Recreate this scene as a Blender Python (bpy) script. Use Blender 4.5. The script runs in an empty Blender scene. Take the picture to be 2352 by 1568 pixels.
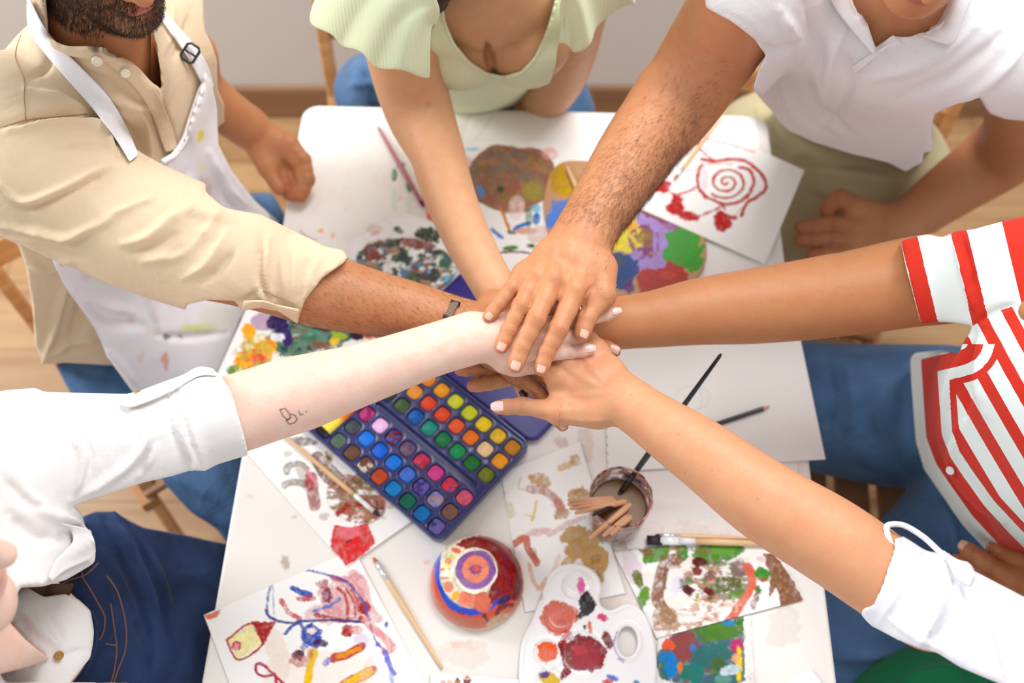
import bpy, math, random
import numpy as np
from mathutils import Vector, Matrix
rng = np.random.default_rng(7)
COL = bpy.context.scene.collection
TH = math.radians(60.7); F = 2287.0
CAM = np.array([0.0, 0.0, 2.07])
FWD = np.array([0, math.cos(TH), -math.sin(TH)]); UP = np.array([0, math.sin(TH), math.cos(TH)])

# ---------- measuring: a picture position at a known height above the floor gives a place in the room
def P(px, py, z):
    u = (px-1176)/F; v = -(py-784)/F
    d = np.array([u, FWD[1]+v*UP[1], FWD[2]+v*UP[2]])
    return CAM + d*((2.07-z)/-d[2])
def depth(p): return float(np.dot(np.asarray(p)-CAM, FWD))
def J(px, py, z, r):
    p = P(px, py, z); return p, r*depth(p)/F
def to_px(V):
    Q = np.asarray(V)-CAM
    w = Q@FWD
    return 1176+F*Q[..., 0]/w, 784-F*(Q@UP)/w, w
def unit(v):
    v = np.asarray(v, float); return v/max(1e-9, np.linalg.norm(v))

# ---------- scene helpers
def tag(o, label=None, cat=None, group=None, kind=None):
    if label: o['label'] = label
    if cat: o['category'] = cat
    if group: o['group'] = group
    if kind: o['kind'] = kind
    return o
def empty(name, loc, label=None, cat=None, group=None):
    o = bpy.data.objects.new(name, None); COL.objects.link(o); o.location = Vector(loc)
    o.empty_display_size = .05
    return tag(o, label, cat, group)
def link(name, me, mat=None, parent=None, smooth=True):
    o = bpy.data.objects.new(name, me); COL.objects.link(o)
    if mat is not None: me.materials.append(mat)
    if parent is not None:
        o.parent = parent
        o.matrix_parent_inverse = Matrix.Translation(-parent.location) if parent.type == 'EMPTY' else Matrix.Identity(4)
    if smooth and len(me.polygons): me.polygons.foreach_set('use_smooth', [True]*len(me.polygons))
    return o
def mesh_np(name, V, Q):
    me = bpy.data.meshes.new(name)
    V = np.ascontiguousarray(V, dtype=np.float32); Q = np.ascontiguousarray(Q, dtype=np.int32)
    n = Q.shape[1]
    me.vertices.add(len(V)); me.vertices.foreach_set('co', V.ravel())
    me.loops.add(Q.size); me.loops.foreach_set('vertex_index', Q.ravel())
    me.polygons.add(len(Q)); me.polygons.foreach_set('loop_start', np.arange(0, Q.size, n, dtype=np.int32))
    me.update(calc_edges=True)
    return me
def set_col(me, C, name='col'):
    a = me.color_attributes.new(name, 'FLOAT_COLOR', 'POINT')
    C = np.asarray(C, np.float32)
    if C.shape[1] == 3: C = np.concatenate([C, np.ones((len(C), 1), np.float32)], 1)
    a.data.foreach_set('color', np.ascontiguousarray(C).ravel())
def set_float(me, A, name):
    a = me.attributes.new(name, 'FLOAT', 'POINT'); a.data.foreach_set('value', np.ascontiguousarray(A, dtype=np.float32))
def srgb(*c):
    if len(c) == 1: c = c[0]
    c = np.asarray(c, float)/255.0
    return np.where(c <= .04045, c/12.92, ((c+.055)/1.055)**2.4)

# ---------- value noise (numpy)
def _h(ix, iy, iz, s):
    n = (ix*374761393 + iy*668265263 + iz*2147483647 + s*1274126177) & 0xffffffff
    n = ((n ^ (n >> 13))*1274126177) & 0xffffffff
    return ((n ^ (n >> 16)) & 0xffff)/65535.0
def vnoise(x, y, z=None, s=0):
    x = np.asarray(x, float); y = np.asarray(y, float); z = np.zeros_like(x) if z is None else np.asarray(z, float)
    ix = np.floor(x).astype(np.int64); iy = np.floor(y).astype(np.int64); iz = np.floor(z).astype(np.int64)
    fx = x-ix; fy = y-iy; fz = z-iz
    fx = fx*fx*(3-2*fx); fy = fy*fy*(3-2*fy); fz = fz*fz*(3-2*fz)
    r = 0
    for dx in (0, 1):
        for dy in (0, 1):
            for dz in (0, 1):
                r = r+_h(ix+dx, iy+dy, iz+dz, s)*(fx if dx else 1-fx)*(fy if dy else 1-fy)*(fz if dz else 1-fz)
    return r*2-1
def fbm(x, y, z=None, s=0, o=3):
    r = 0; a = 1; t = 0
    for i in range(o):
        r = r+a*vnoise(np.asarray(x)*2**i, np.asarray(y)*2**i, None if z is None else np.asarray(z)*2**i, s+i*17); t += a; a *= .5
    return r/t

# ---------- picture-plane measuring of outlines
def seg_d(x, y, pts):
    best = None; par = None; tot = 0
    for i in range(len(pts)-1):
        ax, ay = pts[i][:2]; bx, by = pts[i+1][:2]
        dx, dy = bx-ax, by-ay; L = math.hypot(dx, dy)+1e-9
        t = np.clip(((x-ax)*dx+(y-ay)*dy)/L**2, 0, 1)
        d = np.hypot(x-(ax+t*dx), y-(ay+t*dy))
        if best is None: best = d; par = tot+t*L
        else:
            m = d < best; best = np.where(m, d, best); par = np.where(m, tot+t*L, par)
        tot += L
    return best, par/max(tot, 1e-9)
def poly_sd(x, y, pts):
    ins = np.zeros(np.shape(x), bool); n = len(pts)
    for i in range(n):
        x1, y1 = pts[i]; x2, y2 = pts[(i+1) % n]
        if y1 == y2: continue
        c = ((y1 > y) != (y2 > y)) & (x < (x2-x1)*(y-y1)/(y2-y1)+x1)
        ins ^= c
    d, _ = seg_d(x, y, list(pts)+[pts[0]])
    return np.where(ins, -d, d)
def spline(pts, n=8):
    pts = [np.asarray(p, float) for p in pts]; out = []
    for i in range(len(pts)-1):
        p0 = pts[max(i-1, 0)]; p1 = pts[i]; p2 = pts[i+1]; p3 = pts[min(i+2, len(pts)-1)]
        for k in range(n):
            t = k/n
            out.append(.5*((2*p1)+(-p0+p2)*t+(2*p0-5*p1+4*p2-p3)*t*t+(-p0+3*p1-3*p2+p3)*t**3))
    out.append(pts[-1]); return out

# ---------- solid modelling on a distance grid, meshed with surface nets
class Solid:
    def __init__(s, lo, hi, h):
        s.h = h; s.lo = np.asarray(lo, float); n = np.ceil((np.asarray(hi)-s.lo)/h).astype(int)+1
        s.n = n; s.D = np.full(n, .08, np.float32)
        s.ax = [(s.lo[i]+h*np.arange(n[i])).astype(np.float32) for i in range(3)]
    def block(s, lo, hi):
        sl = []
        for i in range(3):
            a = max(0, int((lo[i]-s.lo[i])/s.h)-1); b = min(s.n[i], int((hi[i]-s.lo[i])/s.h)+3)
            if b <= a: return None, None
            sl.append(slice(a, b))
        X, Y, Z = np.meshgrid(*[s.ax[i][sl[i]] for i in range(3)], indexing='ij', sparse=True)
        return tuple(sl), (X, Y, Z)
    def put(s, lo, hi, fn, k=.01, op='add'):
        pad = k+4*s.h
        sl, G = s.block(np.asarray(lo)-pad, np.asarray(hi)+pad)
        if sl is None: return s
        d = fn(*G).astype(np.float32); D = s.D[sl]
        if op == 'add':
            if k > 0:
                hh = np.clip(.5+.5*(D-d)/k, 0, 1); s.D[sl] = D*(1-hh)+d*hh-k*hh*(1-hh)
            else: s.D[sl] = np.minimum(D, d)
        elif op == 'sub':
            d = -d
            if k > 0:
                hh = np.clip(.5-.5*(D-d)/k, 0, 1); s.D[sl] = D*(1-hh)+d*hh+k*hh*(1-hh)
            else: s.D[sl] = np.maximum(D, d)
        return s
    def cone(s, a, b, ra, rb, k=.01, flat=None, op='add'):
        a = np.asarray(a, float); b = np.asarray(b, float); ab = b-a; L2 = float(ab@ab)+1e-12
        R = max(ra, rb)
        def fn(X, Y, Z):
            px, py, pz = X-a[0], Y-a[1], Z-a[2]
            t = np.clip((px*ab[0]+py*ab[1]+pz*ab[2])/L2, 0, 1)
            qx, qy, qz = px-t*ab[0], py-t*ab[1], pz-t*ab[2]
            if flat is not None:
                n, f = flat; q = (qx*n[0]+qy*n[1]+qz*n[2])*(f-1)
                qx, qy, qz = qx+q*n[0], qy+q*n[1], qz+q*n[2]
            return np.sqrt(qx*qx+qy*qy+qz*qz)-(ra+t*(rb-ra))
        return s.put(np.minimum(a, b)-R, np.maximum(a, b)+R, fn, k, op)
    def chain(s, js, k=.01, flat=None, op='add', grow=0, sm=4):
        js = [np.append(p, r+grow) for p, r in js]
        if sm and len(js) > 2: js = spline(js, sm)
        for i in range(len(js)-1): s.cone(js[i][:3], js[i+1][:3], js[i][3], js[i+1][3], k, flat, op)
        return s
    def ell(s, c, r, ax=None, k=.01, op='add'):
        c = np.asarray(c, float); r = np.asarray(r, float)*np.ones(3)
        A = np.eye(3) if ax is None else np.asarray(ax, float)
        m = r.min()
        def fn(X, Y, Z):
            px, py, pz = X-c[0], Y-c[1], Z-c[2]
            q = [(px*A[i][0]+py*A[i][1]+pz*A[i][2])/r[i] for i in range(3)]
            k0 = np.sqrt(q[0]**2+q[1]**2+q[2]**2); k1 = np.sqrt((q[0]/r[0])**2+(q[1]/r[1])**2+(q[2]/r[2])**2)+1e-6
            return k0*(k0-1)/k1
        return s.put(c-r.max(), c+r.max(), fn, k, op)
    def cut(s, p, n, k=.0):                 # keep the side n points away from
        p = np.asarray(p); n = unit(n)
        X, Y, Z = np.meshgrid(*s.ax, indexing='ij', sparse=True)
        d = ((X-p[0])*n[0]+(Y-p[1])*n[1]+(Z-p[2])*n[2]).astype(np.float32)
        s.D = np.maximum(s.D, d); return s
    def prism(s, poly, keep=True, lo=None, hi=None, behind=None):   # outline measured in the picture, as a solid through the body
        if lo is None: sl = tuple(slice(0, n) for n in s.n); G = np.meshgrid(*s.ax, indexing='ij', sparse=True)
        else: sl, G = s.block(lo, hi)
        m = s.D[sl] < .05
        Xb, Yb, Zb = np.broadcast_arrays(*G)
        V = np.stack([Xb[m], Yb[m], Zb[m]], -1)
        x, y, w = to_px(V)
        d = poly_sd(x, y, poly)*w/F
        if not keep: d = -d
        if behind is not None:      # leave everything beyond this y alone
            d = np.where(V[:, 1] > behind, -.05 if True else d, d) if not keep else d
        D = s.D[sl]; D[m] = np.maximum(D[m], d.astype(np.float32)); s.D[sl] = D
        return s
    def mesh(s):
        D = s.D; D[0] = D[-1] = 1e-3+np.abs(D[0]).max()*0+.05
        D[:, 0] = D[:, -1] = .05; D[:, :, 0] = D[:, :, -1] = .05
        S = D < 0
        c = np.zeros(tuple(np.array(D.shape)-1), np.int8)
        for dx in (0, 1):
            for dy in (0, 1):
                for dz in (0, 1):
                    c += S[dx:D.shape[0]-1+dx, dy:D.shape[1]-1+dy, dz:D.shape[2]-1+dz]
        act = (c > 0) & (c < 8); I = np.argwhere(act)
        idx = np.full(act.shape, -1, np.int32); idx[act] = np.arange(len(I))
        cor = {(dx, dy, dz): D[I[:, 0]+dx, I[:, 1]+dy, I[:, 2]+dz].astype(float) for dx in (0, 1) for dy in (0, 1) for dz in (0, 1)}
        acc = np.zeros((len(I), 3)); cnt = np.zeros(len(I))
        ks = list(cor.keys())
        for a in ks:
            for ax in range(3):
                if a[ax]: continue
                b = list(a); b[ax] = 1; b = tuple(b)
                va, vb = cor[a], cor[b]; m = (va < 0) != (vb < 0)
                t = np.where(m, va/np.where(m, va-vb, 1), 0)
                p = np.array(a, float)[None, :].repeat(len(I), 0); p[:, ax] += t
                acc[m] += p[m]; cnt += m
        V = s.lo+s.h*(I+acc/cnt[:, None])
        Q = []
        for ax in range(3):
            o = [i for i in range(3) if i != ax]
            sl0 = [slice(None)]*3; sl1 = [slice(None)]*3; sl0[ax] = slice(0, -1); sl1[ax] = slice(1, None)
            A = S[tuple(sl0)]; B = S[tuple(sl1)]
            E = np.argwhere(A != B)
            E = E[(E[:, o[0]] > 0) & (E[:, o[1]] > 0) & (E[:, o[0]] < D.shape[o[0]]-1) & (E[:, o[1]] < D.shape[o[1]]-1)]
            fl = A[E[:, 0], E[:, 1], E[:, 2]]
            def g(a, b):
                e = E.copy(); e[:, o[0]] -= a; e[:, o[1]] -= b; return idx[e[:, 0], e[:, 1], e[:, 2]]
            q = np.stack([g(1, 1), g(0, 1), g(0, 0), g(1, 0)], 1)
            if ax == 1: q = q[:, ::-1]
            q[~fl] = q[~fl][:, ::-1]
            Q.append(q)
        Q = np.concatenate(Q); Q = Q[(Q >= 0).all(1)]
        return V, Q
def vnormals(V, Q):
    fn = np.cross(V[Q[:, 2]]-V[Q[:, 0]], V[Q[:, 3]]-V[Q[:, 1]])
    N = np.zeros_like(V)
    for i in range(4): np.add.at(N, Q[:, i], fn)
    return N/(np.linalg.norm(N, axis=1, keepdims=True)+1e-12)
def folds(V, Q, F_, grain=0, gs=30):     # sculpt: ridges (+) and creases (-) along measured lines, (pts, width_px, height_m)
    N = vnormals(V, Q); x, y, w = to_px(V)
    view = (CAM-V); view /= np.linalg.norm(view, axis=1, keepdims=True)
    front = np.clip((N*view).sum(1)*4, 0, 1)
    dsp = np.zeros(len(V))
    for f in F_:
        pts, wd, ht = f[:3]
        pts = [tuple(q) for q in spline(pts, 5)] if len(pts) > 2 else pts
        xs = [p[0] for p in pts]; ys = [p[1] for p in pts]
        m = (x > min(xs)-3*wd) & (x < max(xs)+3*wd) & (y > min(ys)-3*wd) & (y < max(ys)+3*wd) & (front > 0)
        if not m.any(): continue
        d, t = seg_d(x[m], y[m], pts)
        wob = wd*(.55+.45*np.sin(np.pi*np.clip(t, 0.03, .97)))
        dsp[m] += (1.4 if abs(ht) > .0021 and wd > 7.5 else 1)*ht*np.exp(-(d/wob)**2)*np.clip(np.sin(np.pi*np.clip(t, .08, .92))*1.5, 0, 1)
    V2 = V+N*(dsp*front)[:, None]
    if grain: V2 = V2+N*(grain*fbm(V[:, 0]*gs, V[:, 1]*gs, V[:, 2]*gs, 5))[:, None]
    return V2
def bbox(js, pad=.03):
    p = np.array([q for q, _ in js]); r = np.array([q for _, q in js])[:, None]
    return (p-r).min(0)-pad, (p+r).max(0)+pad

# ---------- plain shapes
def tube(pts, rad, seg=12, cap=True):
    pts = [np.asarray(p, float) for p in pts]; n = len(pts)
    rad = list(rad) if hasattr(rad, '__len__') else [rad]*n
    V = []; Q = []
    t0 = unit(pts[1]-pts[0]); u = unit(np.cross(t0, [0, 0, 1] if abs(t0[2]) < .9 else [1, 0, 0]))
    for i in range(n):
        t = unit(pts[min(i+1, n-1)]-pts[max(i-1, 0)]); u = unit(u-t*(u@t)); v = np.cross(t, u)
        for k in range(seg):
            a = 2*math.pi*k/seg; V.append(pts[i]+rad[i]*(math.cos(a)*u+math.sin(a)*v))
    for i in range(n-1):
        for k in range(seg):
            a = i*seg+k; b = i*seg+(k+1) % seg; Q.append((a, b, b+seg, a+seg))
    F_ = [tuple(q) for q in Q]
    if cap: F_.append(tuple(range(seg))[::-1]); F_.append(tuple((n-1)*seg+k for k in range(seg)))
    return [tuple(v) for v in V], F_
def py_mesh(name, parts):
    V = []; Fc = []
    for v, f in parts:
        o = len(V); V += list(v); Fc += [tuple(i+o for i in q) for q in f]
    me = bpy.data.meshes.new(name); me.from_pydata([tuple(map(float, v)) for v in V], [], Fc); me.update(); return me
def beam(a, b, w, t, up=(0, 0, 1), bev=.15):   # board from a to b with softened edges
    a = np.asarray(a, float); b = np.asarray(b, float); d = unit(b-a); s = unit(np.cross(d, up)); n = np.cross(s, d)
    c = min(w, t)*bev; hw, ht = w/2, t/2
    prof = [(-hw+c, -ht), (hw-c, -ht), (hw, -ht+c), (hw, ht-c), (hw-c, ht), (-hw+c, ht), (-hw, ht-c), (-hw, -ht+c)]
    V = [tuple(e+s*x+n*y) for e in (a, b) for x, y in prof]
    Fc = [(i, (i+1) % 8, (i+1) % 8+8, i+8) for i in range(8)]+[tuple(range(8))[::-1], tuple(range(8, 16))]
    return V, Fc
def lathe(c, prof, seg=64):
    V = []; Fc = []; n = len(prof)
    for r, z in prof:
        for k in range(seg):
            a = 2*math.pi*k/seg; V.append((c[0]+r*math.cos(a), c[1]+r*math.sin(a), c[2]+z))
    for i in range(n-1):
        for k in range(seg):
            a = i*seg+k; b = i*seg+(k+1) % seg; Fc.append((a, b, b+seg, a+seg))
    return V, Fc

# ---------- materials
def nodemat(name):
    m = bpy.data.materials.new(name); m.use_nodes = True; nt = m.node_tree
    b = nt.nodes['Principled BSDF']; return m, nt, b
def N_(nt, t, **kw):
    n = nt.nodes.new(t)
    for k, v in kw.items():
        if k in n.inputs: n.inputs[k].default_value = v
        else: setattr(n, k, v)
    return n
def rgba(c): return (float(c[0]), float(c[1]), float(c[2]), 1)
def simple(name, col, rough=.5, metal=0, noise=0, nscale=40, bump=0, bscale=200, sheen=0, sub=0, coat=0):
    m, nt, b = nodemat(name)
    b.inputs['Base Color'].default_value = rgba(col); b.inputs['Roughness'].default_value = rough; b.inputs['Metallic'].default_value = metal
    if sheen: b.inputs['Sheen Weight'].default_value = sheen
    if coat: b.inputs['Coat Weight'].default_value = coat
    if sub:
        b.inputs['Subsurface Weight'].default_value = sub; b.inputs['Subsurface Radius'].default_value = (.02, .015, .012); b.inputs['Subsurface Scale'].default_value = .3
    tc = N_(nt, 'ShaderNodeTexCoord')
    if noise:
        n = N_(nt, 'ShaderNodeTexNoise', Scale=nscale, Detail=4); nt.links.new(tc.outputs['Object'], n.inputs['Vector'])
        mx = N_(nt, 'ShaderNodeMix', data_type='RGBA'); mx.inputs[6].default_value = rgba(np.array(col)*(1-noise)); mx.inputs[7].default_value = rgba(np.minimum(1, np.array(col)*(1+noise)))
        nt.links.new(n.outputs['Fac'], mx.inputs[0]); nt.links.new(mx.outputs[2], b.inputs['Base Color'])
    if bump:
        n = N_(nt, 'ShaderNodeTexNoise', Scale=bscale, Detail=3); nt.links.new(tc.outputs['Object'], n.inputs['Vector'])
        bp = N_(nt, 'ShaderNodeBump', Strength=bump, Distance=.001); nt.links.new(n.outputs['Fac'], bp.inputs['Height']); nt.links.new(bp.outputs['Normal'], b.inputs['Normal'])
    return m
def painted(name, rough=.5, bump=0, bscale=300, coat=0, sheen=0):   # colour stored on the mesh (paint, dye)
    m, nt, b = nodemat(name); b.inputs['Roughness'].default_value = rough; b.inputs['Specular IOR Level'].default_value = .25
    if coat: b.inputs['Coat Weight'].default_value = coat
    if sheen: b.inputs['Sheen Weight'].default_value = sheen
    a = N_(nt, 'ShaderNodeVertexColor', layer_name='col'); nt.links.new(a.outputs['Color'], b.inputs['Base Color'])
    if bump:
        tc = N_(nt, 'ShaderNodeTexCoord'); n = N_(nt, 'ShaderNodeTexNoise', Scale=bscale, Detail=3); nt.links.new(tc.outputs['Object'], n.inputs['Vector'])
        bp = N_(nt, 'ShaderNodeBump', Strength=bump, Distance=.001); nt.links.new(n.outputs['Fac'], bp.inputs['Height']); nt.links.new(bp.outputs['Normal'], b.inputs['Normal'])
    return m
def skin_mat(name, rough=.48):
    m, nt, b = nodemat(name); b.inputs['Roughness'].default_value = rough
    b.inputs['Specular IOR Level'].default_value = .35
    b.inputs['Subsurface Weight'].default_value = .12; b.inputs['Subsurface Radius'].default_value = (1, .35, .2); b.inputs['Subsurface Scale'].default_value = .006
    a = N_(nt, 'ShaderNodeVertexColor', layer_name='col')
    tc = N_(nt, 'ShaderNodeTexCoord')
    n = N_(nt, 'ShaderNodeTexNoise', Scale=48, Detail=8, Roughness=.68); nt.links.new(tc.outputs['Object'], n.inputs['Vector'])
    mr = N_(nt, 'ShaderNodeMapRange'); mr.inputs[1].default_value = .3; mr.inputs[2].default_value = .7; mr.inputs[3].default_value = .87; mr.inputs[4].default_value = 1.07
    nt.links.new(n.outputs['Fac'], mr.inputs[0])
    mx = N_(nt, 'ShaderNodeMix', data_type='RGBA', blend_type='MULTIPLY'); mx.inputs[0].default_value = 1
    cb = N_(nt, 'ShaderNodeCombineColor'); cb.inputs[0].default_value = 1
    nt.links.new(mr.outputs[0], cb.inputs[1]); nt.links.new(mr.outputs[0], cb.inputs[2])
    nt.links.new(a.outputs['Color'], mx.inputs[6]); nt.links.new(cb.outputs[0], mx.inputs[7]); nt.links.new(mx.outputs[2], b.inputs['Base Color'])
    v = N_(nt, 'ShaderNodeTexVoronoi', Scale=900); nt.links.new(tc.outputs['Object'], v.inputs['Vector'])
    n2 = N_(nt, 'ShaderNodeTexNoise', Scale=350, Detail=4); nt.links.new(tc.outputs['Object'], n2.inputs['Vector'])
    ad = N_(nt, 'ShaderNodeMath', operation='ADD'); nt.links.new(v.outputs['Distance'], ad.inputs[0]); nt.links.new(n2.outputs['Fac'], ad.inputs[1])
    bp = N_(nt, 'ShaderNodeBump', Strength=.2, Distance=.0005); nt.links.new(ad.outputs[0], bp.inputs['Height']); nt.links.new(bp.outputs['Normal'], b.inputs['Normal'])
    return m
def cloth_mat(name, col, weave=900, rough=.85, sheen=.15, noise=.05, wr=.0, attr=False, wscale=18, wear=0):
    m, nt, b = nodemat(name); b.inputs['Roughness'].default_value = rough; b.inputs['Sheen Weight'].default_value = sheen
    b.inputs['Specular IOR Level'].default_value = .2
    tc = N_(nt, 'ShaderNodeTexCoord')
    n = N_(nt, 'ShaderNodeTexNoise', Scale=weave*.3, Detail=3); nt.links.new(tc.outputs['Object'], n.inputs['Vector'])
    if attr:
        a = N_(nt, 'ShaderNodeVertexColor', layer_name='col'); src = a.outputs['Color']
    else:
        a = N_(nt, 'ShaderNodeRGB'); a.outputs[0].default_value = rgba(col); src = a.outputs[0]
    mr = N_(nt, 'ShaderNodeMapRange'); mr.inputs[3].default_value = 1-noise; mr.inputs[4].default_value = 1+noise; nt.links.new(n.outputs['Fac'], mr.inputs[0])
    mx = N_(nt, 'ShaderNodeVectorMath', operation='SCALE'); nt.links.new(src, mx.inputs[0]); 
    sc_out = mr.outputs[0]
    if wear:
        mpp = N_(nt, 'ShaderNodeMapping'); mpp.inputs['Scale'].default_value = (1, 1, 1.6); nt.links.new(tc.outputs['Object'], mpp.inputs['Vector'])
        wn = N_(nt, 'ShaderNodeTexNoise', Scale=9, Detail=6, Distortion=.8); nt.links.new(mpp.outputs[0], wn.inputs['Vector'])
        wm_ = N_(nt, 'ShaderNodeMapRange'); wm_.inputs[1].default_value = .35; wm_.inputs[2].default_value = .72; wm_.inputs[3].default_value = 1-wear; wm_.inputs[4].default_value = 1+wear; nt.links.new(wn.outputs['Fac'], wm_.inputs[0])
        mm = N_(nt, 'ShaderNodeMath', operation='MULTIPLY'); nt.links.new(sc_out, mm.inputs[0]); nt.links.new(wm_.outputs[0], mm.inputs[1]); sc_out = mm.outputs[0]
    nt.links.new(sc_out, mx.inputs['Scale']); nt.links.new(mx.outputs[0], b.inputs['Base Color'])
    bp = N_(nt, 'ShaderNodeBump', Strength=.25, Distance=.0005); nt.links.new(n.outputs['Fac'], bp.inputs['Height'])
    if wr:
        w = N_(nt, 'ShaderNodeTexNoise', Scale=wscale, Detail=3, Distortion=1.2); nt.links.new(tc.outputs['Object'], w.inputs['Vector'])
        b2 = N_(nt, 'ShaderNodeBump', Strength=wr, Distance=.012); nt.links.new(w.outputs['Fac'], b2.inputs['Height']); nt.links.new(b2.outputs['Normal'], bp.inputs['Normal'])
    nt.links.new(bp.outputs['Normal'], b.inputs['Normal'])
    return m
def wood_mat(name, c1, c2, scale=3, stretch=(1, 12, 12), rough=.45, planks=None):
    m, nt, b = nodemat(name); b.inputs['Roughness'].default_value = rough
    tc = N_(nt, 'ShaderNodeTexCoord'); mp = N_(nt, 'ShaderNodeMapping'); mp.inputs['Scale'].default_value = stretch
    nt.links.new(tc.outputs['Object'], mp.inputs['Vector'])
    n = N_(nt, 'ShaderNodeTexNoise', Scale=scale, Detail=6, Distortion=.6); nt.links.new(mp.outputs[0], n.inputs['Vector'])
    cr = N_(nt, 'ShaderNodeValToRGB'); cr.color_ramp.elements[0].position = .3; cr.color_ramp.elements[1].position = .7
    cr.color_ramp.elements[0].color = rgba(c1); cr.color_ramp.elements[1].color = rgba(c2); nt.links.new(n.outputs['Fac'], cr.inputs[0])
    out = cr.outputs[0]
    if planks:
        br = N_(nt, 'ShaderNodeTexBrick', Scale=1); br.inputs['Brick Width'].default_value = planks[0]; br.inputs['Row Height'].default_value = planks[1]
        br.inputs['Mortar Size'].default_value = .0015; br.inputs['Color1'].default_value = (1, 1, 1, 1); br.inputs['Color2'].default_value = (.82, .8, .78, 1); br.inputs['Mortar'].default_value = (.45, .36, .28, 1)
        nt.links.new(tc.outputs['Object'], br.inputs['Vector'])
        mx = N_(nt, 'ShaderNodeMix', data_type='RGBA', blend_type='MULTIPLY'); mx.inputs[0].default_value = 1
        nt.links.new(out, mx.inputs[6]); nt.links.new(br.outputs[0], mx.inputs[7]); out = mx.outputs[2]
    nt.links.new(out, b.inputs['Base Color']); return m
# ================= camera, light =================
cam = bpy.data.cameras.new('camera'); co = bpy.data.objects.new('camera', cam); COL.objects.link(co)
co.location = CAM; co.rotation_euler = (math.pi/2-TH, 0, 0); cam.sensor_width = 36; cam.lens = F*36/2352
cam.dof.use_dof = True; cam.dof.focus_distance = 1.09; cam.dof.aperture_fstop = 3.0; cam.clip_start = .05
sc = bpy.context.scene; sc.camera = co
sc.view_settings.view_transform = 'Standard'; sc.view_settings.look = 'None'; sc.view_settings.gamma = 1; sc.view_settings.use_curve_mapping = False
sc.view_settings.exposure = .10
w = bpy.data.worlds.new('world'); sc.world = w; w.use_nodes = True
w.node_tree.nodes['Background'].inputs[0].default_value = (.93, .965, 1, 1); w.node_tree.nodes['Background'].inputs[1].default_value = .70
def area(name, loc, tgt, size, power, col=(1, 1, 1)):
    l = bpy.data.lights.new(name, 'AREA'); l.shape = 'RECTANGLE'; l.size = size[0]; l.size_y = size[1]; l.energy = power; l.color = col
    o = bpy.data.objects.new(name, l); COL.objects.link(o); o.location = loc
    o.rotation_euler = (Vector(tgt)-Vector(loc)).to_track_quat('-Z', 'Y').to_euler(); return o
area('window_light', (-2.6, 1.5, 2.35), (0, .7, .9), (1.5, 1.3), 82, (.95, .975, 1))
area('ceiling_light', (.5, 1.35, 2.7), (.15, .75, .8), (1.2, .9), 38, (.97, .98, 1))
# ================= room =================
WALLY = 1.875
wallm = simple('wall_plaster', srgb(222, 217, 213), .9, noise=.02, nscale=3)
floorm = wood_mat('floor_laminate', srgb(168, 126, 84), srgb(204, 164, 118), 2.2, (1, 9, 1), .38, planks=(1.25, .19))
skirtm = wood_mat('skirting_wood', srgb(134, 98, 70), srgb(158, 120, 90), 3, (1, 8, 8), .5)
def slab(name, lo, hi, mat, kind='structure', bev=0, parent=None):
    x0, y0, z0 = lo; x1, y1, z1 = hi
    V = [(x0, y0, z0), (x1, y0, z0), (x1, y1, z0), (x0, y1, z0), (x0, y0, z1), (x1, y0, z1), (x1, y1, z1), (x0, y1, z1)]
    Q = [(0, 3, 2, 1), (4, 5, 6, 7), (0, 1, 5, 4), (1, 2, 6, 5), (2, 3, 7, 6), (3, 0, 4, 7)]
    o = link(name, py_mesh(name, [(V, Q)]), mat, parent, smooth=False)
    if bev:
        b = o.modifiers.new('b', 'BEVEL'); b.width = bev; b.segments = 3
    return tag(o, kind=kind) if kind else o
slab('floor', (-2.6, -1.6, -.06), (2.6, WALLY+.12, 0), floorm)
slab('wall_back', (-2.6, WALLY, 0), (2.6, WALLY+.12, 2.8), wallm)
slab('baseboard_back', (-2.6, WALLY-.016, 0), (2.6, WALLY, .112), skirtm, bev=.004)
# ================= table =================
TZ = .75; YAW = math.radians(-1.8)
def TB(u, v, z):     # table frame: u across, v away from the photographer
    c, s = math.cos(YAW), math.sin(YAW); return np.array([.009+u*c-v*s, .242+u*s+v*c, z])
white_t = simple('table_white_laminate', srgb(244, 239, 232), .42, noise=.03, nscale=7, bump=.05, bscale=60)
tb = empty('table', (0.02, .7, 0), 'long white-topped table with rounded corners under all the painting things', 'table')
def rrect(hw, hl0, hl1, r, n=8):
    pts = []
    for cx, cy, a0 in ((hw-r, hl1-r, 0), (-hw+r, hl1-r, 90), (-hw+r, hl0+r, 180), (hw-r, hl0+r, 270)):
        for i in range(n+1):
            a = math.radians(a0+90*i/n); pts.append((cx+r*math.cos(a), cy+r*math.sin(a)))
    return pts
rp = rrect(.405, -.35, .962, .028)
V = []; 
prof = [(-.004, TZ), (-.001, TZ-.001), (0, TZ-.004), (0, TZ-.026), (-.003, TZ-.03)]
def inset(pts, d):
    cx, cy = 0, .3; return [(x+(d if x > 0 else -d), y+(d if y > cy else -d)) for x, y in pts]
rings = [[TB(x, y, z) for x, y in inset(rp, d)] for d, z in prof]
Vt = [tuple(p) for r_ in rings for p in r_]; n = len(rp)
Ft = [tuple(range(n))]+[tuple(reversed(range(4*n, 5*n)))]+[(i*n+(k+1) % n, i*n+k, (i+1)*n+k, (i+1)*n+(k+1) % n) for i in range(4) for k in range(n)]
top = link('tabletop', py_mesh('tabletop', [(Vt, Ft)]), white_t, tb, smooth=False)
legm = simple('table_leg_grey', srgb(190, 190, 192), .35, metal=.3)
for u, v in ((-.34, .9), (.34, .9), (-.34, -.28), (.34, -.28)):
    link('leg', py_mesh('leg', [tube([TB(u, v, TZ-.03), TB(u, v, 0)], .018, 16)]), legm, tb)
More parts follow.
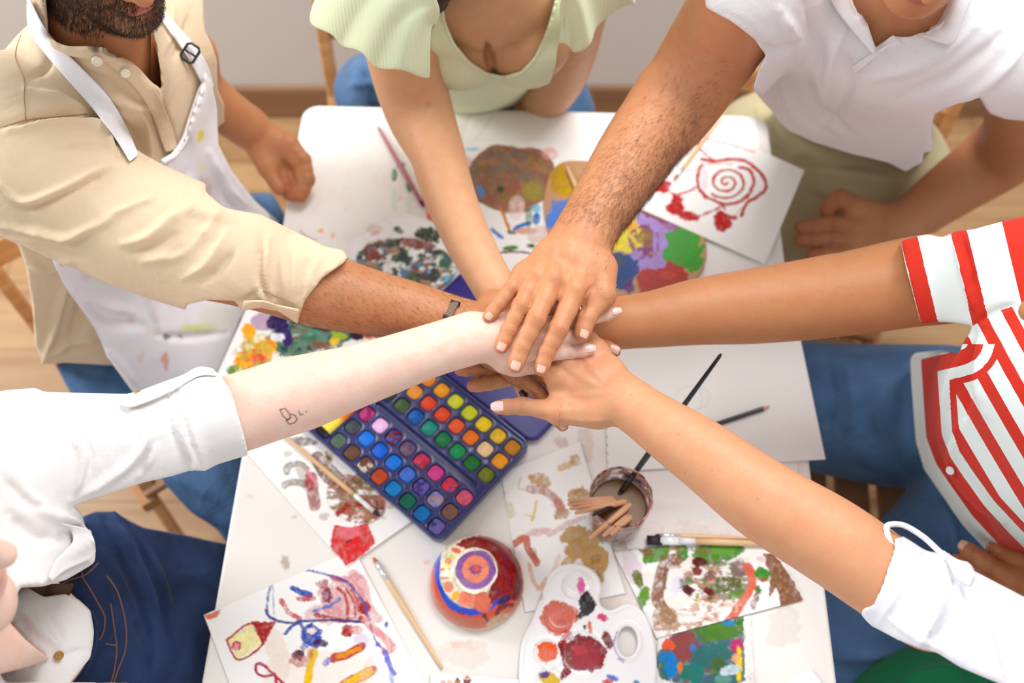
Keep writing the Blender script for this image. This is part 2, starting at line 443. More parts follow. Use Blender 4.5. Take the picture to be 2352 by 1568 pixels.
for v in (.9, -.28): link('cross_rail', py_mesh('rail', [beam(TB(-.34, v, .7), TB(.34, v, .7), .02, .05)]), legm, tb)
# ================= chairs =================
chairm = wood_mat('chair_wood', srgb(190, 128, 72), srgb(222, 166, 108), 4, (1, 1, 10), .4)
slatm = wood_mat('chair_slat_wood', srgb(176, 124, 84), srgb(198, 148, 104), 4, (1, 10, 1), .45)
def chair(c, yaw, label, tilt=0, w_=.43, mats=None):
    cx, cy = c; ca, sa = math.cos(yaw), math.sin(yaw)
    def T(x, y, z): return np.array([cx+x*ca-y*sa, cy+x*sa+y*ca, z])
    t = empty('wooden_chair', (cx, cy, 0), label, 'chair', None)
    up = (0, 0, 1); hw = w_/2
    for i in range(6):
        y = -.175+i*.072
        link('seat_slat', py_mesh('slat', [beam(T(-hw+.02, y, .45), T(hw-.02, y, .45), .056, .016, up)]), slatm, t, False)
    for s in (-1, 1): link('seat_frame', py_mesh('frame', [beam(T(s*(hw-.02), -.21, .432), T(s*(hw-.02), .22, .432), .03, .03)]), chairm, t, False)
    for s in (-1, 1):
        link('leg', py_mesh('leg', [beam(T(s*hw, .2, 0), T(s*hw, -.2, .5), .034, .022, T(1, 0, 0)-T(0, 0, 0))]), chairm, t, False)
        link('back_post', py_mesh('post', [beam(T(s*hw, -.2, .48), T(s*hw, -.27, .86), .034, .022, T(1, 0, 0)-T(0, 0, 0))]), chairm, t, False)
        link('leg', py_mesh('leg', [beam(T(s*(hw-.03), -.22, 0), T(s*(hw-.03), .2, .46), .034, .022, T(1, 0, 0)-T(0, 0, 0))]), chairm, t, False)
    for z in (.66, .8):
        yy = -.2-(z-.48)*.18
        link('back_slat', py_mesh('bs', [beam(T(-hw, yy, z), T(hw, yy, z), .014, .06, up)]), chairm, t, False)
    return t
# ================= anatomy helpers =================
def hand_normal(w, fs):
    a = unit(fs[0][0][0]-w); b = unit(fs[-1][0][0]-w); n = unit(np.cross(a, b)); return n if n[2] > 0 else -n
def build_hand(S, wrist, fingers, thumb, n=None, k=.007, thick=1.0):
    """fingers: index..little, each four (place, radius) from knuckle to tip"""
    w, wr = wrist
    n = hand_normal(w, fingers) if n is None else unit(n)
    mc = np.mean([f[0][0] for f in fingers], 0); fw = unit(mc-w); lat = unit(np.cross(n, fw))
    for f in fingers:
        off = (f[0][0]-w)@lat; off0 = max(-1, min(1, off/.04))*wr*.50
        st = w+lat*off0-n*.001; kn = f[0][0]-n*.003; kr = f[0][1]
        md = st*.45+kn*.55-n*.003
        S.cone(st, md, wr*.62, kr*1.25*thick, .014); S.cone(md, kn, kr*1.25*thick, kr*1.05, .012)
        S.ell(f[0][0]+n*kr*.05, kr*1.08, None, .008)
    for a, b in zip(fingers[:-1], fingers[1:]):
        S.cone(a[0][0]-n*.006-fw*.006, b[0][0]-n*.006-fw*.006, a[0][1]*.95, b[0][1]*.95, .010)
        wa = a[0][0]+(a[1][0]-a[0][0])*.27-n*.003; wb = b[0][0]+(b[1][0]-b[0][0])*.27-n*.003; S.cone(wa, wb, a[1][1]*.62, b[1][1]*.62, .009)
        pa = a[0][0]*.5+w*.5-n*.006; pb = b[0][0]*.5+w*.5-n*.006
        S.cone(pa, pb, a[0][1]*1.2, b[0][1]*1.2, .012)
    for f in fingers+([thumb] if thumb else []): finger(S, f, k)
    if thumb:
        t0, tr = thumb[0]
        S.cone(w+fw*.012+(t0-w)*.15, t0, wr*.55, tr*1.15, .016)
        S.cone(t0, thumb[1][0], tr*1.15, thumb[1][1]*1.08, .014)
        i0 = fingers[0][0][0]; S.cone(i0*.9+fingers[0][1][0]*.1-n*.008, thumb[1][0]-n*.003, fingers[0][0][1]*.55, thumb[1][1]*.55, .014)
        S.cone(t0*.45+i0*.55-n*.006, thumb[1][0]*.7+i0*.3-n*.008, tr*.75, thumb[1][1]*.6, .014)
    return n
def tipc(f): 
    d = unit(f[3][0]-f[2][0]); return f[3][0]-d*f[3][1]*.95
def finger(S, f, k=.007):
    m, p, d = f[0], f[1], f[2]; t = tipc(f)
    mid1 = (m[0]+p[0])/2; mid2 = (p[0]+d[0])/2
    S.cone(m[0], mid1, m[1]*.98, (m[1]+p[1])*.475, .005); S.cone(mid1, p[0], (m[1]+p[1])*.475, p[1]*1.0, .004)
    S.cone(p[0], mid2, p[1]*1.0, (p[1]+d[1])*.475, .004); S.cone(mid2, d[0], (p[1]+d[1])*.475, d[1], .004)
    S.cone(d[0], t, d[1], f[3][1]*.97, .004)
    S.ell(d[0]*.35+t*.65, [f[3][1]*1.0]*3, None, .004)
def nail_part(f, n, w=1.0, ln=1.0, ext=0.0, sq=.6):
    t = tipc(f); r = f[3][1]; d = unit(f[3][0]-f[2][0]); n = unit(n-d*(n@d)); s = np.cross(d, n)
    V = []; Q = []; nu, nv = 13, 15
    for j in range(nv):
        v = -1+2*j/(nv-1); along = (-.05+.88*v*ln)*r+ext*r*max(0, v)
        hw = (1-abs(v)**(3.2 if v < 0 else 3.2/sq))**(1/3.0) if abs(v) < 1 else 0
        hw = max(hw, .25 if v < 0 else .55*sq)
        for i in range(nu):
            u = -1+2*i/(nu-1); a = u*.88*hw*w
            rad = r*1.015 if along < 0 else math.sqrt(max(.15, 1.03-.36*(along/r)**2))*r
            rad += (.0003 if abs(v) < .95 and abs(u) < .97 else -.0004)
            V.append(t+d*along+n*rad*math.cos(a)+s*rad*math.sin(a)*1.0)
    for j in range(nv-1):
        for i in range(nu-1):
            a = j*nu+i; Q.append((a, a+1, a+nu+1, a+nu))
    return V, Q
def add_nails(parent, fs, n, mat, label=None, **kw):
    for f in fs:
        o = link('fingernail', py_mesh('nail', [nail_part(f, n, **kw)]), mat, parent)
        m = o.modifiers.new('s', 'SOLIDIFY'); m.thickness = .0005; m.offset = 0
        if label: o['label'] = label
def skin_colour(V, base, joints=(), tips=(), palm=None, veins=(), dark=1.0, strokes=()):
    C = np.tile(np.asarray(base, float), (len(V), 1))
    n1 = fbm(V[:, 0]*22, V[:, 1]*22, V[:, 2]*22, 3); C *= (1+.05*n1)[:, None]
    red = np.array([.96, .74, .66])
    for p, r, a in joints:
        d = np.linalg.norm(V-p, axis=1); f = a*np.exp(-(d/r)**2); C *= 1-f[:, None]*(1-red*.93)
    for p, r, a in tips:
        d = np.linalg.norm(V-p, axis=1); f = a*np.exp(-(d/r)**2); C *= 1-f[:, None]*(1-np.array([.98, .76, .72]))
    if strokes:
        x, y, w = to_px(V)
        for pts, wd, col, al in strokes:
            d, _ = seg_d(x, y, pts); f = al*np.clip(1.2-d/wd, 0, 1); C = C*(1-f[:, None])+np.asarray(col)*f[:, None]
    return C
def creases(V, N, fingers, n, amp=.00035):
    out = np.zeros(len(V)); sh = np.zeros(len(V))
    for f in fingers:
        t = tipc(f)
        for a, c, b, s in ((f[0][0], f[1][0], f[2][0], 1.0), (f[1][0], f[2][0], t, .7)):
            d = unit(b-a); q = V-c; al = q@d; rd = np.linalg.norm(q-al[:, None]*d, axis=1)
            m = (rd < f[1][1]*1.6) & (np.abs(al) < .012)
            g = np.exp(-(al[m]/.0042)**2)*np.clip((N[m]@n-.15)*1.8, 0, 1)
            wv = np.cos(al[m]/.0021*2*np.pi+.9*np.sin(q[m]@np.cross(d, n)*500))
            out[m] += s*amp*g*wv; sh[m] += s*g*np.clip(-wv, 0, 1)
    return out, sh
def joints_of(fs, a=.5):
    L = []
    for f in fs: L += [(f[0][0], f[0][1]*1.0, a*.5), (f[1][0], f[1][1]*.9, a), (f[2][0], f[2][1]*.8, a*.7)]
    return L
def concat(ms):
    V = []; Q = []; C = []; o = 0
    for v, q, c in ms: V.append(v); Q.append(q+o); C.append(c); o += len(v)
    return np.concatenate(V), np.concatenate(Q), np.concatenate(C)
def body_obj(name, ms, mat, parent, label=None):
    V, Q, C = concat(ms); me = mesh_np(name, V, Q); set_col(me, C); o = link(name, me, mat, parent)
    if label: o['label'] = label
    return o
def fine_arm(arm, wrist, fingers, thumb, base, n=None, h=.0013, flat=None, k=.03, fold=(), thick=1.0, strokes=(), grain=0, red=.5, extra=None):
    alljs = list(arm)+[wrist]+[j for f in fingers for j in f]+(list(thumb) if thumb else [])
    lo, hi = bbox(alljs, .012); S = Solid(lo, hi, h)
    S.chain(list(arm)+[wrist], .012, flat)
    n = build_hand(S, wrist, fingers, thumb, n, thick=thick)
    if extra: extra(S)
    V, Q = S.mesh(); N = vnormals(V, Q)
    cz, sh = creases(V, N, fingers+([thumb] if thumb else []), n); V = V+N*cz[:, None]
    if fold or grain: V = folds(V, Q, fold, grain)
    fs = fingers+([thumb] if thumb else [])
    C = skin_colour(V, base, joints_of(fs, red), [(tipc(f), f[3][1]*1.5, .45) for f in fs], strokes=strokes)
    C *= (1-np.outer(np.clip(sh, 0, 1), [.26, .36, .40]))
    return (V, Q, C), n
def torso(S, neck, pel, shR, shL, wd=.17, dp=.115, grow=0, k=.05, belly=1.0, hips=1.0, inner=None, shr=.026):
    cs = 0
    if inner is not None: wd -= shr; dp -= shr; cs = shr*.45
    mid = (shR+shL)/2; up = unit(mid-pel); ax = unit(shL-shR); ax = unit(ax-up*(ax@up)); fr = np.cross(ax, up)
    A = [ax, fr, up]; L = np.linalg.norm(mid-pel); g = grow
    S.ell(mid-up*L*.26, [wd+g, dp+g, L*.34+g], A, k)
    S.ell(mid-up*L*.62, [wd*.86*belly+g, dp*.95*belly+g, L*.34+g], A, k)
    S.ell(pel+up*.03, [wd*1.0*hips+g, dp*1.05*hips+g, .13+g], A, k)
    S.cone(shR, mid, .055+g-cs, .062+g-cs, k); S.cone(shL, mid, .055+g-cs, .062+g-cs, k)
    S.cone(mid, neck, .062+g, .052+g, .03)
    if inner is not None: S.cut(mid-up*L*inner, -up)
    return ax, fr, up
def quad_col(V, col): return np.tile(np.asarray(col, float), (len(V), 1))
def head(S, c, face, up, r=.095, k=.02, beard=0, k2=.008):
    """c centre of the skull, face direction, up direction"""
    face = unit(face); up = unit(up-face*(up@face)); sd = np.cross(face, up); A = [sd, face, up]
    S.ell(c+up*.02, [.074, .092, .088], A, k)                       # skull
    S.ell(c+face*.028-up*.045, [.056, .058, .062], A, k)            # lower face
    S.cone(c-face*.0+sd*.05-up*.05, c+face*.062-up*.092, .020, .021, .025); S.cone(c-sd*.05-up*.05, c+face*.062-up*.092, .020, .021, .025)
    S.ell(c+face*.073-up*.094, [.023, .016, .018], A, .02)          # chin
    S.cone(c+face*.088+up*.012, c+face*.104-up*.018, .007, .011, .010)     # nose
    for s in (-1, 1):
        S.ell(c+face*.094-up*.022+sd*.011*s, .0075, None, .006)
        S.ell(c+sd*.076*s-up*.005-face*.008, [.009, .020, .032], A, .008)      # ears
        S.ell(c+sd*.031*s+face*.082+up*.012, [.015, .010, .010], A, .006, 'sub')
        S.ell(c+sd*.031*s+face*.072+up*.010, .0125, None, .002)          # eyes
        S.cone(c+sd*.012*s+face*.088+up*.026, c+sd*.048*s+face*.074+up*.026, .006, .005, .01)
    S.cone(c+face*.084-up*.052-sd*.019, c+face*.084-up*.052+sd*.019, .005, .005, .005)      # lips
    S.ell(c+face*.090-up*.0500, [.020, .006, .0045], A, .003); S.ell(c+face*.089-up*.0605, [.017, .0065, .0055], A, .003)
    return A
def face_tones(V, C, c, face, up, lip=(176, 98, 84)):
    face = unit(face); up = unit(up-face*(up@face)); sd = np.cross(face, up); q = V-c; x, y, z = q@sd, q@face, q@up; fr = y > .045
    def mixin(f, col):
        nonlocal C
        C = C*(1-f[:, None])+srgb(col)*f[:, None]
    for s in (-1, 1):
        mixin(np.clip(1.4-np.hypot((x-.031*s)/.011, (z-.010)/.0045), 0, 1)*fr*(y < .092), (238, 232, 226)); mixin(np.clip(1.5-np.hypot(x-.031*s, z-.010)/.0042, 0, 1)*fr*(y < .092), (48, 30, 22))
        mixin(np.clip(1.5-np.hypot((x-.031*s)/.016, (z-.029)/.0032), 0, 1)*fr*.8, (60, 40, 30))
    mixin(np.clip(1.4-np.hypot(x/.020, (z+.055)/.008), 0, 1)*fr*.6, lip); return C
def hair_cap(parent, c, face, up, mat, label, long=0):
    face = unit(face); up = unit(up-face*(up@face)); sd = np.cross(face, up); A = [sd, face, up]
    S = Solid(c-.16-np.array([0, 0, long]), c+.17, .004); S.ell(c+up*.028-face*.012, [.083, .098, .094], A, .01)
    if long: S.cone(c-face*.05, c-face*.085-up*(.10+long*.5), .07, .05, .03)
    S.ell(c+face*.085-up*.045, [.085, .085, .085], A, .008, 'sub')
    if not long: S.cut(c-up*.055-face*.02, unit(-up+face*.35))
    o, V, Q = soft_obj('hair', S, mat, parent, (), .004, 60); o['label'] = label
def scatter_hair(parent, name, V, Q, keep, count, dirf, ln, rad, mat, label=None, seed=1):
    r = np.random.default_rng(seed); N = vnormals(V, Q); idx = np.where(keep)[0]
    if len(idx) == 0: return
    idx = r.choice(idx, count); VV = []; FF = []
    for i in idx:
        p = V[i]+r.normal(0, .0006, 3); n = N[i]; d = dirf(p); d = unit(d-n*(d@n)+r.normal(0, .20, 3)); L_ = ln*r.uniform(.5, 1.2)
        s = unit(np.cross(d, n)); c = r.normal(0, .14)
        pts = [p-n*.0005, p+n*L_*.16+d*L_*.33, p+n*L_*.22+d*L_*.68+s*c*L_*.12, p+n*L_*.20+d*L_+s*c*L_*.3]
        o = len(VV)
        for q, rr in zip(pts[:3], (1, .85, .6)):
            VV += [tuple(q+s*rad*rr), tuple(q-s*rad*.5*rr+n*rad*.87*rr), tuple(q-s*rad*.5*rr-n*rad*.87*rr)]
        VV.append(tuple(pts[3]))
        for a in (0, 3):
            for k in range(3): FF.append((o+a+k, o+a+(k+1) % 3, o+a+3+(k+1) % 3, o+a+3+k))
        for k in range(3): FF.append((o+6+k, o+6+(k+1) % 3, o+9))
    o = link(name, py_mesh(name, [(VV, FF)]), mat, parent)
    tag(o, label, kind='stuff'); return o
def soft_obj(name, S, mat, parent, fold=(), grain=0, gs=30, colf=None, label=None, attrf=None):
    V, Q = S.mesh(); V = folds(V, Q, fold, grain, gs); me = mesh_np(name, V, Q)
    globals()['Q4t'] = Q
    if colf is not None: set_col(me, colf(V))
    if attrf is not None:
        for nm, fn in attrf.items(): set_float(me, fn(V), nm)
    o = link(name, me, mat, parent)
    if label: o['label'] = label
    m = o.modifiers.new('soften', 'SMOOTH'); m.factor = .5; m.iterations = 3
    return o, V, Q
def JL(*t): return [J(*q) for q in t]
def solid_for(js, pad, h):
    lo, hi = bbox(js, pad); return Solid(lo, hi, h)
nail_nat = simple('nail_natural', srgb(226, 174, 154), .35, coat=.1)
nail_pink = simple('nail_pale_pink', srgb(246, 208, 200), .18, coat=.6)
nail_dark = simple('nail_dark_plum', srgb(48, 14, 48), .15, coat=.8)
hair_dark = simple('hair_dark_brown', srgb(52, 34, 24), .5)
hair_arm = simple('hair_arm_brown', srgb(92, 60, 40), .55)
SK = {k: srgb(*v) for k, v in dict(beige=(188, 128, 86), mint=(218, 166, 124), polo=(202, 140, 98), stripe=(188, 128, 84), white=(206, 148, 108), pale=(234, 198, 178)).items()}
SM = skin_mat('skin')
# ---------- 1: person in the white polo shirt, whose hand lies on top ----------
ZT = 1.118
p3 = empty('person', P(1960, 420, 0), 'person in white polo shirt and khaki trousers, hand on top of the pile', 'person')
f3 = [JL((1322, 668, ZT+.002, 25), (1281, 758, ZT-.001, 22.5), (1254, 812, ZT-.012, 19.5), (1237, 862, ZT-.020, 17)),
      JL((1270, 642, ZT+.006, 25), (1230, 736, ZT+.004, 22.5), (1198, 800, ZT-.008, 20), (1178, 856, ZT-.017, 18.5)),
      JL((1229, 634, ZT+.002, 22.5), (1196, 704, ZT+.001, 20), (1168, 760, ZT-.008, 17.8), (1145, 811, ZT-.016, 16.5)),
      JL((1200, 628, ZT-.004, 20), (1174, 664, ZT-.006, 17.5), (1145, 700, ZT-.011, 15.5), (1114, 737, ZT-.016, 14.5))]
t3 = JL((1380, 615, ZT-.012, 25), (1383, 680, ZT-.015, 23), (1347, 733, ZT-.016, 21.5), (1331, 784, ZT-.021, 19))
w3 = J(1342, 535, ZT-.004, 62)
arm3 = JL((1725, -30, 1.26, 112), (1650, 90, 1.17, 104), (1555, 235, 1.10, 92), (1490, 310, 1.095, 84), (1425, 405, 1.10, 76))
nrm3 = unit([-.12, -.42, .9])
def ex3(S):
    S.cone(J(1500, 195, 1.115, 40)[0], J(1468, 262, 1.09, 30)[0], .016, .012, .02)
fold3 = [([(1275, 560), (1268, 600), (1268, 640)], 9, .0012), ([(1310, 560), (1316, 610), (1321, 660)], 9, .0012), ([(1245, 570), (1232, 600), (1228, 625)], 8, .001),
         ([(1290, 590), (1292, 640), (1285, 680)], 8, -.0010), ([(1250, 600), (1248, 640)], 7, -.0010), ([(1350, 620), (1352, 660), (1345, 690)], 9, -.0012),
         ([(1372, 645), (1350, 680), (1338, 720)], 6, -.0022), ([(1392, 655), (1402, 690)], 14, .001)]
mA3, n3 = fine_arm(arm3, w3, f3, t3, SK['polo'], nrm3, h=.0012, flat=(unit([-.1, -.3, .95]), 1.25), fold=fold3, extra=ex3, red=.75,
    strokes=[([(1277, 655), (1272, 640)], 15, srgb(190, 112, 84), .35), ([(1278, 735), (1286, 730)], 12, srgb(190, 120, 92), .25), ([(1372, 583), (1373, 583.5)], 2.2, srgb(110, 62, 40), .8), ([(1370, 650), (1352, 678), (1340, 712)], 3, srgb(150, 84, 54), .5)])
sR, sL = P(1715, -20, 1.24), P(2330, 150, 1.16); nk, pv = P(2050, -60, 1.27), P(1985, 400, .60)
S = Solid(np.minimum(np.minimum(sR, sL), pv)-.25, np.maximum(np.maximum(sR, sL), nk)+[.28, .35, .42], .0045)
torso(S, nk, pv, sR, sL, wd=.165, dp=.105, inner=.5)
headface3 = [-.30, -.9, -.42]; _f, _u = unit(headface3), unit([0, -.35, .93]); _u = unit(_u-_f*(_u@_f)); hc3 = P(2078, 22, 1.30)-(_f*.080-_u*.108)
S.cone(nk-[0, 0, .03], hc3-[0, 0, .06], .056, .053, .02)
OUT3 = [(1400, -400), (1608, -18), (1622, 0), (1622, 16), (1680, 48), (1733, 88), (1760, 128), (1742, 160), (1728, 200), (1760, 240), (1815, 300), (1870, 325), (1950, 350), (2040, 372), (2080, 393), (2100, 380), (2118, 372), (2118, 350), (2140, 345), (2138, 300), (2145, 262), (2200, 235), (2250, 222), (2262, 245), (2275, 262), (2310, 274), (2420, 285), (2800, 200), (2800, -900), (1400, -900)]
S.prism(OUT3)
V, Q = S.mesh(); mT = (V, Q, skin_colour(V, SK['polo']*.92))
S = Solid(hc3-.14, hc3+.15, .0025); head(S, hc3, headface3, [0, -.35, .93]); S.cone(nk, hc3-[0, -.01, .05], .052, .05, .02)
V, Q = S.mesh(); N = vnormals(V, Q); fa = unit(headface3)
C = skin_colour(V, SK['polo']*.95); 
lp = hc3+fa*.09-unit(np.array([0, -.35, .93]))*.055
d = np.linalg.norm(V-lp, axis=1); C = C*(1-.5*np.exp(-(d/.016)**4))[:, None]+srgb(176, 98, 84)*.5*np.exp(-(d/.016)**4)[:, None]
C = face_tones(V, C, hc3, headface3, [0, -.35, .93]); mH = (V, Q, C)
hair_cap(p3, hc3, headface3, [0, -.35, .93], hair_dark, 'short dark hair')
# left arm resting on the lap
arm3b = JL((2345, 180, 1.05, 80), (2350, 290, .88, 80), (2305, 350, .78, 76), (2195, 428, .72, 62), (2095, 500, .69, 49))
w3b = J(2048, 528, .69, 46)
f3b = [JL((1965, 478, .705, 22), (1930, 456, .70, 22), (1905, 478, .685, 20), (1900, 505, .675, 18)),
       JL((1962, 522, .69, 22), (1915, 514, .685, 18), (1870, 518, .675, 17), (1824, 522, .665, 15)),
       JL((1960, 552, .68, 22), (1915, 548, .675, 18), (1870, 550, .665, 17), (1822, 552, .655, 15)),
       JL((1968, 580, .67, 20), (1930, 582, .665, 17), (1895, 584, .66, 16), (1850, 585, .65, 14))]
mB3, nb3 = fine_arm(arm3b, w3b, f3b, None, SK['polo']*.90, unit([-.1, -.5, .85]), h=.002)
body_obj('body', [mA3, mT, mH, mB3], SM, p3)
add_nails(p3, f3, unit([0, -.55, .84]), nail_nat, w=.74, ln=.86); add_nails(p3, [t3], unit([.25, -.45, .85]), nail_nat, w=.72, ln=.86)
VA, QA = mA3[0], mA3[1]
px, py, _ = to_px(VA); NA = vnormals(VA, QA)
dens = np.clip((np.asarray(py) < 560)*1.0, 0, 1)
sdv = poly_sd(px, py, [(1290, 500), (1360, 400), (1470, 215), (1560, 120), (1700, 130), (1640, 260), (1560, 400), (1440, 560), (1400, 600), (1390, 520), (1330, 520)])
pr = np.clip((330-(np.abs(py-430)))/260, .05, 1)*.5+.5*np.clip((px*.62+py*.78-1130)/160, 0, 1); keep = (sdv < rng.normal(-12, 16, len(VA))) & (rng.random(len(VA)) < pr*np.clip((py-60)/300, .03, 1))
scatter_hair(p3, 'arm_hair', VA, QA, keep, 14000, lambda p: unit(w3[0]-arm3[2][0])*.7+np.array([-.25, -.2, 0])+np.array([.8, 0, 0])*0, .011, .00008, hair_arm, 'dark hair on the forearm')
white_polo = cloth_mat('white_polo_pique', srgb(232, 227, 228), weave=1500, wr=.3, wscale=11)
S = Solid(np.minimum(np.minimum(sR, sL), pv)-.28, np.maximum(np.maximum(sR, sL), nk)+[.25, .35, .12], .0032)
torso(S, nk-[0, 0, .02], pv+[0, 0, .05], sR, sL, wd=.165, dp=.105, grow=.012, belly=1.0)
S.chain(JL((1760, -60, 1.27, 128), (1700, 20, 1.22, 122), (1640, 95, 1.17, 118), (1600, 150, 1.15, 116)), .04)
S.chain(JL((2330, 120, 1.14, 118), (2340, 200, 1.04, 112), (2338, 290, .95, 108), (2335, 330, .90, 106)), .04)
S.chain(JL((1760, 215, .80, 30), (1850, 320, .66, 40), (1960, 370, .62, 45), (2090, 385, .60, 42), (2150, 300, .62, 36)), .05)
S.prism([(1400, -400), (1608, -18), (1622, 0), (1622, 16), (1680, 48), (1733, 88), (1760, 128), (1742, 160), (1728, 200), (1760, 240), (1815, 300), (1870, 325), (1950, 350), (2040, 372), (2080, 393), (2100, 380), (2118, 372), (2118, 350), (2140, 345), (2138, 300), (2145, 262), (2200, 235), (2250, 222), (2262, 245), (2275, 262), (2310, 274), (2420, 285), (2800, 200), (2800, -700), (1400, -700)])
S.prism([(1968, -60), (1985, 20), (2010, 112), (2045, 82), (2120, 38), (2170, -60)], keep=False)
S.chain(arm3[:3], 0, op='sub', grow=.003); S.chain(arm3b[:3], 0, op='sub', grow=.003)
S.cone(nk-[0, -.0, .06], hc3-[0, 0, .05], .060, .066, 0, op='sub')
pf = [([(1790, 20), (1830, 90), (1850, 160)], 14, .006), ([(1850, 10), (1880, 100), (1890, 190)], 12, -.006), ([(1940, 60), (1900, 170), (1880, 260)], 14, .006),
      ([(1925, 100), (1960, 200), (1900, 300)], 12, -.005), ([(2240, 60), (2130, 140), (2010, 180)], 16, .005), ([(2300, 80), (2200, 170), (2060, 230)], 16, -.006),
      ([(2352, 110), (2270, 190), (2180, 240)], 14, .005), ([(1790, 180), (1830, 270), (1900, 320)], 16, .006), ([(1850, 160), (1880, 250), (1960, 310)], 14, -.005), ([(1745, 100), (1790, 120), (1830, 90)], 10, -.006), ([(1640, 18), (1720, 62), (1768, 122)], 5, -.002)]
polo, VP, QP = soft_obj('polo_shirt', S, white_polo, p3, pf, .002, 14)
# collar and placket
def drape_strip(name, outline, off, target, mat, parent, thick=.002, lift=None, nu=24, nv=6, sm=5):
    """strip between two measured lines laid over a garment"""
    from mathutils.bvhtree import BVHTree
    V, Q = target; 
    if not hasattr(drape_strip, 'c'): drape_strip.c = {}
    if id(V) not in drape_strip.c: drape_strip.c[id(V)] = BVHTree.FromPolygons([tuple(v) for v in V], [tuple(map(int, q)) for q in Q])
    b = drape_strip.c[id(V)]
    A = spline(outline[0], 10); B = spline(outline[1], 10)
    def samp(L, t):
        d = [0]; 
        for i in range(1, len(L)): d.append(d[-1]+np.linalg.norm(L[i]-L[i-1]))
        s = t*d[-1]; i = min(len(L)-2, int(np.searchsorted(d, s, side='right')-1)); i = max(i, 0)
        f = (s-d[i])/max(1e-9, d[i+1]-d[i]); return L[i]*(1-f)+L[i+1]*f
    D = np.full((nu, nv), np.nan); R = np.zeros((nu, nv, 3)); 
    for i in range(nu):
        for j in range(nv):
            q = samp(A, i/(nu-1))*(1-j/(nv-1))+samp(B, i/(nu-1))*j/(nv-1)
            u = (q[0]-1176)/F; v = -(q[1]-784)/F; d = np.array([u, FWD[1]+v*UP[1], FWD[2]+v*UP[2]]); R[i, j] = d
            h = b.ray_cast(Vector(CAM), Vector(d).normalized())
            if h[0] is not None: D[i, j] = depth(np.array(h[0]))
    for _ in range(200):
        if not np.isnan(D).any(): break
        D2 = D.copy()
        for i, j in np.argwhere(np.isnan(D)):
            nb = [D[a, c] for a, c in ((i-1, j), (i+1, j), (i, j-1), (i, j+1)) if 0 <= a < nu and 0 <= c < nv and not np.isnan(D[a, c])]
            if nb: D2[i, j] = np.mean(nb)
        D = D2
    D0 = D.copy()
    for _ in range(sm):
        E = np.pad(D, 1, mode='edge'); D = (E[:-2, 1:-1]+E[2:, 1:-1]+E[1:-1, :-2]+E[1:-1, 2:]+2*D)/6
        D = np.minimum(D, D0)
    o3 = off if lift is None else np.array([[off+lift(i/(nu-1), j/(nv-1)) for j in range(nv)] for i in range(nu)])
    D = D-o3
    VV = [tuple(CAM+R[i, j]*D[i, j]) for i in range(nu) for j in range(nv)]
    FF = [(i*nv+j, i*nv+j+1, (i+1)*nv+j+1, (i+1)*nv+j) for i in range(nu-1) for j in range(nv-1)]
    o = link(name, py_mesh(name, [(VV, FF)]), mat, parent); m = o.modifiers.new('s', 'SOLIDIFY'); m.thickness = thick; m.offset = 0
    m = o.modifiers.new('b', 'SUBSURF'); m.levels = m.render_levels = 1
    return o
def on_surface(target, pts, off=.0):
    from mathutils.bvhtree import BVHTree
    V, Q = target
    if not hasattr(drape_strip, 'c'): drape_strip.c = {}
    if id(V) not in drape_strip.c: drape_strip.c[id(V)] = BVHTree.FromPolygons([tuple(v) for v in V], [tuple(map(int, q)) for q in Q])
    b = drape_strip.c[id(V)]; out = []
    for q in pts:
        u = (q[0]-1176)/F; v = -(q[1]-784)/F; d = np.array([u, FWD[1]+v*UP[1], FWD[2]+v*UP[2]])
        h = b.ray_cast(Vector(CAM), Vector(d).normalized())
        if h[0] is not None: out.append((np.array(h[0])-unit(d)*off, np.array(h[1])))
    return out
TP = (VP, QP)
drape_strip('collar', [[(1895, -30), (1918, 20), (1950, 62), (2008, 128)], [(1972, -60), (1978, 0), (1990, 45), (2010, 112)]], .008, TP, white_polo, polo, .003)
drape_strip('collar', [[(2250, -50), (2215, 40), (2188, 102), (2130, 88), (2080, 78)], [(2190, -60), (2150, 0), (2110, 42), (2060, 66), (2032, 88)]], .010, TP, white_polo, polo, .003)
drape_strip('placket', [[(2012, 118), (1978, 140), (1955, 155)], [(2072, 84), (2010, 132), (1966, 168)]], .004, TP, white_polo, polo, .002)
khaki = cloth_mat('khaki_trousers', srgb(190, 178, 140), wr=.3)
ks = JL((2020, 330, .56, 120), (2000, 430, .55, 110), (1900, 520, .53, 95), (1800, 600, .50, 78))
S = solid_for(ks+JL((1700, 230, .6, 60), (1850, 780, .2, 50)), .06, .005)
S.chain(ks, .03); S.chain(JL((1950, 330, .60, 120), (1830, 330, .60, 95), (1740, 330, .58, 80), (1690, 400, .5, 60)), .05)
S.chain(JL((1800, 600, .50, 70), (1830, 690, .30, 50), (1850, 760, .12, 45)), .03)
S.ell(pv-[0, .01, .02], [.17, .15, .12], None, .05)
soft_obj('trousers', S, khaki, p3, [([(1760, 330), (1860, 370), (1980, 380)], 16, -.008), ([(1850, 380), (1950, 400), (2060, 420)], 18, .008), ([(1840, 430), (1900, 470), (1960, 500)], 14, -.006), ([(1740, 250), (1790, 340), (1880, 365)], 14, .008)], .003, 12)
link('shoe', py_mesh('shoe', [tube([P(1835, 765, .05), P(1868, 775, .06), P(1900, 790, .04)], [.045, .05, .03], 16)]), simple('shoe_dark_grey', srgb(62, 60, 58), .5), p3)
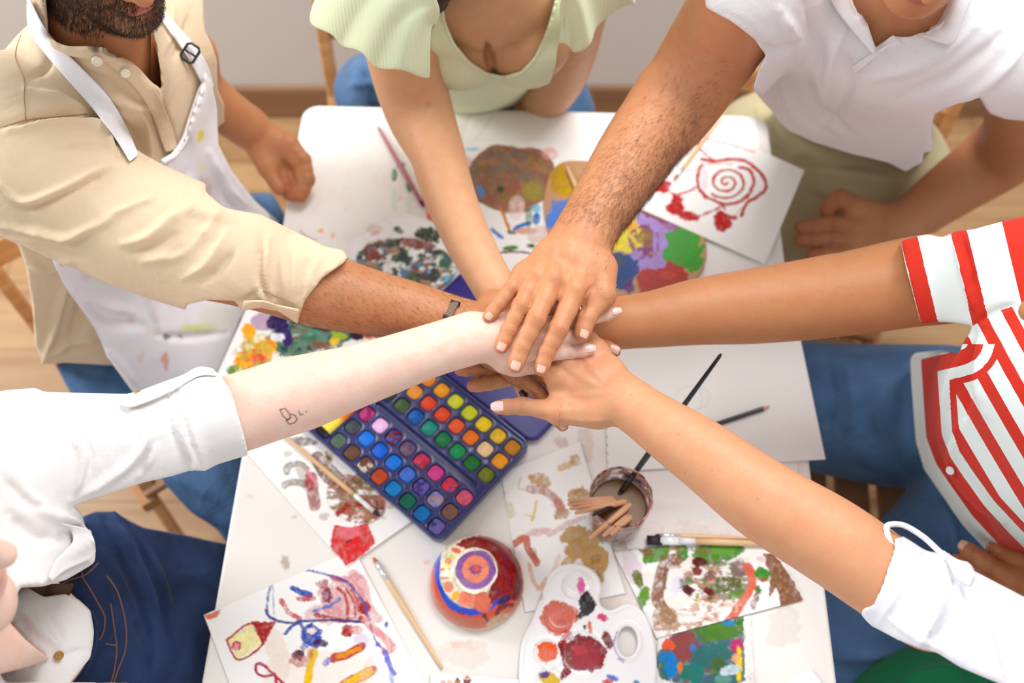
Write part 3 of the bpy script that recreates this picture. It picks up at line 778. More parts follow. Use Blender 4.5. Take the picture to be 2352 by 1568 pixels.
# ---------- 2: person in the white blouse on the left, pale forearm ----------
p6 = empty('person', P(120, 1450, 0), 'person in white blouse and dark jeans with pale tattooed forearm, at the lower left', 'person')
ZP = 1.083
f6 = [JL((1195, 806, ZP-.002, 19), (1262, 812, ZP-.004, 16.5), (1310, 808, ZP-.006, 15.5), (1365, 801, ZP-.008, 14.5)),
      JL((1212, 782, ZP+.003, 18), (1275, 778, ZP+.002, 16), (1320, 772, ZP, 15), (1352, 765, ZP-.003, 14)),
      JL((1213, 752, ZP+.001, 18), (1295, 745, ZP, 15.5), (1352, 735, ZP-.002, 14), (1424, 714, ZP-.004, 12.5)),
      JL((1205, 728, ZP-.004, 16), (1280, 705, ZP-.005, 14), (1340, 683, ZP-.007, 13), (1411, 655, ZP-.009, 11.5))]
t6 = JL((1160, 825, ZP-.014, 20), (1185, 838, ZP-.02, 17), (1215, 842, ZP-.022, 16), (1245, 845, ZP-.024, 14))
w6 = J(1090, 774, ZP-.003, 54)
arm6 = JL((440, 980, 1.08, 82), (541, 950, 1.08, 81), (640, 917, 1.08, 79), (720, 894, 1.08, 75), (860, 850, 1.08, 62), (980, 808, 1.08, 54))
mA6, n6 = fine_arm(arm6, w6, f6, t6, SK['pale'], unit([-.05, -.3, .95]), h=.0012, red=.55, flat=(np.array([0, -.1, .99]), 1.12),
    strokes=[([(643, 940), (655, 938), (662, 946), (668, 958), (661, 965), (650, 955), (643, 940)], 2.2, srgb(96, 70, 62), .85),
             ([(668, 951), (678, 954), (683, 963), (676, 971), (664, 974), (657, 965), (668, 958)], 2.2, srgb(96, 70, 62), .85),
             ([(686, 944), (690, 953), (696, 951)], 2.0, srgb(96, 70, 62), .85), ([(703, 945), (704, 946)], 2.6, srgb(96, 70, 62), .85)])
skw = SK['pale']*.97
S = Solid(P(-130, 1300, .95)-.3, P(120, 1200, .95)+.35, .005); shL6 = P(-20, 1120, 1.15); shR6 = P(-160, 1720, 1.08); pv6 = P(230, 1500, .64); nk6 = P(-90, 1440, 1.17)
lo = np.min([shL6, shR6, pv6, nk6], 0)-.22; hi = np.max([shL6, shR6, pv6, nk6], 0)+[.22, .22, .38]
S = Solid(lo, hi, .005); torso(S, nk6, pv6, shR6, shL6, .14, .095, inner=.30)
f6d = unit([.93, .10, -.10]); u6d = unit([-.12, .22, .95]); u6d = unit(u6d-f6d*(u6d@f6d)); hc6 = P(6, 1402, 1.20)-(f6d*.080-u6d*.105); S.cone(nk6, hc6-u6d*.04, .05, .05, .02); S.cone(nk6, P(50, 1500, 1.0), .06, .06, .05)
S.prism([(-1500, 300), (-40, 300), (-40, 1420), (0, 1405), (60, 1470), (114, 1512), (60, 1532), (0, 1547), (-40, 1560), (-40, 2600), (-1500, 2600)])
V, Q = S.mesh(); mT = (V, Q, skin_colour(V, skw))
S = Solid(hc6-.14, hc6+.14, .003); head(S, hc6, f6d, u6d); V, Q = S.mesh(); mH = (V, Q, face_tones(V, skin_colour(V, skw), hc6, f6d, u6d, (206, 130, 124)))
hair_cap(p6, hc6, f6d, u6d, simple('hair_light_brown', srgb(120, 84, 54), .5), 'light brown hair', .08)
body_obj('body', [mA6, mT, mH], SM, p6)
add_nails(p6, [f6[0], f6[2], f6[3]], unit([0, -.3, .95]), simple('nail_milky', srgb(238, 196, 184), .25, coat=.5), ext=.32, ln=1.0, w=.8)
blouse = cloth_mat('white_blouse', srgb(231, 227, 224), weave=1400, wr=.28, wscale=12)
S = Solid(np.minimum(lo, P(100, 1500, .8)-.05), np.maximum(hi, P(560, 900, 1.0)+.14), .0028)
sleeve6 = JL((-60, 1090, 1.14, 150), (60, 1060, 1.12, 128), (170, 1042, 1.10, 118), (270, 1020, 1.09, 112), (350, 1000, 1.085, 104), (420, 980, 1.08, 101))
torso(S, nk6-[0, 0, .03], pv6+[0, 0, .12], shR6, shL6, .14, .095, grow=.014)
S.chain(sleeve6, .03)
S.chain(JL((410, 984, 1.08, 108), (480, 966, 1.08, 107), (541, 950, 1.08, 106), (600, 932, 1.08, 105)), .006)
S.chain(JL((-40, 1120, 1.06, 130), (40, 1180, 1.0, 130), (90, 1250, .94, 110), (130, 1290, .90, 85)), .05)
S.prism([(-700, 700), (-700, 2200), (300, 2200), (300, 1568), (10, 1568), (-60, 1440), (20, 1400), (45, 1345), (100, 1344), (150, 1330), (215, 1290), (217, 1262), (208, 1236), (195, 1215), (185, 1180), (165, 1160), (240, 1135), (330, 1105), (395, 1092), (440, 1078), (470, 1082), (498, 1068), (570, 1045), (560, 1000), (530, 900), (508, 860), (480, 842), (455, 840), (420, 862), (300, 905), (100, 900), (-300, 700)])
S.prism([(-40, 1420), (0, 1410), (60, 1470), (112, 1512), (60, 1530), (0, 1545), (-60, 1500)], keep=False)
S.chain([arm6[1], J(620, 925, 1.08, 78)], 0, op='sub', grow=.005)
bf = [([(150, 985), (190, 1040), (180, 1100), (160, 1150)], 9, .006), ([(165, 980), (208, 1040), (198, 1100)], 6, -.005), ([(300, 935), (330, 980), (345, 1040), (320, 1090)], 10, .006), ([(345, 1000), (300, 1060), (230, 1110), (170, 1145)], 9, .006), ([(360, 1010), (320, 1070), (260, 1110)], 7, -.005),
      ([(395, 900), (400, 960), (425, 1020), (440, 1075)], 9, .006), ([(402, 885), (418, 960), (450, 1040), (462, 1070)], 5, -.006), ([(385, 890), (392, 950), (405, 1030)], 6, -.004), ([(455, 1040), (440, 1000), (425, 930)], 7, .003),
      ([(130, 1180), (175, 1205), (190, 1240), (160, 1280)], 8, .006), ([(60, 1130), (110, 1180), (160, 1200)], 14, .006), ([(20, 1180), (80, 1230), (140, 1240)], 16, -.006), ([(0, 1090), (60, 1150), (120, 1170)], 12, -.004)]
bl, VB, QB = soft_obj('blouse', S, blouse, p6, bf, .002, 16)
gold = simple('button_horn', srgb(176, 132, 60), .3, metal=.3)
TBl = (VB, QB)
drape_strip('sleeve_tab', [[(276, 920), (288, 906), (350, 893), (400, 868)], [(278, 930), (300, 936), (360, 915), (420, 885)]], .007, TBl, blouse, bl, .003)
drape_strip('cuff_turn', [[(388, 892), (420, 864), (455, 842), (490, 846)], [(392, 902), (424, 880), (460, 862), (500, 862)]], .006, TBl, blouse, bl, .003)
drape_strip('shirt_hem', [[(198, 1212), (216, 1236), (218, 1276), (190, 1292), (150, 1310), (118, 1334)], [(135, 1200), (160, 1215), (168, 1240), (150, 1262), (126, 1290), (112, 1325)]], .010, TBl, blouse, bl, .003)
def button(parent, target, q, r, mat, name='button', lift=.003):
    for p, n in on_surface(target, [q], .001):
        n = unit(n+unit(CAM-p)*.8); u = unit(np.cross(n, [0, 0, 1])); v = np.cross(n, u); o = link(name, py_mesh(name, [lathe((0, 0, 0), [(0, .0024), (r*.55, .0020), (r*.7, .0028), (r*.92, .0026), (r, .0014), (r*.95, 0), (0, 0)], 24)]), mat, parent)
        M = Matrix(((u[0], v[0], n[0], p[0]+n[0]*lift), (u[1], v[1], n[1], p[1]+n[1]*lift), (u[2], v[2], n[2], p[2]+n[2]*lift), (0, 0, 0, 1)))
        o.data.transform(M)
button(bl, TBl, (319, 911), .0052, gold); button(bl, TBl, (168, 1262), .005, gold)
denim_dk = cloth_mat('denim_dark_indigo', srgb(42, 60, 98), weave=2200, noise=.38, wr=.4, wear=.45)
js6 = JL((120, 1520, .66, 190), (210, 1420, .66, 185), (330, 1370, .62, 165), (460, 1360, .58, 140), (640, 1350, .52, 110))
jf = JL((200, 1620, .64, 190), (330, 1560, .62, 170), (470, 1480, .58, 150), (640, 1450, .52, 120))
S = solid_for(js6+jf, .06, .0032); S.chain(js6, .03); S.chain(jf, .03)
S.chain(JL((215, 1250, .70, 60), (270, 1240, .70, 60), (350, 1260, .66, 60)), .06)
S.prism([(128, 1330), (190, 1295), (220, 1262), (186, 1188), (220, 1176), (262, 1176), (300, 1198), (330, 1212), (420, 1228), (520, 1250), (1200, 1300), (1200, 2200), (-300, 2200), (-300, 1900), (150, 1600), (172, 1568), (205, 1510), (212, 1440), (205, 1400), (175, 1372)])
denf = [([(262, 1180), (300, 1240), (340, 1330), (380, 1440)], 12, .009), ([(290, 1200), (330, 1290), (365, 1380), (400, 1500)], 10, -.009), ([(240, 1190), (270, 1270), (320, 1380), (350, 1500)], 10, -.008), ([(320, 1230), (370, 1330), (395, 1450)], 9, .006), ([(300, 1400), (330, 1480), (340, 1568)], 10, -.007), ([(215, 1290), (250, 1350), (262, 1430), (235, 1500), (205, 1568)], 5, .003)]
jn, VJ, QJ = soft_obj('jeans', S, denim_dk, p6, denf, .002, 20)
thread = simple('orange_thread', srgb(196, 128, 70), .6); TJ = (VJ, QJ)
def stitch(parent, target, pts, mat=None, r=.0006, name='stitching'):
    L = on_surface(target, spline([np.array(p, float) for p in pts], 14), .0008)
    if len(L) > 2: link(name, py_mesh(name, [tube([p for p, n in L], r, 6)]), mat or thread, parent)
stitch(jn, TJ, [(150, 1374), (185, 1384), (206, 1402), (219, 1440), (214, 1490), (196, 1535), (172, 1568)], denim_dk, .0032, 'waistband_edge')
stitch(jn, TJ, [(138, 1342), (165, 1330), (192, 1322), (210, 1308), (226, 1292)])
stitch(jn, TJ, [(188, 1302), (190, 1325), (205, 1350), (225, 1385), (240, 1415), (238, 1450), (228, 1470)])
stitch(jn, TJ, [(170, 1372), (200, 1395), (218, 1420), (220, 1460)])
stitch(jn, TJ, [(245, 1322), (270, 1360), (288, 1430), (288, 1490), (270, 1540), (262, 1568)])
stitch(jn, TJ, [(254, 1385), (262, 1440), (268, 1490), (262, 1540), (255, 1568)])
stitch(jn, TJ, [(242, 1478), (268, 1482)])
# folded white shirt front below the belt, and the brown belt
S = solid_for(JL((60, 1500, .95, 140), (180, 1460, .86, 60)), .09, .003)
S.chain(JL((20, 1600, .95, 100), (60, 1540, .96, 105), (105, 1455, .95, 90), (150, 1430, .88, 75)), .03)
S.prism([(45, 1340), (100, 1372), (150, 1365), (180, 1378), (206, 1402), (214, 1450), (206, 1510), (160, 1568), (100, 1700), (-100, 1700), (0, 1545), (60, 1530), (112, 1512), (60, 1470), (20, 1425)])
fr_, VF, QF = soft_obj('shirt_front', S, blouse, p6, [([(50, 1400), (80, 1440), (150, 1490)], 8, .005), ([(0, 1545), (70, 1530), (160, 1492), (200, 1480)], 6, .005), ([(100, 1400), (130, 1440), (150, 1480)], 14, -.005), ([(110, 1520), (150, 1500), (200, 1490)], 8, -.004)], .002, 16)
button(fr_, (VF, QF), (132, 1502), .005, gold)
beltm = simple('belt_brown_woven', srgb(96, 62, 40), .7, noise=.3, nscale=400)
bp1 = on_surface((VJ, QJ), [(150, 1362)], .0); zb = .87
link('belt', py_mesh('belt', [beam(P(38, 1362, .93), P(98, 1362, .90), .022, .004, (.2, -.5, .85)), beam(P(96, 1362, .90), P(160, 1360, .865), .022, .004, (.2, -.5, .85))]), beltm, p6)
link('belt_keeper', py_mesh('bk', [beam(P(52, 1386, .915), P(92, 1388, .90), .004, .004)]), simple('buckle_brass', srgb(110, 84, 58), .35, metal=.8), p6)
# ---------- 3: bearded person in the beige shirt and paint-stained apron ----------
p1 = empty('person', P(260, 830, 0), 'bearded person in beige shirt and white apron, brown bracelet on the reaching wrist', 'person')
Z1 = 1.043
f1 = [JL((1215, 765, Z1, 21), (1300, 772, Z1-.003, 18), (1360, 785, Z1-.006, 16.5), (1425, 811, Z1-.010, 16)),
      JL((1222, 800, Z1+.002, 21), (1300, 835, Z1-.002, 18), (1350, 865, Z1-.006, 16), (1385, 895, Z1-.010, 15)),
      JL((1212, 834, Z1, 20), (1280, 885, Z1-.004, 17), (1320, 925, Z1-.010, 15.5), (1340, 955, Z1-.016, 15)),
      JL((1190, 858, Z1-.003, 19), (1240, 905, Z1-.008, 16.5), (1272, 948, Z1-.014, 15), (1300, 988, Z1-.02, 14))]
t1 = JL((1130, 700, Z1-.006, 22), (1180, 690, Z1-.008, 19), (1225, 700, Z1-.010, 18), (1270, 715, Z1-.014, 16))
w1 = J(1078, 760, Z1-.002, 58)
arm1 = JL((440, 590, 1.10, 84), (560, 612, 1.095, 84), (690, 650, 1.085, 80), (760, 672, 1.078, 74), (850, 694, 1.065, 66), (950, 716, 1.052, 58), (1030, 742, 1.045, 55))
mA1, n1_ = fine_arm(arm1, w1, f1, t1, SK['beige'], unit([-.05, -.3, .95]), h=.0013, red=.6, strokes=[([(1131, 838), (1132, 839)], 3, srgb(170, 80, 60), .7)])
sR, sL = P(15, 300, 1.17), P(392, 92, 1.08); nk, pv = P(215, 90, 1.23), P(245, 790, .62)
lo = np.min([sR, sL, pv, nk], 0)-.24; hi = np.max([sR, sL, nk, pv], 0)+[.24, .24, .40]
S = Solid(lo, hi, .005); torso(S, nk, pv, sR, sL, .150, .10, inner=.45);
face1 = unit([.50, -.72, -.30]); _u = unit([.12, -.05, .95]); _u = unit(_u-face1*(_u@face1)); hc1 = P(322, 62, 1.285)-(face1*.080-_u*.108); S.cone(nk-[0, 0, .03], hc1-[0.01, -.01, .05], .052, .053, .02)
S.prism([(-900, -900), (470, -900), (466, 0), (470, 70), (484, 100), (496, 140), (498, 205), (500, 330), (430, 500), (-900, 560)])
V, Q = S.mesh(); mT = (V, Q, skin_colour(V, SK['beige']*.98))
up1 = _u
S = Solid(hc1-.15, hc1+.15, .0022); A1 = head(S, hc1, face1, up1); S.cone(nk, hc1-[0.01, -.01, .05], .051, .052, .02)
V, Q = S.mesh(); C = skin_colour(V, SK['beige']*1.03); u1 = np.cross(A1[0], face1)*1.0; u1 = A1[2]
lp = hc1+face1*.09-A1[2]*.055; q = V-lp; d = np.sqrt((q@A1[0]/1.0)**2+(q@A1[2]*2.2)**2+(q@face1)**2*.5)
g = np.clip(1.5-d/.016, 0, 1); C = C*(1-g[:, None])+srgb(200, 110, 96)*g[:, None]
xs = (V-hc1)@A1[0]; zs = (V-hc1)@A1[2]; fs_ = (V-hc1)@face1
bm = np.clip((-.028-zs-.35*np.clip(np.abs(xs)-.045, 0, 1)*-1)/.008, 0, 1)*np.clip((fs_-.005)/.01, 0, 1)*np.clip((zs+.125)/.01, 0, 1)*(1-g)
bm *= 1-np.exp(-((np.abs(xs))/.014)**2)*np.exp(-((zs+.072)/.006)**2)*.7
C = C*(1-.55*bm[:, None])+srgb(92, 62, 44)*.55*bm[:, None]
mH = (V, Q, C); headV, headQ, headB = V, Q, bm
arm1b = JL((440, 120, 1.02, 54), (455, 195, .94, 50), (502, 243, .89, 46), (545, 275, .855, 42))
w1b = J(580, 300, .83, 42)
f1b = [JL((664, 330, .815, 20), (697, 368, .80, 18), (707, 412, .785, 16.5), (685, 464, .768, 15.5)),
       JL((655, 345, .808, 20), (688, 382, .795, 17), (694, 420, .782, 16), (668, 462, .765, 15)),
       JL((640, 345, .80, 19), (668, 388, .785, 16), (676, 425, .775, 15), (655, 458, .763, 14)),
       JL((618, 340, .80, 18), (640, 385, .79, 15), (654, 420, .775, 14), (646, 448, .765, 13))]
mB1, _ = fine_arm(arm1b, w1b, f1b, JL((600, 345, .81, 22), (614, 385, .80, 17), (630, 415, .79, 16.5), (650, 446, .78, 15.5)), SK['beige']*.97, unit([.3, -.3, .9]), h=.002)
body_obj('body', [mA1, mT, mH, mB1], SM, p1)
add_nails(p1, [f1[0], f1[3]], unit([0, -.3, .95]), nail_nat, w=.78, ln=.9)
scatter_hair(p1, 'beard', headV, headQ, headB > .35, 9000, lambda p: unit(-A1[2]*.8+face1*.25+A1[0]*float(np.sign((p-hc1)@A1[0]))*.2), .0085, .00022, hair_dark, 'short dark brown beard')
# hair on the skull
S = Solid(hc1-.14, hc1+.16, .004); S.ell(hc1+A1[2]*.03-face1*.012, [.083, .098, .092], A1, .01); S.cut(hc1-A1[2]*.02+face1*.05, unit(face1-A1[2]*.9))
soft_obj('hair', S, hair_dark, p1, (), .004, 60)
VA, QA = mA1[0], mA1[1]; px, py, _ = to_px(VA)
keep = (px > 640) & (px < 1240) & (rng.random(len(VA)) < np.clip(.25+(py-600)/260, .1, 1)) & ((px < 1090) | (py > 800))
scatter_hair(p1, 'arm_hair', VA, QA, keep, 8500, lambda p: unit([.75, -.62, 0]), .008, .00007, hair_arm, 'dark hair on the forearm')
# bracelet
bd = unit(w1[0]-arm1[4][0]); bc = P(1040, 714, 1.062)
brm = simple('bracelet_brown', srgb(98, 72, 56), .5, metal=.3, noise=.2, nscale=300); brk = simple('bracelet_cord', srgb(36, 28, 24), .6)
wj = arm1[6]; sidev = unit(np.cross([0, 0, 1], bd)); L = []
for i in range(33):
    a = 2*math.pi*i/32; L.append(wj[0]+wj[1]*1.06*(math.cos(a)*sidev+math.sin(a)*np.cross(bd, sidev)))
br = link('bracelet', py_mesh('bracelet', [tube(L, .0012, 8, False)]), brk, p1)
pa, pb = P(1046, 694, 1.083), P(1029, 728, 1.0855)
link('bar', py_mesh('bar', [beam(pa, pb, .0085, .003, (0, -.35, .95))]), brm, br, False)
for pq in (pa, pb): link('cord_knot', py_mesh('knot', [beam(pq-bd*.006-[0, 0, .0005], pq+bd*.006-[0, 0, .0005], .0035, .004)]), brk, br)
# shirt
beige = cloth_mat('beige_cotton', srgb(218, 194, 162), weave=1500, wr=.4, wscale=11)
S = Solid(np.minimum(lo, P(0, 700, .8)-.1), np.maximum(hi-[0, 0, .25], P(800, 600, 1.08)+[.04, .08, .1]), .0032)
torso(S, nk-[0, 0, .03], pv-[0, 0, .0], sR, sL, .155, .105, grow=.016)
sl1 = JL((10, 300, 1.18, 165), (100, 390, 1.16, 145), (222, 472, 1.13, 122), (345, 528, 1.115, 116), (450, 570, 1.10, 112), (540, 602, 1.095, 104), (600, 620, 1.09, 98))
S.chain(sl1, .03)
S.chain(JL((610, 618, 1.09, 99), (660, 632, 1.088, 101), (720, 648, 1.084, 104), (790, 668, 1.08, 106)), .004)
S.cone(nk-[0, 0, .04], nk+(hc1-nk)*.28, .070, .066, .03)
S.chain(JL((400, 95, 1.08, 92), (420, 165, .99, 85), (450, 200, .93, 66)), .05)
S.chain(JL((60, 560, .98, 70), (110, 700, .80, 60), (120, 790, .68, 50)), .06)
S.prism([(-500, -500), (-500, 540), (0, 545), (40, 560), (60, 610), (75, 700), (82, 790), (100, 835), (150, 832), (240, 838), (330, 840), (420, 830), (430, 700), (480, 688), (540, 690), (556, 712), (598, 706), (640, 715), (684, 742), (690, 722), (700, 690), (740, 640), (790, 604), (800, 590), (790, 575), (748, 568), (700, 545), (640, 512), (600, 492), (520, 478), (505, 470), (470, 440), (480, 400), (520, 350), (515, 240), (500, 205), (496, 140), (484, 100), (470, 70), (466, 0), (468, -500)])
S.prism([(96, -80), (112, 90), (150, 108), (210, 112), (256, 122), (262, 134), (282, 130), (330, 170), (372, 212), (366, 150), (356, 100), (352, 60), (352, -80)], keep=False)
S.chain([arm1[1], arm1[2], arm1[3]], 0, op='sub', grow=.003)
sf = [([(0, 290), (90, 270), (180, 262), (240, 285), (278, 360)], 9, -.009), ([(20, 300), (120, 282), (210, 295), (262, 355)], 9, .008), ([(130, 345), (210, 335), (262, 350), (285, 372)], 6, -.005),
      ([(0, 440), (60, 478), (130, 455), (220, 410), (290, 375)], 7, -.006), ([(0, 420), (50, 462), (130, 440), (230, 392), (300, 378)], 8, .006), ([(10, 540), (80, 545), (150, 560), (190, 545), (240, 505), (330, 470)], 7, -.006), ([(0, 520), (70, 528), (140, 548), (200, 530), (270, 490), (350, 455)], 9, .007),
      ([(280, 560), (340, 545), (400, 500), (440, 480)], 12, .006), ([(330, 600), (400, 585), (450, 550), (500, 500)], 12, .006), ([(420, 640), (470, 610), (500, 570), (520, 530)], 10, .005), ([(370, 595), (430, 565), (470, 520)], 10, -.005), ([(300, 580), (370, 560), (420, 520)], 9, -.004), ([(460, 650), (500, 620), (540, 570)], 9, -.005), ([(420, 470), (460, 490), (530, 500)], 14, .006),
      ([(600, 540), (598, 590), (600, 640), (612, 690)], 6, -.007), ([(618, 545), (612, 600), (616, 660), (640, 705)], 7, .005), ([(640, 570), (650, 620), (660, 680)], 6, .003), ([(680, 570), (676, 620), (672, 690)], 6, .003), ([(712, 580), (700, 630), (688, 700)], 5, -.003), ([(662, 560), (662, 620), (666, 690)], 5, -.003), ([(740, 585), (720, 620), (700, 670)], 5, .003), ([(600, 660), (560, 690), (520, 690)], 6, -.005), ([(585, 640), (600, 680), (640, 700)], 6, .006),
      ([(60, 205), (150, 232), (230, 300), (290, 372)], 10, .006), ([(65, 180), (110, 150), (95, 100), (70, 70)], 9, -.005), ([(200, 190), (280, 235), (350, 250)], 10, .005), ([(180, 160), (260, 190), (330, 240)], 9, -.004), ([(240, 260), (300, 300), (340, 380)], 10, -.005), ([(400, 20), (390, 80), (378, 120)], 7, .005), ([(440, 20), (420, 90), (400, 130)], 8, -.005), ([(365, 215), (392, 290), (408, 345)], 5, -.006), ([(352, 150), (362, 210), (384, 280)], 5, .004), ([(295, 240), (330, 280), (345, 370)], 10, .005),
      ([(60, 600), (110, 620), (160, 600)], 10, .005), ([(100, 830), (125, 760), (140, 690), (160, 640)], 8, .008), ([(110, 820), (180, 780), (240, 790)], 10, .006), ([(160, 800), (190, 700), (200, 660)], 14, -.008), ([(80, 560), (150, 585), (200, 590)], 8, -.005)]
sh, VS, QS = soft_obj('shirt', S, beige, p1, sf, .0025, 13)
TS = (VS, QS); btn = simple('button_cream', srgb(238, 224, 196), .3, coat=.3)
drape_strip('collar_band', [[(108, 82), (150, 104), (210, 106), (250, 112), (268, 132)], [(122, 110), (160, 128), (205, 135), (240, 142), (268, 138)]], .016, TS, beige, sh, .003)
drape_strip('placket', [[(266, 132), (300, 140), (345, 185), (372, 235), (398, 300), (408, 345)], [(240, 142), (280, 172), (320, 215), (348, 262), (372, 330), (380, 350)]], .006, TS, beige, sh, .002)
drape_strip('cuff_turn', [[(555, 712), (590, 706), (620, 702), (684, 744)], [(560, 690), (600, 690), (640, 700), (688, 710)]], .008, TS, beige, sh, .003)
button(sh, TS, (222, 123), .0058, btn, lift=.018); button(sh, TS, (283, 161), .0055, btn, lift=.009)
seamc = simple('seam_thread', srgb(170, 140, 100), .7)
stitch(sh, TS, [(48, 80), (35, 130), (55, 180), (55, 225), (60, 275)], seamc, name='seam'); stitch(sh, TS, [(0, 294), (60, 276), (130, 268), (200, 262)], seamc, name='seam')
stitch(sh, TS, [(604, 668), (640, 682), (675, 698)], seamc, name='seam')
# trousers
denim = cloth_mat('denim_mid_blue', srgb(78, 112, 152), weave=2200, noise=.25, wr=.4, wear=.28)
j1 = JL((230, 900, .60, 150), (330, 1000, .57, 150), (430, 1090, .54, 140), (560, 1180, .52, 120))
j2 = JL((330, 700, .60, 150), (480, 640, .57, 150), (620, 600, .54, 140), (760, 640, .5, 120))
S = solid_for(j1+j2, .06, .005); S.chain(j1, .03); S.chain(j2, .03); S.ell(pv-[0, 0, .06], [.15, .13, .10], None, .05)
S.chain(JL((560, 1180, .52, 100), (600, 1200, .3, 60), (620, 1220, .08, 50)), .03)
S.prism([(128, 836), (250, 810), (320, 780), (600, 400), (690, 560), (1300, 500), (1300, 1500), (530, 1260), (500, 1216), (440, 1175), (380, 1110), (330, 1030), (190, 950), (150, 880)])
soft_obj('jeans', S, denim, p1, [([(150, 850), (200, 880), (260, 880)], 10, .005), ([(380, 1080), (450, 1120), (500, 1150)], 14, .005)], .003, 12)
# apron: bib, skirt, straps with buckle
def apcol(V):
    x, y, w = to_px(V); C = np.tile(srgb(236, 232, 236), (len(V), 1))
    wx = x+7*fbm(x/14, y/14, s=3); wy = y+7*fbm(x/14, y/14, s=9)
    for cx, cy, rx, ry, col, a in ((460, 315, 10, 14, (226, 216, 40), .95), (437, 436, 12, 7, (140, 70, 60), .6), (470, 430, 16, 22, (210, 160, 150), .45), (462, 386, 10, 8, (240, 236, 150), .5), (198, 602, 9, 8, (180, 90, 90), .7), (200, 625, 14, 20, (230, 200, 205), .6), (142, 607, 4, 4, (190, 120, 130), .6),
                                (455, 752, 42, 12, (206, 220, 120), .75), (383, 774, 7, 6, (90, 90, 90), .8), (414, 772, 5, 5, (110, 110, 110), .7), (380, 832, 8, 22, (230, 150, 125), .75), (325, 818, 10, 12, (222, 196, 170), .5), (250, 640, 40, 14, (232, 224, 205), .6), (350, 755, 20, 10, (222, 205, 196), .5), (500, 730, 40, 30, (214, 216, 190), .5), (300, 735, 8, 10, (224, 190, 170), .5), (355, 700, 12, 24, (222, 214, 214), .5)):
        d = ((wx-cx)/rx)**2+((wy-cy)/ry)**2; f = a*np.clip(1.6-d*1.1, 0, 1); C = C*(1-f[:, None])+srgb(col)*f[:, None]
    return C
apm = cloth_mat('apron_cotton', (1, 1, 1), weave=1200, wr=.12, attr=True)
S = Solid(np.minimum(lo, P(200, 900, .5)), np.maximum(hi-[0, 0, .2], P(640, 520, .56)+.05), .0036)
torso(S, nk-[0, 0, .03], pv-[0, 0, .0], sR, sL, .155, .105, grow=.031)
S.chain(JL((440, 330, .95, 80), (430, 460, .84, 110), (470, 520, .78, 110)), .06)
S.chain(j1[:3], .05, grow=.016); S.chain(j2[:3], .05, grow=.016)
S.chain(JL((180, 620, .86, 70), (280, 700, .76, 120), (400, 760, .68, 110), (440, 860, .62, 90)), .08)
S.prism([(472, 165), (485, 190), (498, 250), (500, 330), (530, 392), (585, 462), (640, 512), (600, 640), (548, 745), (512, 850), (500, 900), (310, 905), (264, 840), (220, 755), (160, 680), (128, 620), (110, 570), (140, 540), (200, 560), (330, 420), (318, 384), (336, 388), (375, 370), (402, 352), (424, 318), (440, 270), (462, 205)])
ap = empty('apron', (0, 0, 0)); bpy.data.objects.remove(ap)
apr, VAp, QAp = soft_obj('apron', S, apm, p1, [([(170, 665), (230, 700), (300, 715)], 14, .007), ([(190, 680), (250, 730), (330, 750)], 16, -.007), ([(325, 640), (345, 700), (365, 750)], 8, .005), ([(360, 770), (430, 775), (520, 765)], 8, -.006), ([(480, 350), (520, 430), (560, 470)], 12, .007), ([(500, 380), (530, 460), (590, 500)], 12, -.006), ([(430, 300), (440, 380), (430, 430)], 12, -.005), ([(460, 520), (440, 600), (470, 660)], 20, .005), ([(235, 790), (280, 840), (320, 890)], 8, .005)], .003, 12, colf=apcol)
apron_w = cloth_mat('apron_strap_cotton', srgb(240, 238, 242), weave=1200)
drape_strip('strap', [[(62, 10), (66, 70), (100, 120), (150, 178), (200, 235), (250, 298), (280, 342), (298, 372)], [(68, -5), (100, 58), (140, 108), (190, 158), (240, 210), (276, 262), (303, 318), (318, 356)]], .009, TS, apron_w, apr, .002, nu=40)
drape_strip('strap', [[(368, 40), (395, 80), (430, 130), (462, 190), (470, 205)], [(374, 22), (400, 50), (440, 95), (475, 145), (492, 200)]], .009, TS, apron_w, apr, .002, nu=24)
L_ = on_surface(TS, spline([np.array(q, float) for q in ((478, 185), (462, 208), (440, 272), (424, 320), (402, 354), (386, 365), (372, 373))], 14), .021); link('bib_hem', py_mesh('hem', [tube([p for p, n in L_], .0042, 10)]), apron_w, apr)
bk = on_surface(TS, [(437, 122)], .016)
if bk:
    c, n = bk[0]; n = unit(CAM-c); e1 = unit(P(452, 100, c[2])-P(424, 144, c[2])); e1 = unit(e1-n*(e1@n)); e2 = np.cross(n, e1); r1, r2 = .0115, .0085
    pts = [c+e1*r1*sx+e2*r2*sy for sx, sy in ((-1, -.6), (-.7, -1), (.7, -1), (1, -.6), (1, .6), (.7, 1), (-.7, 1), (-1, .6), (-1, -.6))]
    link('strap_buckle', py_mesh('buckle', [tube(pts, .0018, 8, False), tube([c+e2*r2, c-e2*r2], .0014, 8)]), simple('buckle_black', srgb(24, 26, 28), .3, coat=.4), apr)
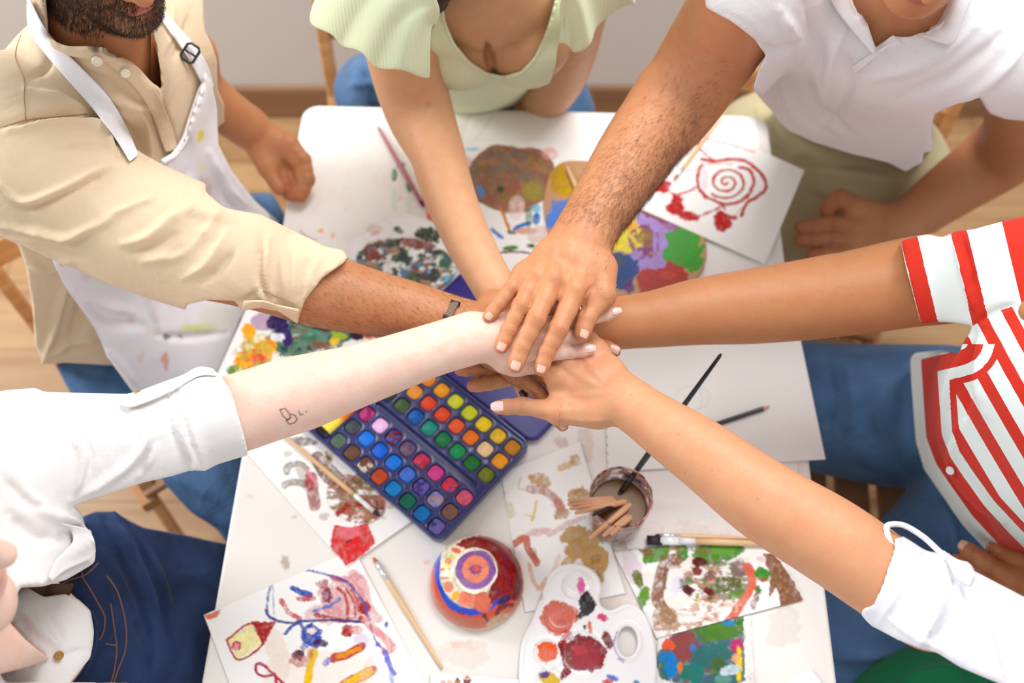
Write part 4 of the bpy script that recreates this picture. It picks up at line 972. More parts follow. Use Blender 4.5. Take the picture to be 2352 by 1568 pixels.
# ---------- 4: woman in the mint top ----------
p2 = empty('person', P(1130, 150, 0), 'person in mint green ruffle-sleeved top and blue jeans seated at the far table end', 'person')
Z2 = 1.006
f2 = [JL((1122, 770, Z2, 17), (1132, 812, Z2, 15), (1142, 838, Z2, 14), (1150, 858, Z2, 13)),
      JL((1142, 778, Z2, 17), (1160, 828, Z2, 15), (1170, 850, Z2, 14), (1178, 868, Z2, 13)),
      JL((1162, 780, Z2+.001, 17), (1183, 838, Z2, 14.5), (1190, 876, Z2-.002, 13.5), (1206, 916, Z2-.004, 12.5)),
      JL((1182, 775, Z2, 16), (1206, 820, Z2, 14), (1225, 848, Z2, 13), (1240, 868, Z2, 12))]
w2 = J(1143, 672, Z2, 40)
arm2 = JL((905, 20, 1.16, 84), (925, 120, 1.09, 77), (945, 200, 1.03, 73), (970, 275, .995, 67), (1003, 350, .99, 56), (1020, 410, .993, 53), (1048, 490, .996, 50), (1085, 570, 1.0, 46), (1118, 630, 1.003, 41))
mA2, _ = fine_arm(arm2, w2, f2, None, SK['mint'], unit([0, -.3, .95]), h=.0018, strokes=[([(985, 238), (984, 240)], 7, srgb(200, 110, 100), .5)])
sR, sL = P(895, 0, 1.16), P(1335, -25, 1.12); nk, pv = P(1140, -140, 1.25), P(1075, 205, .58)
lo = np.min([sR, sL, pv, nk], 0)-.22; hi = np.max([sR, sL, nk, pv], 0)+[.22, .24, .36]
def bust(S, g=0):
    for x_, y_ in ((1054, 90), (1208, 86)): S.ell(P(x_, y_, 1.065), [.066+g, .060+g, .066+g], None, .010)
S = Solid(lo, hi, .0035); torso(S, nk, pv, sR, sL, .135, .088, inner=.45); bust(S)
hc2 = nk+np.array([-.02, .02, .17]); S.cone(nk, hc2, .045, .045, .02)
S.chain(JL((1335, -20, 1.10, 56), (1318, 80, .98, 48), (1300, 150, .88, 42), (1275, 200, .80, 38), (1240, 240, .72, 36), (1215, 275, .60, 32)), .03)
V, Q = S.mesh(); V = folds(V, Q, [([(1118, 100), (1124, 130), (1134, 165)], 8, -.012)])
mT = (V, Q, skin_colour(V, SK['mint']*.84))
S = Solid(hc2-.14, hc2+.14, .003); head(S, hc2, [-.1, -.9, -.4], [0, -.4, .9]); V, Q = S.mesh(); mH = (V, Q, face_tones(V, skin_colour(V, SK['mint']), hc2, [-.1, -.9, -.4], [0, -.4, .9], (190, 90, 90)))
body_obj('body', [mA2, mT, mH], SM, p2)
add_nails(p2, [f2[2]], unit([.15, -.3, .93]), nail_dark, 'dark plum painted nail', ln=1.35, w=1.1)
S = Solid(hc2-[.2, .2, .35], hc2+.2, .004); S.ell(hc2+[0, .02, .03], [.086, .098, .10], None, .02)
S.chain([(hc2+[.07, -.02, 0], .03), (hc2+[.05, -.05, -.10], .028), (P(1000, -14, 1.22), .012), (P(1012, 6, 1.19), .004)], .02); S.chain([(hc2+[-.07, .03, 0], .035), (hc2+[-.08, .05, -.12], .03), (hc2+[-.06, .08, -.22], .02)], .02)
S.ell(hc2+np.array([-.01, -.085, -.035]), [.058, .05, .075], None, .01, 'sub')
soft_obj('hair', S, hair_dark, p2, (), .004, 50)
mint = cloth_mat('mint_rib_knit', srgb(222, 232, 194), weave=600, noise=.03)
wv = None
nt = mint.node_tree; tc = [n for n in nt.nodes if n.type == 'TEX_COORD'][0]; wv = N_(nt, 'ShaderNodeTexWave', Scale=62, wave_type='BANDS', bands_direction='X', Distortion=.4)
nt.links.new(tc.outputs['Object'], wv.inputs['Vector']); b3 = N_(nt, 'ShaderNodeBump', Strength=.22, Distance=.0010); nt.links.new(wv.outputs['Fac'], b3.inputs['Height'])
bs = nt.nodes['Principled BSDF']; old = bs.inputs['Normal'].links[0].from_socket; nt.links.new(old, b3.inputs['Normal']); nt.links.new(b3.outputs['Normal'], bs.inputs['Normal'])
S = Solid(lo, hi-[0, 0, .3], .003); torso(S, nk-[0, 0, .05], pv, sR, sL, .135, .088, grow=.007); bust(S, .007)
S.prism([(985, 178), (990, 150), (985, 90), (1000, 30), (1005, -60), (1290, -60), (1300, 60), (1280, 110), (1276, 150), (1262, 195), (1228, 228), (1150, 252), (1060, 266), (1040, 262), (1020, 250)], )
S.prism([(1012, -60), (1018, 10), (1024, 50), (1045, 100), (1078, 140), (1120, 166), (1158, 174), (1195, 163), (1225, 132), (1248, 88), (1264, 40), (1274, 0), (1280, -60)], keep=False)
tp, VM, QM = soft_obj('knit_top', S, mint, p2, (), .001, 14)
stitch(tp, (VM, QM), [(1014, -5), (1020, 50), (1043, 103), (1078, 144), (1120, 170), (1158, 178), (1197, 167), (1228, 135), (1252, 88), (1268, 40), (1277, 4)], mint, .0022, 'neckline_trim')
def ruffle(name, inner, outer, waves, amp, parent, nu=90, nv=14):
    I = spline([P(*p) for p in inner], 12); O = spline([P(*p) for p in outer], 12)
    def samp(L, t): s = t*(len(L)-1); i = min(len(L)-2, int(s)); return L[i]+(L[i+1]-L[i])*(s-i)
    V = []
    for i in range(nu):
        t = i/(nu-1); a, b = samp(I, t), samp(O, t)
        for j in range(nv):
            s = j/(nv-1); p = a+(b-a)*s+np.array([0, 0, .035])*math.sin(math.pi*s)
            w_ = amp*s**1.2*math.sin(2*math.pi*waves*t+.6*math.sin(5*t)); V.append(tuple(p+np.array([.35, -.5, .8])*w_))
    Fc = [(i*nv+j, i*nv+j+1, (i+1)*nv+j+1, (i+1)*nv+j) for i in range(nu-1) for j in range(nv-1)]
    o = link(name, py_mesh(name, [(V, Fc)]), mint, parent); m = o.modifiers.new('s', 'SOLIDIFY'); m.thickness = .0025; m.offset = 0
    m = o.modifiers.new('b', 'SUBSURF'); m.levels = m.render_levels = 1; return o
ruffle('ruffle_sleeve', [(860, -110, 1.27), (930, -80, 1.28), (985, -30, 1.27), (1010, 20, 1.24), (1002, 60, 1.20)], [(740, -40, 1.17), (714, 46, 1.155), (770, 92, 1.155), (812, 116, 1.16), (862, 150, 1.165), (920, 166, 1.165), (990, 178, 1.15)], 4.0, .009, tp)
ruffle('ruffle_sleeve', [(1292, 70, 1.18), (1286, 20, 1.22), (1300, -30, 1.26), (1350, -80, 1.26), (1400, -90, 1.24)], [(1284, 100, 1.15), (1318, 116, 1.14), (1345, 112, 1.14), (1375, 62, 1.14), (1420, 22, 1.14), (1462, 5, 1.14), (1440, -60, 1.15)], 3.2, .008, tp)
ks = JL((1090, 205, .56, 125), (1000, 215, .55, 110), (930, 250, .54, 95), (900, 330, .52, 80)); k2 = JL((1100, 205, .56, 130), (1200, 220, .55, 120), (1260, 280, .54, 100))
S = solid_for(ks+k2, .06, .005); S.chain(ks, .03); S.chain(k2, .03); S.chain(JL((870, 185, .68, 40), (850, 205, .60, 50), (860, 235, .58, 50)), .05)
soft_obj('jeans', S, denim, p2, [([(800, 200), (850, 190), (880, 210)], 10, .006), ([(820, 160), (850, 200), (860, 240)], 10, -.006)], .003, 14)
# ---------- 5: person in the striped shirt ----------
p4 = empty('person', P(2200, 1060, 0), 'person in red and white striped shirt and blue jeans, right of the table', 'person')
Z4 = 1.023
f4 = [JL((1262, 838, Z4, 20), (1175, 868, Z4-.002, 17.5), (1125, 880, Z4-.004, 16), (1072, 888, Z4-.006, 15)),
      JL((1258, 806, Z4+.002, 20), (1160, 840, Z4, 17.5), (1100, 848, Z4-.003, 16), (1043, 849, Z4-.006, 15)),
      JL((1262, 776, Z4+.001, 19), (1180, 790, Z4, 16), (1130, 800, Z4-.003, 15), (1085, 805, Z4-.006, 14)),
      JL((1270, 748, Z4-.002, 18), (1205, 755, Z4-.003, 15), (1165, 765, Z4-.006, 14), (1130, 772, Z4-.009, 13))]
w4 = J(1412, 742, Z4+.001, 52)
arm4 = JL((2200, 635, 1.06, 100), (2090, 648, 1.045, 95), (1985, 668, 1.035, 90), (1882, 684, 1.03, 85), (1790, 696, 1.028, 81), (1700, 706, 1.027, 76), (1600, 716, 1.026, 68), (1500, 733, 1.025, 57))
def ex4(S): S.cone(J(1900, 640, 1.045, 45)[0], J(1840, 650, 1.04, 40)[0], .018, .014, .02)
mA4, _ = fine_arm(arm4, w4, f4, None, SK['stripe'], unit([0, -.3, .95]), h=.0014, extra=ex4, flat=(np.array([0, -.1, .99]), 1.1))
sR, sL = P(2345, 640, 1.12), P(2640, 1180, 1.10); pv, nk = P(2260, 1090, .64), P(2620, 840, 1.2)
lo = np.min([sR, sL, pv, nk], 0)-.24; hi = np.max([sR, sL, nk, pv], 0)+[.24, .24, .38]
S = Solid(lo, hi, .006); torso(S, nk, pv, sR, sL, .155, .10, inner=.4); hc4 = nk+np.array([-.06, 0, .15]); S.cone(nk, hc4, .052, .05, .02)
V, Q = S.mesh(); mT = (V, Q, skin_colour(V, SK['stripe']))
S = Solid(hc4-.14, hc4+.14, .003); head(S, hc4, [-.93, .05, -.35], [-.3, 0, .95]); V, Q = S.mesh(); mH = (V, Q, face_tones(V, skin_colour(V, SK['stripe']), hc4, [-.93, .05, -.35], [-.3, 0, .95])); hair_cap(p4, hc4, [-.93, .05, -.35], [-.3, 0, .95], hair_dark, 'short dark hair')
Zl = .80
f4b = [JL((2345, 1290, Zl, 24), (2300, 1268, Zl-.002, 20), (2285, 1262, Zl-.01, 18), (2268, 1258, Zl-.015, 16)),
       JL((2330, 1330, Zl, 24), (2275, 1296, Zl-.002, 20), (2235, 1270, Zl-.008, 18), (2203, 1248, Zl-.015, 16)),
       JL((2325, 1368, Zl-.005, 24), (2265, 1330, Zl-.01, 20), (2220, 1302, Zl-.015, 18), (2182, 1278, Zl-.02, 16)),
       JL((2335, 1400, Zl-.01, 22), (2280, 1370, Zl-.015, 18), (2240, 1345, Zl-.02, 16), (2205, 1325, Zl-.03, 15))]
mB4, _ = fine_arm(JL((2640, 1250, 1.0, 80), (2560, 1400, .88, 80), (2480, 1390, .84, 66)), J(2430, 1375, .81, 54), f4b, None, SK['stripe']*.88, unit([-.2, -.2, .95]), h=.002)
body_obj('body', [mA4, mT, mH, mB4], SM, p4)
add_nails(p4, [f4[0], f4[1]], unit([0, -.3, .95]), simple('nail_tan', srgb(196, 128, 96), .35), w=.78, ln=.9); add_nails(p4, f4b[:2], unit([-.1, -.3, .95]), nail_nat)
VA, QA = mA4[0], mA4[1]; px, py, _ = to_px(VA)
scatter_hair(p4, 'arm_hair', VA, QA, (px > 1440) & (px < 1980), 1300, lambda p: unit([-.8, .5, 0]), .006, .00006, simple('hair_arm_fair', srgb(190, 140, 96), .5), 'fine fair hair on the forearm')
def f_sleeve(V):
    x, y, w = to_px(V); s = (x-2070)*.975-(y-555)*.235; brk = np.array([-400, 0, 38, 116, 152, 236, 330, 420, 520, 640]); return np.interp(s, brk, np.array([0, 2, 3, 4, 5, 6, 7, 8, 9, 10.]))
def f_torso(V):
    x, y, w = to_px(V); u = (-.87*x+.49*y+1599+.00035*(y-900)**2*.25)/30.0+1000.5
    m = (x < 2352) & (x > 2150) & (y > 720) & (y < 1350) & (vnormals(V, Q4t)@np.array([-.2, -.4, .9]) > .2); A = np.concatenate([V, np.ones((len(V), 1))], 1); k = np.linalg.lstsq(A[m], u[m], rcond=None)[0]
    ul = A@k; t = np.clip((x-2352)/90, 0, 1); t = t*t*(3-2*t); return u*(1-t)+ul*t
hemline = [(2200, 780), (2090, 806), (2098, 930), (2104, 1010), (2128, 1075), (2165, 1130), (2215, 1200), (2275, 1265), (2320, 1310), (2400, 1400)]
def f_hem(V):
    x, y, w = to_px(V); d, _ = seg_d(x, y, hemline); return np.interp(d, [0, 24, 60, 84, 140], [101, 102, 103, 104, 105])
def m_hem(V):
    x, y, w = to_px(V); d, _ = seg_d(x, y, hemline); return np.minimum(100-d, (y-790)*1.0)
def m_sleeve(V):
    x, y, w = to_px(V); L = [(1800, 790), (2236, 747), (2300, 712), (2352, 696), (3200, 560)]; yl = np.interp(x, [p[0] for p in L], [p[1] for p in L]); return yl-y
m4, nt, b = nodemat('striped_jersey'); b.inputs['Roughness'].default_value = .85; b.inputs['Specular IOR Level'].default_value = .2; b.inputs['Sheen Weight'].default_value = .1
def attr_(n): return N_(nt, 'ShaderNodeAttribute', attribute_name=n).outputs['Fac']
def math_(op, a, v=None, a2=None):
    n = N_(nt, 'ShaderNodeMath', operation=op); nt.links.new(a, n.inputs[0])
    if v is not None: n.inputs[1].default_value = v
    if a2 is not None: nt.links.new(a2, n.inputs[1])
    return n.outputs[0]
def stripe_(n, t=.5): return math_('LESS_THAN', math_('FRACT', math_('MULTIPLY', attr_(n), .5)), t)
def mixf(f, a, c):
    n = N_(nt, 'ShaderNodeMix', data_type='FLOAT'); nt.links.new(f, n.inputs[0]); nt.links.new(a, n.inputs[2]); nt.links.new(c, n.inputs[3]); return n.outputs[0]
sel = mixf(math_('GREATER_THAN', attr_('mh'), 0.), stripe_('ut', .44), stripe_('uh')); sel = mixf(math_('GREATER_THAN', attr_('ms'), 0.), sel, stripe_('us'))
mx = N_(nt, 'ShaderNodeMix', data_type='RGBA'); mx.inputs[6].default_value = rgba(srgb(228, 240, 238)); mx.inputs[7].default_value = rgba(srgb(204, 48, 32)); nt.links.new(sel, mx.inputs[0]); nt.links.new(mx.outputs[2], b.inputs['Base Color'])
tc = N_(nt, 'ShaderNodeTexCoord'); nn = N_(nt, 'ShaderNodeTexNoise', Scale=450, Detail=3); nt.links.new(tc.outputs['Object'], nn.inputs['Vector']); bp = N_(nt, 'ShaderNodeBump', Strength=.3, Distance=.0006); nt.links.new(nn.outputs['Fac'], bp.inputs['Height']); nt.links.new(bp.outputs['Normal'], b.inputs['Normal'])
S = Solid(np.minimum(lo, P(2040, 640, 1.04)-.08), hi-[0, 0, .25], .0034)
torso(S, nk-[0, 0, .03], pv, sR, sL, .155, .10, grow=.016)
S.chain(JL((2345, 630, 1.12, 150), (2270, 632, 1.09, 132), (2180, 640, 1.06, 116), (2090, 650, 1.045, 108), (2040, 655, 1.04, 106)), .03)
S.chain(JL((2330, 760, .98, 90), (2250, 860, .84, 80), (2180, 930, .72, 80), (2200, 1050, .70, 80), (2270, 1150, .70, 80)), .06)
S.prism([(2068, 553), (2095, 545), (2130, 537), (2165, 546), (2200, 530), (2235, 528), (2262, 520), (2320, 505), (2800, 400), (3300, 1500), (2700, 1700), (2352, 1400), (2320, 1345), (2300, 1305), (2270, 1268), (2212, 1206), (2162, 1136), (2122, 1078), (2104, 1012), (2098, 930), (2090, 812), (2166, 806), (2206, 814), (2222, 780), (2236, 746), (2190, 740), (2150, 738), (2116, 744), (2100, 690), (2082, 620)])
S.chain([arm4[0], arm4[1], arm4[2]], 0, op='sub', grow=.004)
ss4, V4, Q4 = soft_obj('striped_shirt', S, m4, p4, [([(2190, 545), (2210, 600), (2230, 680), (2245, 735)], 9, .006), ([(2206, 540), (2225, 600), (2240, 680)], 6, -.006), ([(2235, 746), (2290, 712), (2352, 696)], 6, -.006), ([(2240, 760), (2225, 860), (2215, 960)], 8, -.008), ([(2225, 780), (2200, 860), (2160, 960), (2150, 1060)], 12, .009), ([(2190, 840), (2165, 920), (2150, 1040), (2180, 1110)], 10, -.008), ([(2200, 980), (2190, 1060), (2230, 1130), (2300, 1200)], 12, .008), ([(2160, 1090), (2220, 1150), (2290, 1230)], 8, -.006), ([(2265, 745), (2250, 850), (2260, 950)], 14, .005)], .002, 14, attrf={'us': f_sleeve, 'ut': f_torso, 'uh': f_hem, 'mh': m_hem, 'ms': m_sleeve})
button(ss4, (V4, Q4), (2187, 1078), .0055, simple('button_white', srgb(236, 232, 230), .3))
th1 = JL((2230, 960, .60, 140), (2110, 958, .58, 136), (1980, 948, .56, 128), (1840, 930, .54, 118), (1760, 920, .53, 110)); th2 = JL((2280, 1180, .60, 135), (2200, 1260, .58, 128), (2080, 1360, .56, 124), (1960, 1436, .54, 118), (1850, 1505, .52, 110))
S = solid_for(th1+th2, .06, .005); S.chain(th1, .04); S.chain(th2, .04); S.chain(JL((1790, 920, .5, 90), (1790, 930, .3, 60), (1790, 940, .05, 55)), .03); S.chain(JL((1850, 1500, .5, 90), (1830, 1480, .3, 60), (1830, 1480, .06, 50)), .03)
jd = [([(1900, 830), (1910, 900), (1900, 1000)], 14, -.006), ([(2060, 820), (2075, 900), (2060, 1020)], 16, -.005), ([(1940, 840), (1960, 920), (1950, 1020)], 16, .006), ([(2160, 1150), (2190, 1210), (2200, 1280)], 10, .006), ([(2080, 1200), (2110, 1260), (2100, 1330)], 14, .005), ([(1900, 1500), (1950, 1510), (2050, 1500)], 12, .006)]
soft_obj('jeans', S, denim, p4, jd, .003, 12)
# ---------- 6: person in the white shirt at the lower right ----------
p5 = empty('person', P(2350, 1700, 0), 'person in white shirt with rolled sleeve tab and green trousers at the lower right', 'person')
Z5 = 1.062
f5 = [JL((1280, 868, Z5-.002, 20), (1215, 820, Z5-.004, 17), (1180, 790, Z5-.008, 15), (1150, 765, Z5-.012, 14)),
      JL((1305, 838, Z5+.001, 20), (1240, 775, Z5-.002, 17), (1210, 745, Z5-.006, 15), (1190, 722, Z5-.010, 14)),
      JL((1338, 812, Z5, 20), (1280, 748, Z5-.003, 16), (1255, 715, Z5-.007, 15), (1235, 692, Z5-.012, 14)),
      JL((1370, 800, Z5-.004, 19), (1338, 750, Z5-.006, 15), (1322, 722, Z5-.01, 14), (1310, 700, Z5-.015, 13))]
t5 = JL((1375, 945, Z5-.012, 27), (1285, 946, Z5-.014, 22), (1200, 932, Z5-.016, 20), (1129, 936, Z5-.018, 17))
w5 = J(1440, 922, Z5-.002, 50)
arm5 = JL((2140, 1400, 1.085, 92), (2030, 1325, 1.083, 88), (1950, 1268, 1.082, 88), (1870, 1217, 1.08, 88), (1750, 1145, 1.078, 84), (1625, 1050, 1.073, 72), (1530, 985, 1.067, 60))
fold5 = [([(1330, 800), (1350, 830), (1380, 870)], 9, .0010), ([(1300, 845), (1340, 870), (1380, 890)], 9, .0009), ([(1320, 830), (1350, 855)], 7, -.0007), ([(1400, 900), (1300, 912), (1260, 905)], 10, .0012), ([(1250, 905), (1275, 925), (1320, 932)], 8, -.0012), ([(1290, 960), (1340, 968), (1400, 965)], 8, .0012)]
mA5, _ = fine_arm(arm5, w5, f5, t5, SK['white'], unit([0, -.3, .95]), h=.0012, fold=fold5, red=.5, flat=(np.array([0, -.1, .99]), 1.12),
    strokes=[([(a, b), (a+.5, b+.5)], 2.0, srgb(140, 86, 56), .6) for a, b in ((1635, 1079), (1697, 1069), (1740, 1145), (1574, 1086), (1450, 906))]+[([(1560, 996), (1553, 998)], 3, srgb(190, 120, 90), .5)])
sR, sL = P(2560, 1590, 1.16), P(2560, 2100, 1.14); pv, nk = P(2620, 1900, .66), P(2720, 1830, 1.24)
lo = np.min([sR, sL, pv, nk], 0)-.24; hi = np.max([sR, sL, nk, pv], 0)+[.24, .24, .38]
S = Solid(lo, hi, .006); torso(S, nk, pv, sR, sL, .15, .10, inner=.4); hc5 = nk+np.array([-.05, .04, .15]); S.cone(nk, hc5, .05, .05, .02)
V, Q = S.mesh(); mT = (V, Q, skin_colour(V, SK['white']))
S = Solid(hc5-.14, hc5+.14, .003); head(S, hc5, [-.8, .45, -.35], [-.2, .1, .95]); V, Q = S.mesh(); mH = (V, Q, face_tones(V, skin_colour(V, SK['white']), hc5, [-.8, .45, -.35], [-.2, .1, .95])); hair_cap(p5, hc5, [-.8, .45, -.35], [-.2, .1, .95], simple('hair_brown', srgb(84, 54, 36), .5), 'brown hair', .10)
body_obj('body', [mA5, mT, mH], SM, p5)
add_nails(p5, [t5], unit([0, -.25, .95]), nail_pink, 'pale pink painted nail', ln=1.1, ext=.12, sq=1.0, w=.92)
white_sh = cloth_mat('white_shirt_cotton', srgb(228, 227, 232), weave=1400, wr=.28, wscale=12)
S = Solid(np.minimum(lo, P(1960, 1330, 1.08)-.08), hi-[0, 0, .2], .003)
torso(S, nk-[0, 0, .03], pv, sR, sL, .15, .10, grow=.016)
S.chain(JL((2120, 1392, 1.085, 105), (2220, 1450, 1.09, 118), (2330, 1500, 1.10, 128), (2450, 1550, 1.13, 140), (2560, 1590, 1.16, 150)), .03)
S.chain(JL((1960, 1280, 1.08, 104), (2040, 1336, 1.083, 106), (2110, 1386, 1.085, 109)), .004)
S.prism([(2052, 1236), (2075, 1228), (2110, 1240), (2160, 1268), (2200, 1290), (2240, 1312), (2300, 1345), (2352, 1372), (3000, 1500), (3300, 3000), (2000, 3000), (2240, 1640), (2310, 1572), (2260, 1552), (2205, 1530), (2150, 1496), (2120, 1490), (2060, 1468), (2000, 1436), (1978, 1412), (1982, 1398), (2005, 1390), (2030, 1330), (2050, 1270)])
S.chain([arm5[0], arm5[1], arm5[2]], 0, op='sub', grow=.004)
s5, V5, Q5 = soft_obj('shirt', S, white_sh, p5, [([(2180, 1300), (2190, 1370), (2160, 1440), (2130, 1490)], 6, -.007), ([(2165, 1300), (2168, 1370), (2140, 1440), (2110, 1480)], 8, .005), ([(2090, 1260), (2080, 1320), (2050, 1380), (2020, 1430)], 10, .003), ([(2120, 1280), (2115, 1340), (2080, 1400), (2050, 1450)], 8, -.003), ([(2210, 1320), (2260, 1400), (2300, 1480), (2310, 1550)], 9, .006), ([(2195, 1330), (2240, 1420), (2270, 1520)], 10, -.005), ([(2200, 1340), (2200, 1380), (2190, 1400)], 6, .004), ([(2040, 1420), (2100, 1460), (2160, 1490)], 8, .003)], .002, 16)
lp_ = spline([P(*q) for q in ((2052, 1262, 1.115), (2038, 1225, 1.118), (2040, 1206, 1.118), (2075, 1206, 1.118), (2120, 1232, 1.118), (2160, 1268, 1.118), (2190, 1290, 1.118))], 10)
link('sleeve_tab', py_mesh('tab', [tube(lp_, .0030, 8)]), white_sh, s5)
drape_strip('sleeve_tab', [[(2165, 1262), (2200, 1284), (2226, 1292), (2240, 1318)], [(2185, 1308), (2195, 1325), (2215, 1340), (2228, 1345)]], .008, (V5, Q5), white_sh, s5, .003)
button(s5, (V5, Q5), (2200, 1308), .0055, simple('button_pearl', srgb(226, 222, 214), .2, coat=.5))
green = cloth_mat('green_twill', srgb(14, 110, 70), wr=.3)
S = solid_for(JL((2180, 1700, .62, 170), (2700, 1900, .62, 100)), .1, .005)
S.chain(JL((2600, 1880, .64, 190), (2400, 1780, .62, 180), (2200, 1680, .60, 160), (2060, 1640, .55, 120)), .04); S.chain(JL((2600, 1950, .64, 190), (2300, 2050, .6, 170), (2100, 2050, .55, 130)), .04)
soft_obj('trousers', S, green, p5, [([(2060, 1568), (2150, 1540), (2250, 1550)], 12, .006), ([(2200, 1540), (2240, 1560), (2250, 1600)], 10, -.005)], .003, 14)
# ================= chairs under the people =================
chair(P(85, 745, .48)[:2]-[-.29, .041], math.radians(-145), 'wooden chair under the bearded person, its orange back post showing at the left edge')
chair(P(770, 235, .48)[:2]-[-.215, .2], math.radians(180), 'wooden chair behind the person in mint green, tall back post beside the ruffle')
chair(P(2090, 450, .48)[:2]-[.264, .125], math.radians(162.5), 'wooden chair behind the person in the white polo shirt')
chair(P(2080, 1120, .45)[:2]+[.02, 0], math.radians(84), 'slatted wooden chair seat between the jeans legs of the person in striped shirt')
chair(P(2330, 1700, .45)[:2]+[0, 0], math.radians(60), 'wooden chair at the lower right corner beneath the white shirt sleeve')
chair(P(60, 1450, .45)[:2]+[-.1, -.05], math.radians(-80), 'wooden chair under the person in white blouse')
# ================= paint on paper =================
def paint(V, base, strokes, seed=1, xy=None, wf=.65):
    x, y = xy if xy is not None else to_px(V)[:2]; x = np.asarray(x); y = np.asarray(y)
    C = np.tile(np.asarray(base, float), (len(x), 1))
    hf = fbm(x/3.2+y/9, y/7.5-x/20, s=seed+90, o=2); mf = fbm(x/9, y/9, s=seed+50)
    for i, s in enumerate(strokes):
        sd = seed*31+i*7; t = s[0]
        if t == 'b':
            _, cx, cy, rx, ry, rot, col, a = s[:8]; am = min(rx, ry)*.55*wf
            m = (np.abs(x-cx) < max(rx, ry)*2+6) & (np.abs(y-cy) < max(rx, ry)*2+6)
            if not m.any(): continue
            xm, ym = x[m], y[m]; sc_ = max(5., min(rx, ry)*.8)
            xw = xm+am*fbm(xm/sc_, ym/sc_, s=sd)*1.3; yw = ym+am*fbm(xm/sc_, ym/sc_, s=sd+3)*1.3
            fa = min(3.0, min(rx, ry)*.16)*min(1, wf*1.5); xw = xw+fa*fbm(xm/3.2, ym/3.2, s=sd+5, o=2); yw = yw+fa*fbm(xm/3.2, ym/3.2, s=sd+6, o=2)
            r = math.radians(rot); dx, dy = xw-cx, yw-cy; u = dx*math.cos(r)+dy*math.sin(r); v = -dx*math.sin(r)+dy*math.cos(r)
            d = np.sqrt((u/rx)**2+(v/ry)**2); f = np.clip((1-d)*min(rx, ry)/2.0+.5, 0, 1)
        elif t == 'l':
            _, pts, wd, col, a = s[:5]; pts = [tuple(q) for q in spline(pts, 6)] if len(pts) > 2 else pts
            xs = [p[0] for p in pts]; ys = [p[1] for p in pts]; m = (x > min(xs)-wd-8) & (x < max(xs)+wd+8) & (y > min(ys)-wd-8) & (y < max(ys)+wd+8)
            if not m.any(): continue
            xm, ym = x[m], y[m]; am = min(4, wd*.35); sc_ = max(6, wd*1.2)
            xw = xm+am*fbm(xm/sc_, ym/sc_, s=sd); yw = ym+am*fbm(xm/sc_, ym/sc_, s=sd+3)
            d, tt = seg_d(xw, yw, pts); f = np.clip((wd/2-d)/1.8+.5, 0, 1)
        elif t == 'p':
            _, pts, col, a = s[:4]; xs = [p[0] for p in pts]; ys = [p[1] for p in pts]; m = (x > min(xs)-6) & (x < max(xs)+6) & (y > min(ys)-6) & (y < max(ys)+6)
            if not m.any(): continue
            xm, ym = x[m], y[m]; xw = xm+3.5*fbm(xm/8, ym/8, s=sd); yw = ym+3.5*fbm(xm/8, ym/8, s=sd+3)
            f = np.clip(-poly_sd(xw, yw, pts)/1.8+.5, 0, 1)
        elif t == 'n':      # a region dabbed over with many colours
            _, cx, cy, rx, ry, rot, cols, a, size = s[:9]; m = (np.abs(x-cx) < max(rx, ry)*1.4) & (np.abs(y-cy) < max(rx, ry)*1.4)
            xm, ym = x[m], y[m]; r = math.radians(rot); dx, dy = xm-cx+8*fbm(xm/14, ym/14, s=sd), ym-cy+8*fbm(xm/14, ym/14, s=sd+3)
            u = dx*math.cos(r)+dy*math.sin(r); v = -dx*math.sin(r)+dy*math.cos(r); d = np.sqrt((u/rx)**2+(v/ry)**2)
            rg = np.clip((1-d)*min(rx, ry)/3+.5, 0, 1)
            for j, c in enumerate(cols):
                n = fbm(xm/size+j*7.3, ym/(size*.8), s=sd+j*11, o=3); f = rg*a*np.clip((n-.12)*5, 0, 1)
                cc = (srgb(c)**1.16)*(1+.12*hf[m])[:, None]; C[m] = C[m]*(1-f[:, None])+cc*f[:, None]
            continue
        tex = np.clip(1+(.35*hf[m]+.5*mf[m])*(1.5 if a < .9 else .4), .1, 1.15); f = np.clip(f*a*tex, 0, 1)
        cc = (srgb(col)**1.2)*(1+.20*mf[m]+.10*hf[m])[:, None]; C[m] = C[m]*(1-f[:, None])+np.clip(cc, 0, 1)*f[:, None]
    return C
PAPER = painted('paper_with_paint', .75, bump=.08, bscale=500)
WHITE = srgb(250, 248, 244)
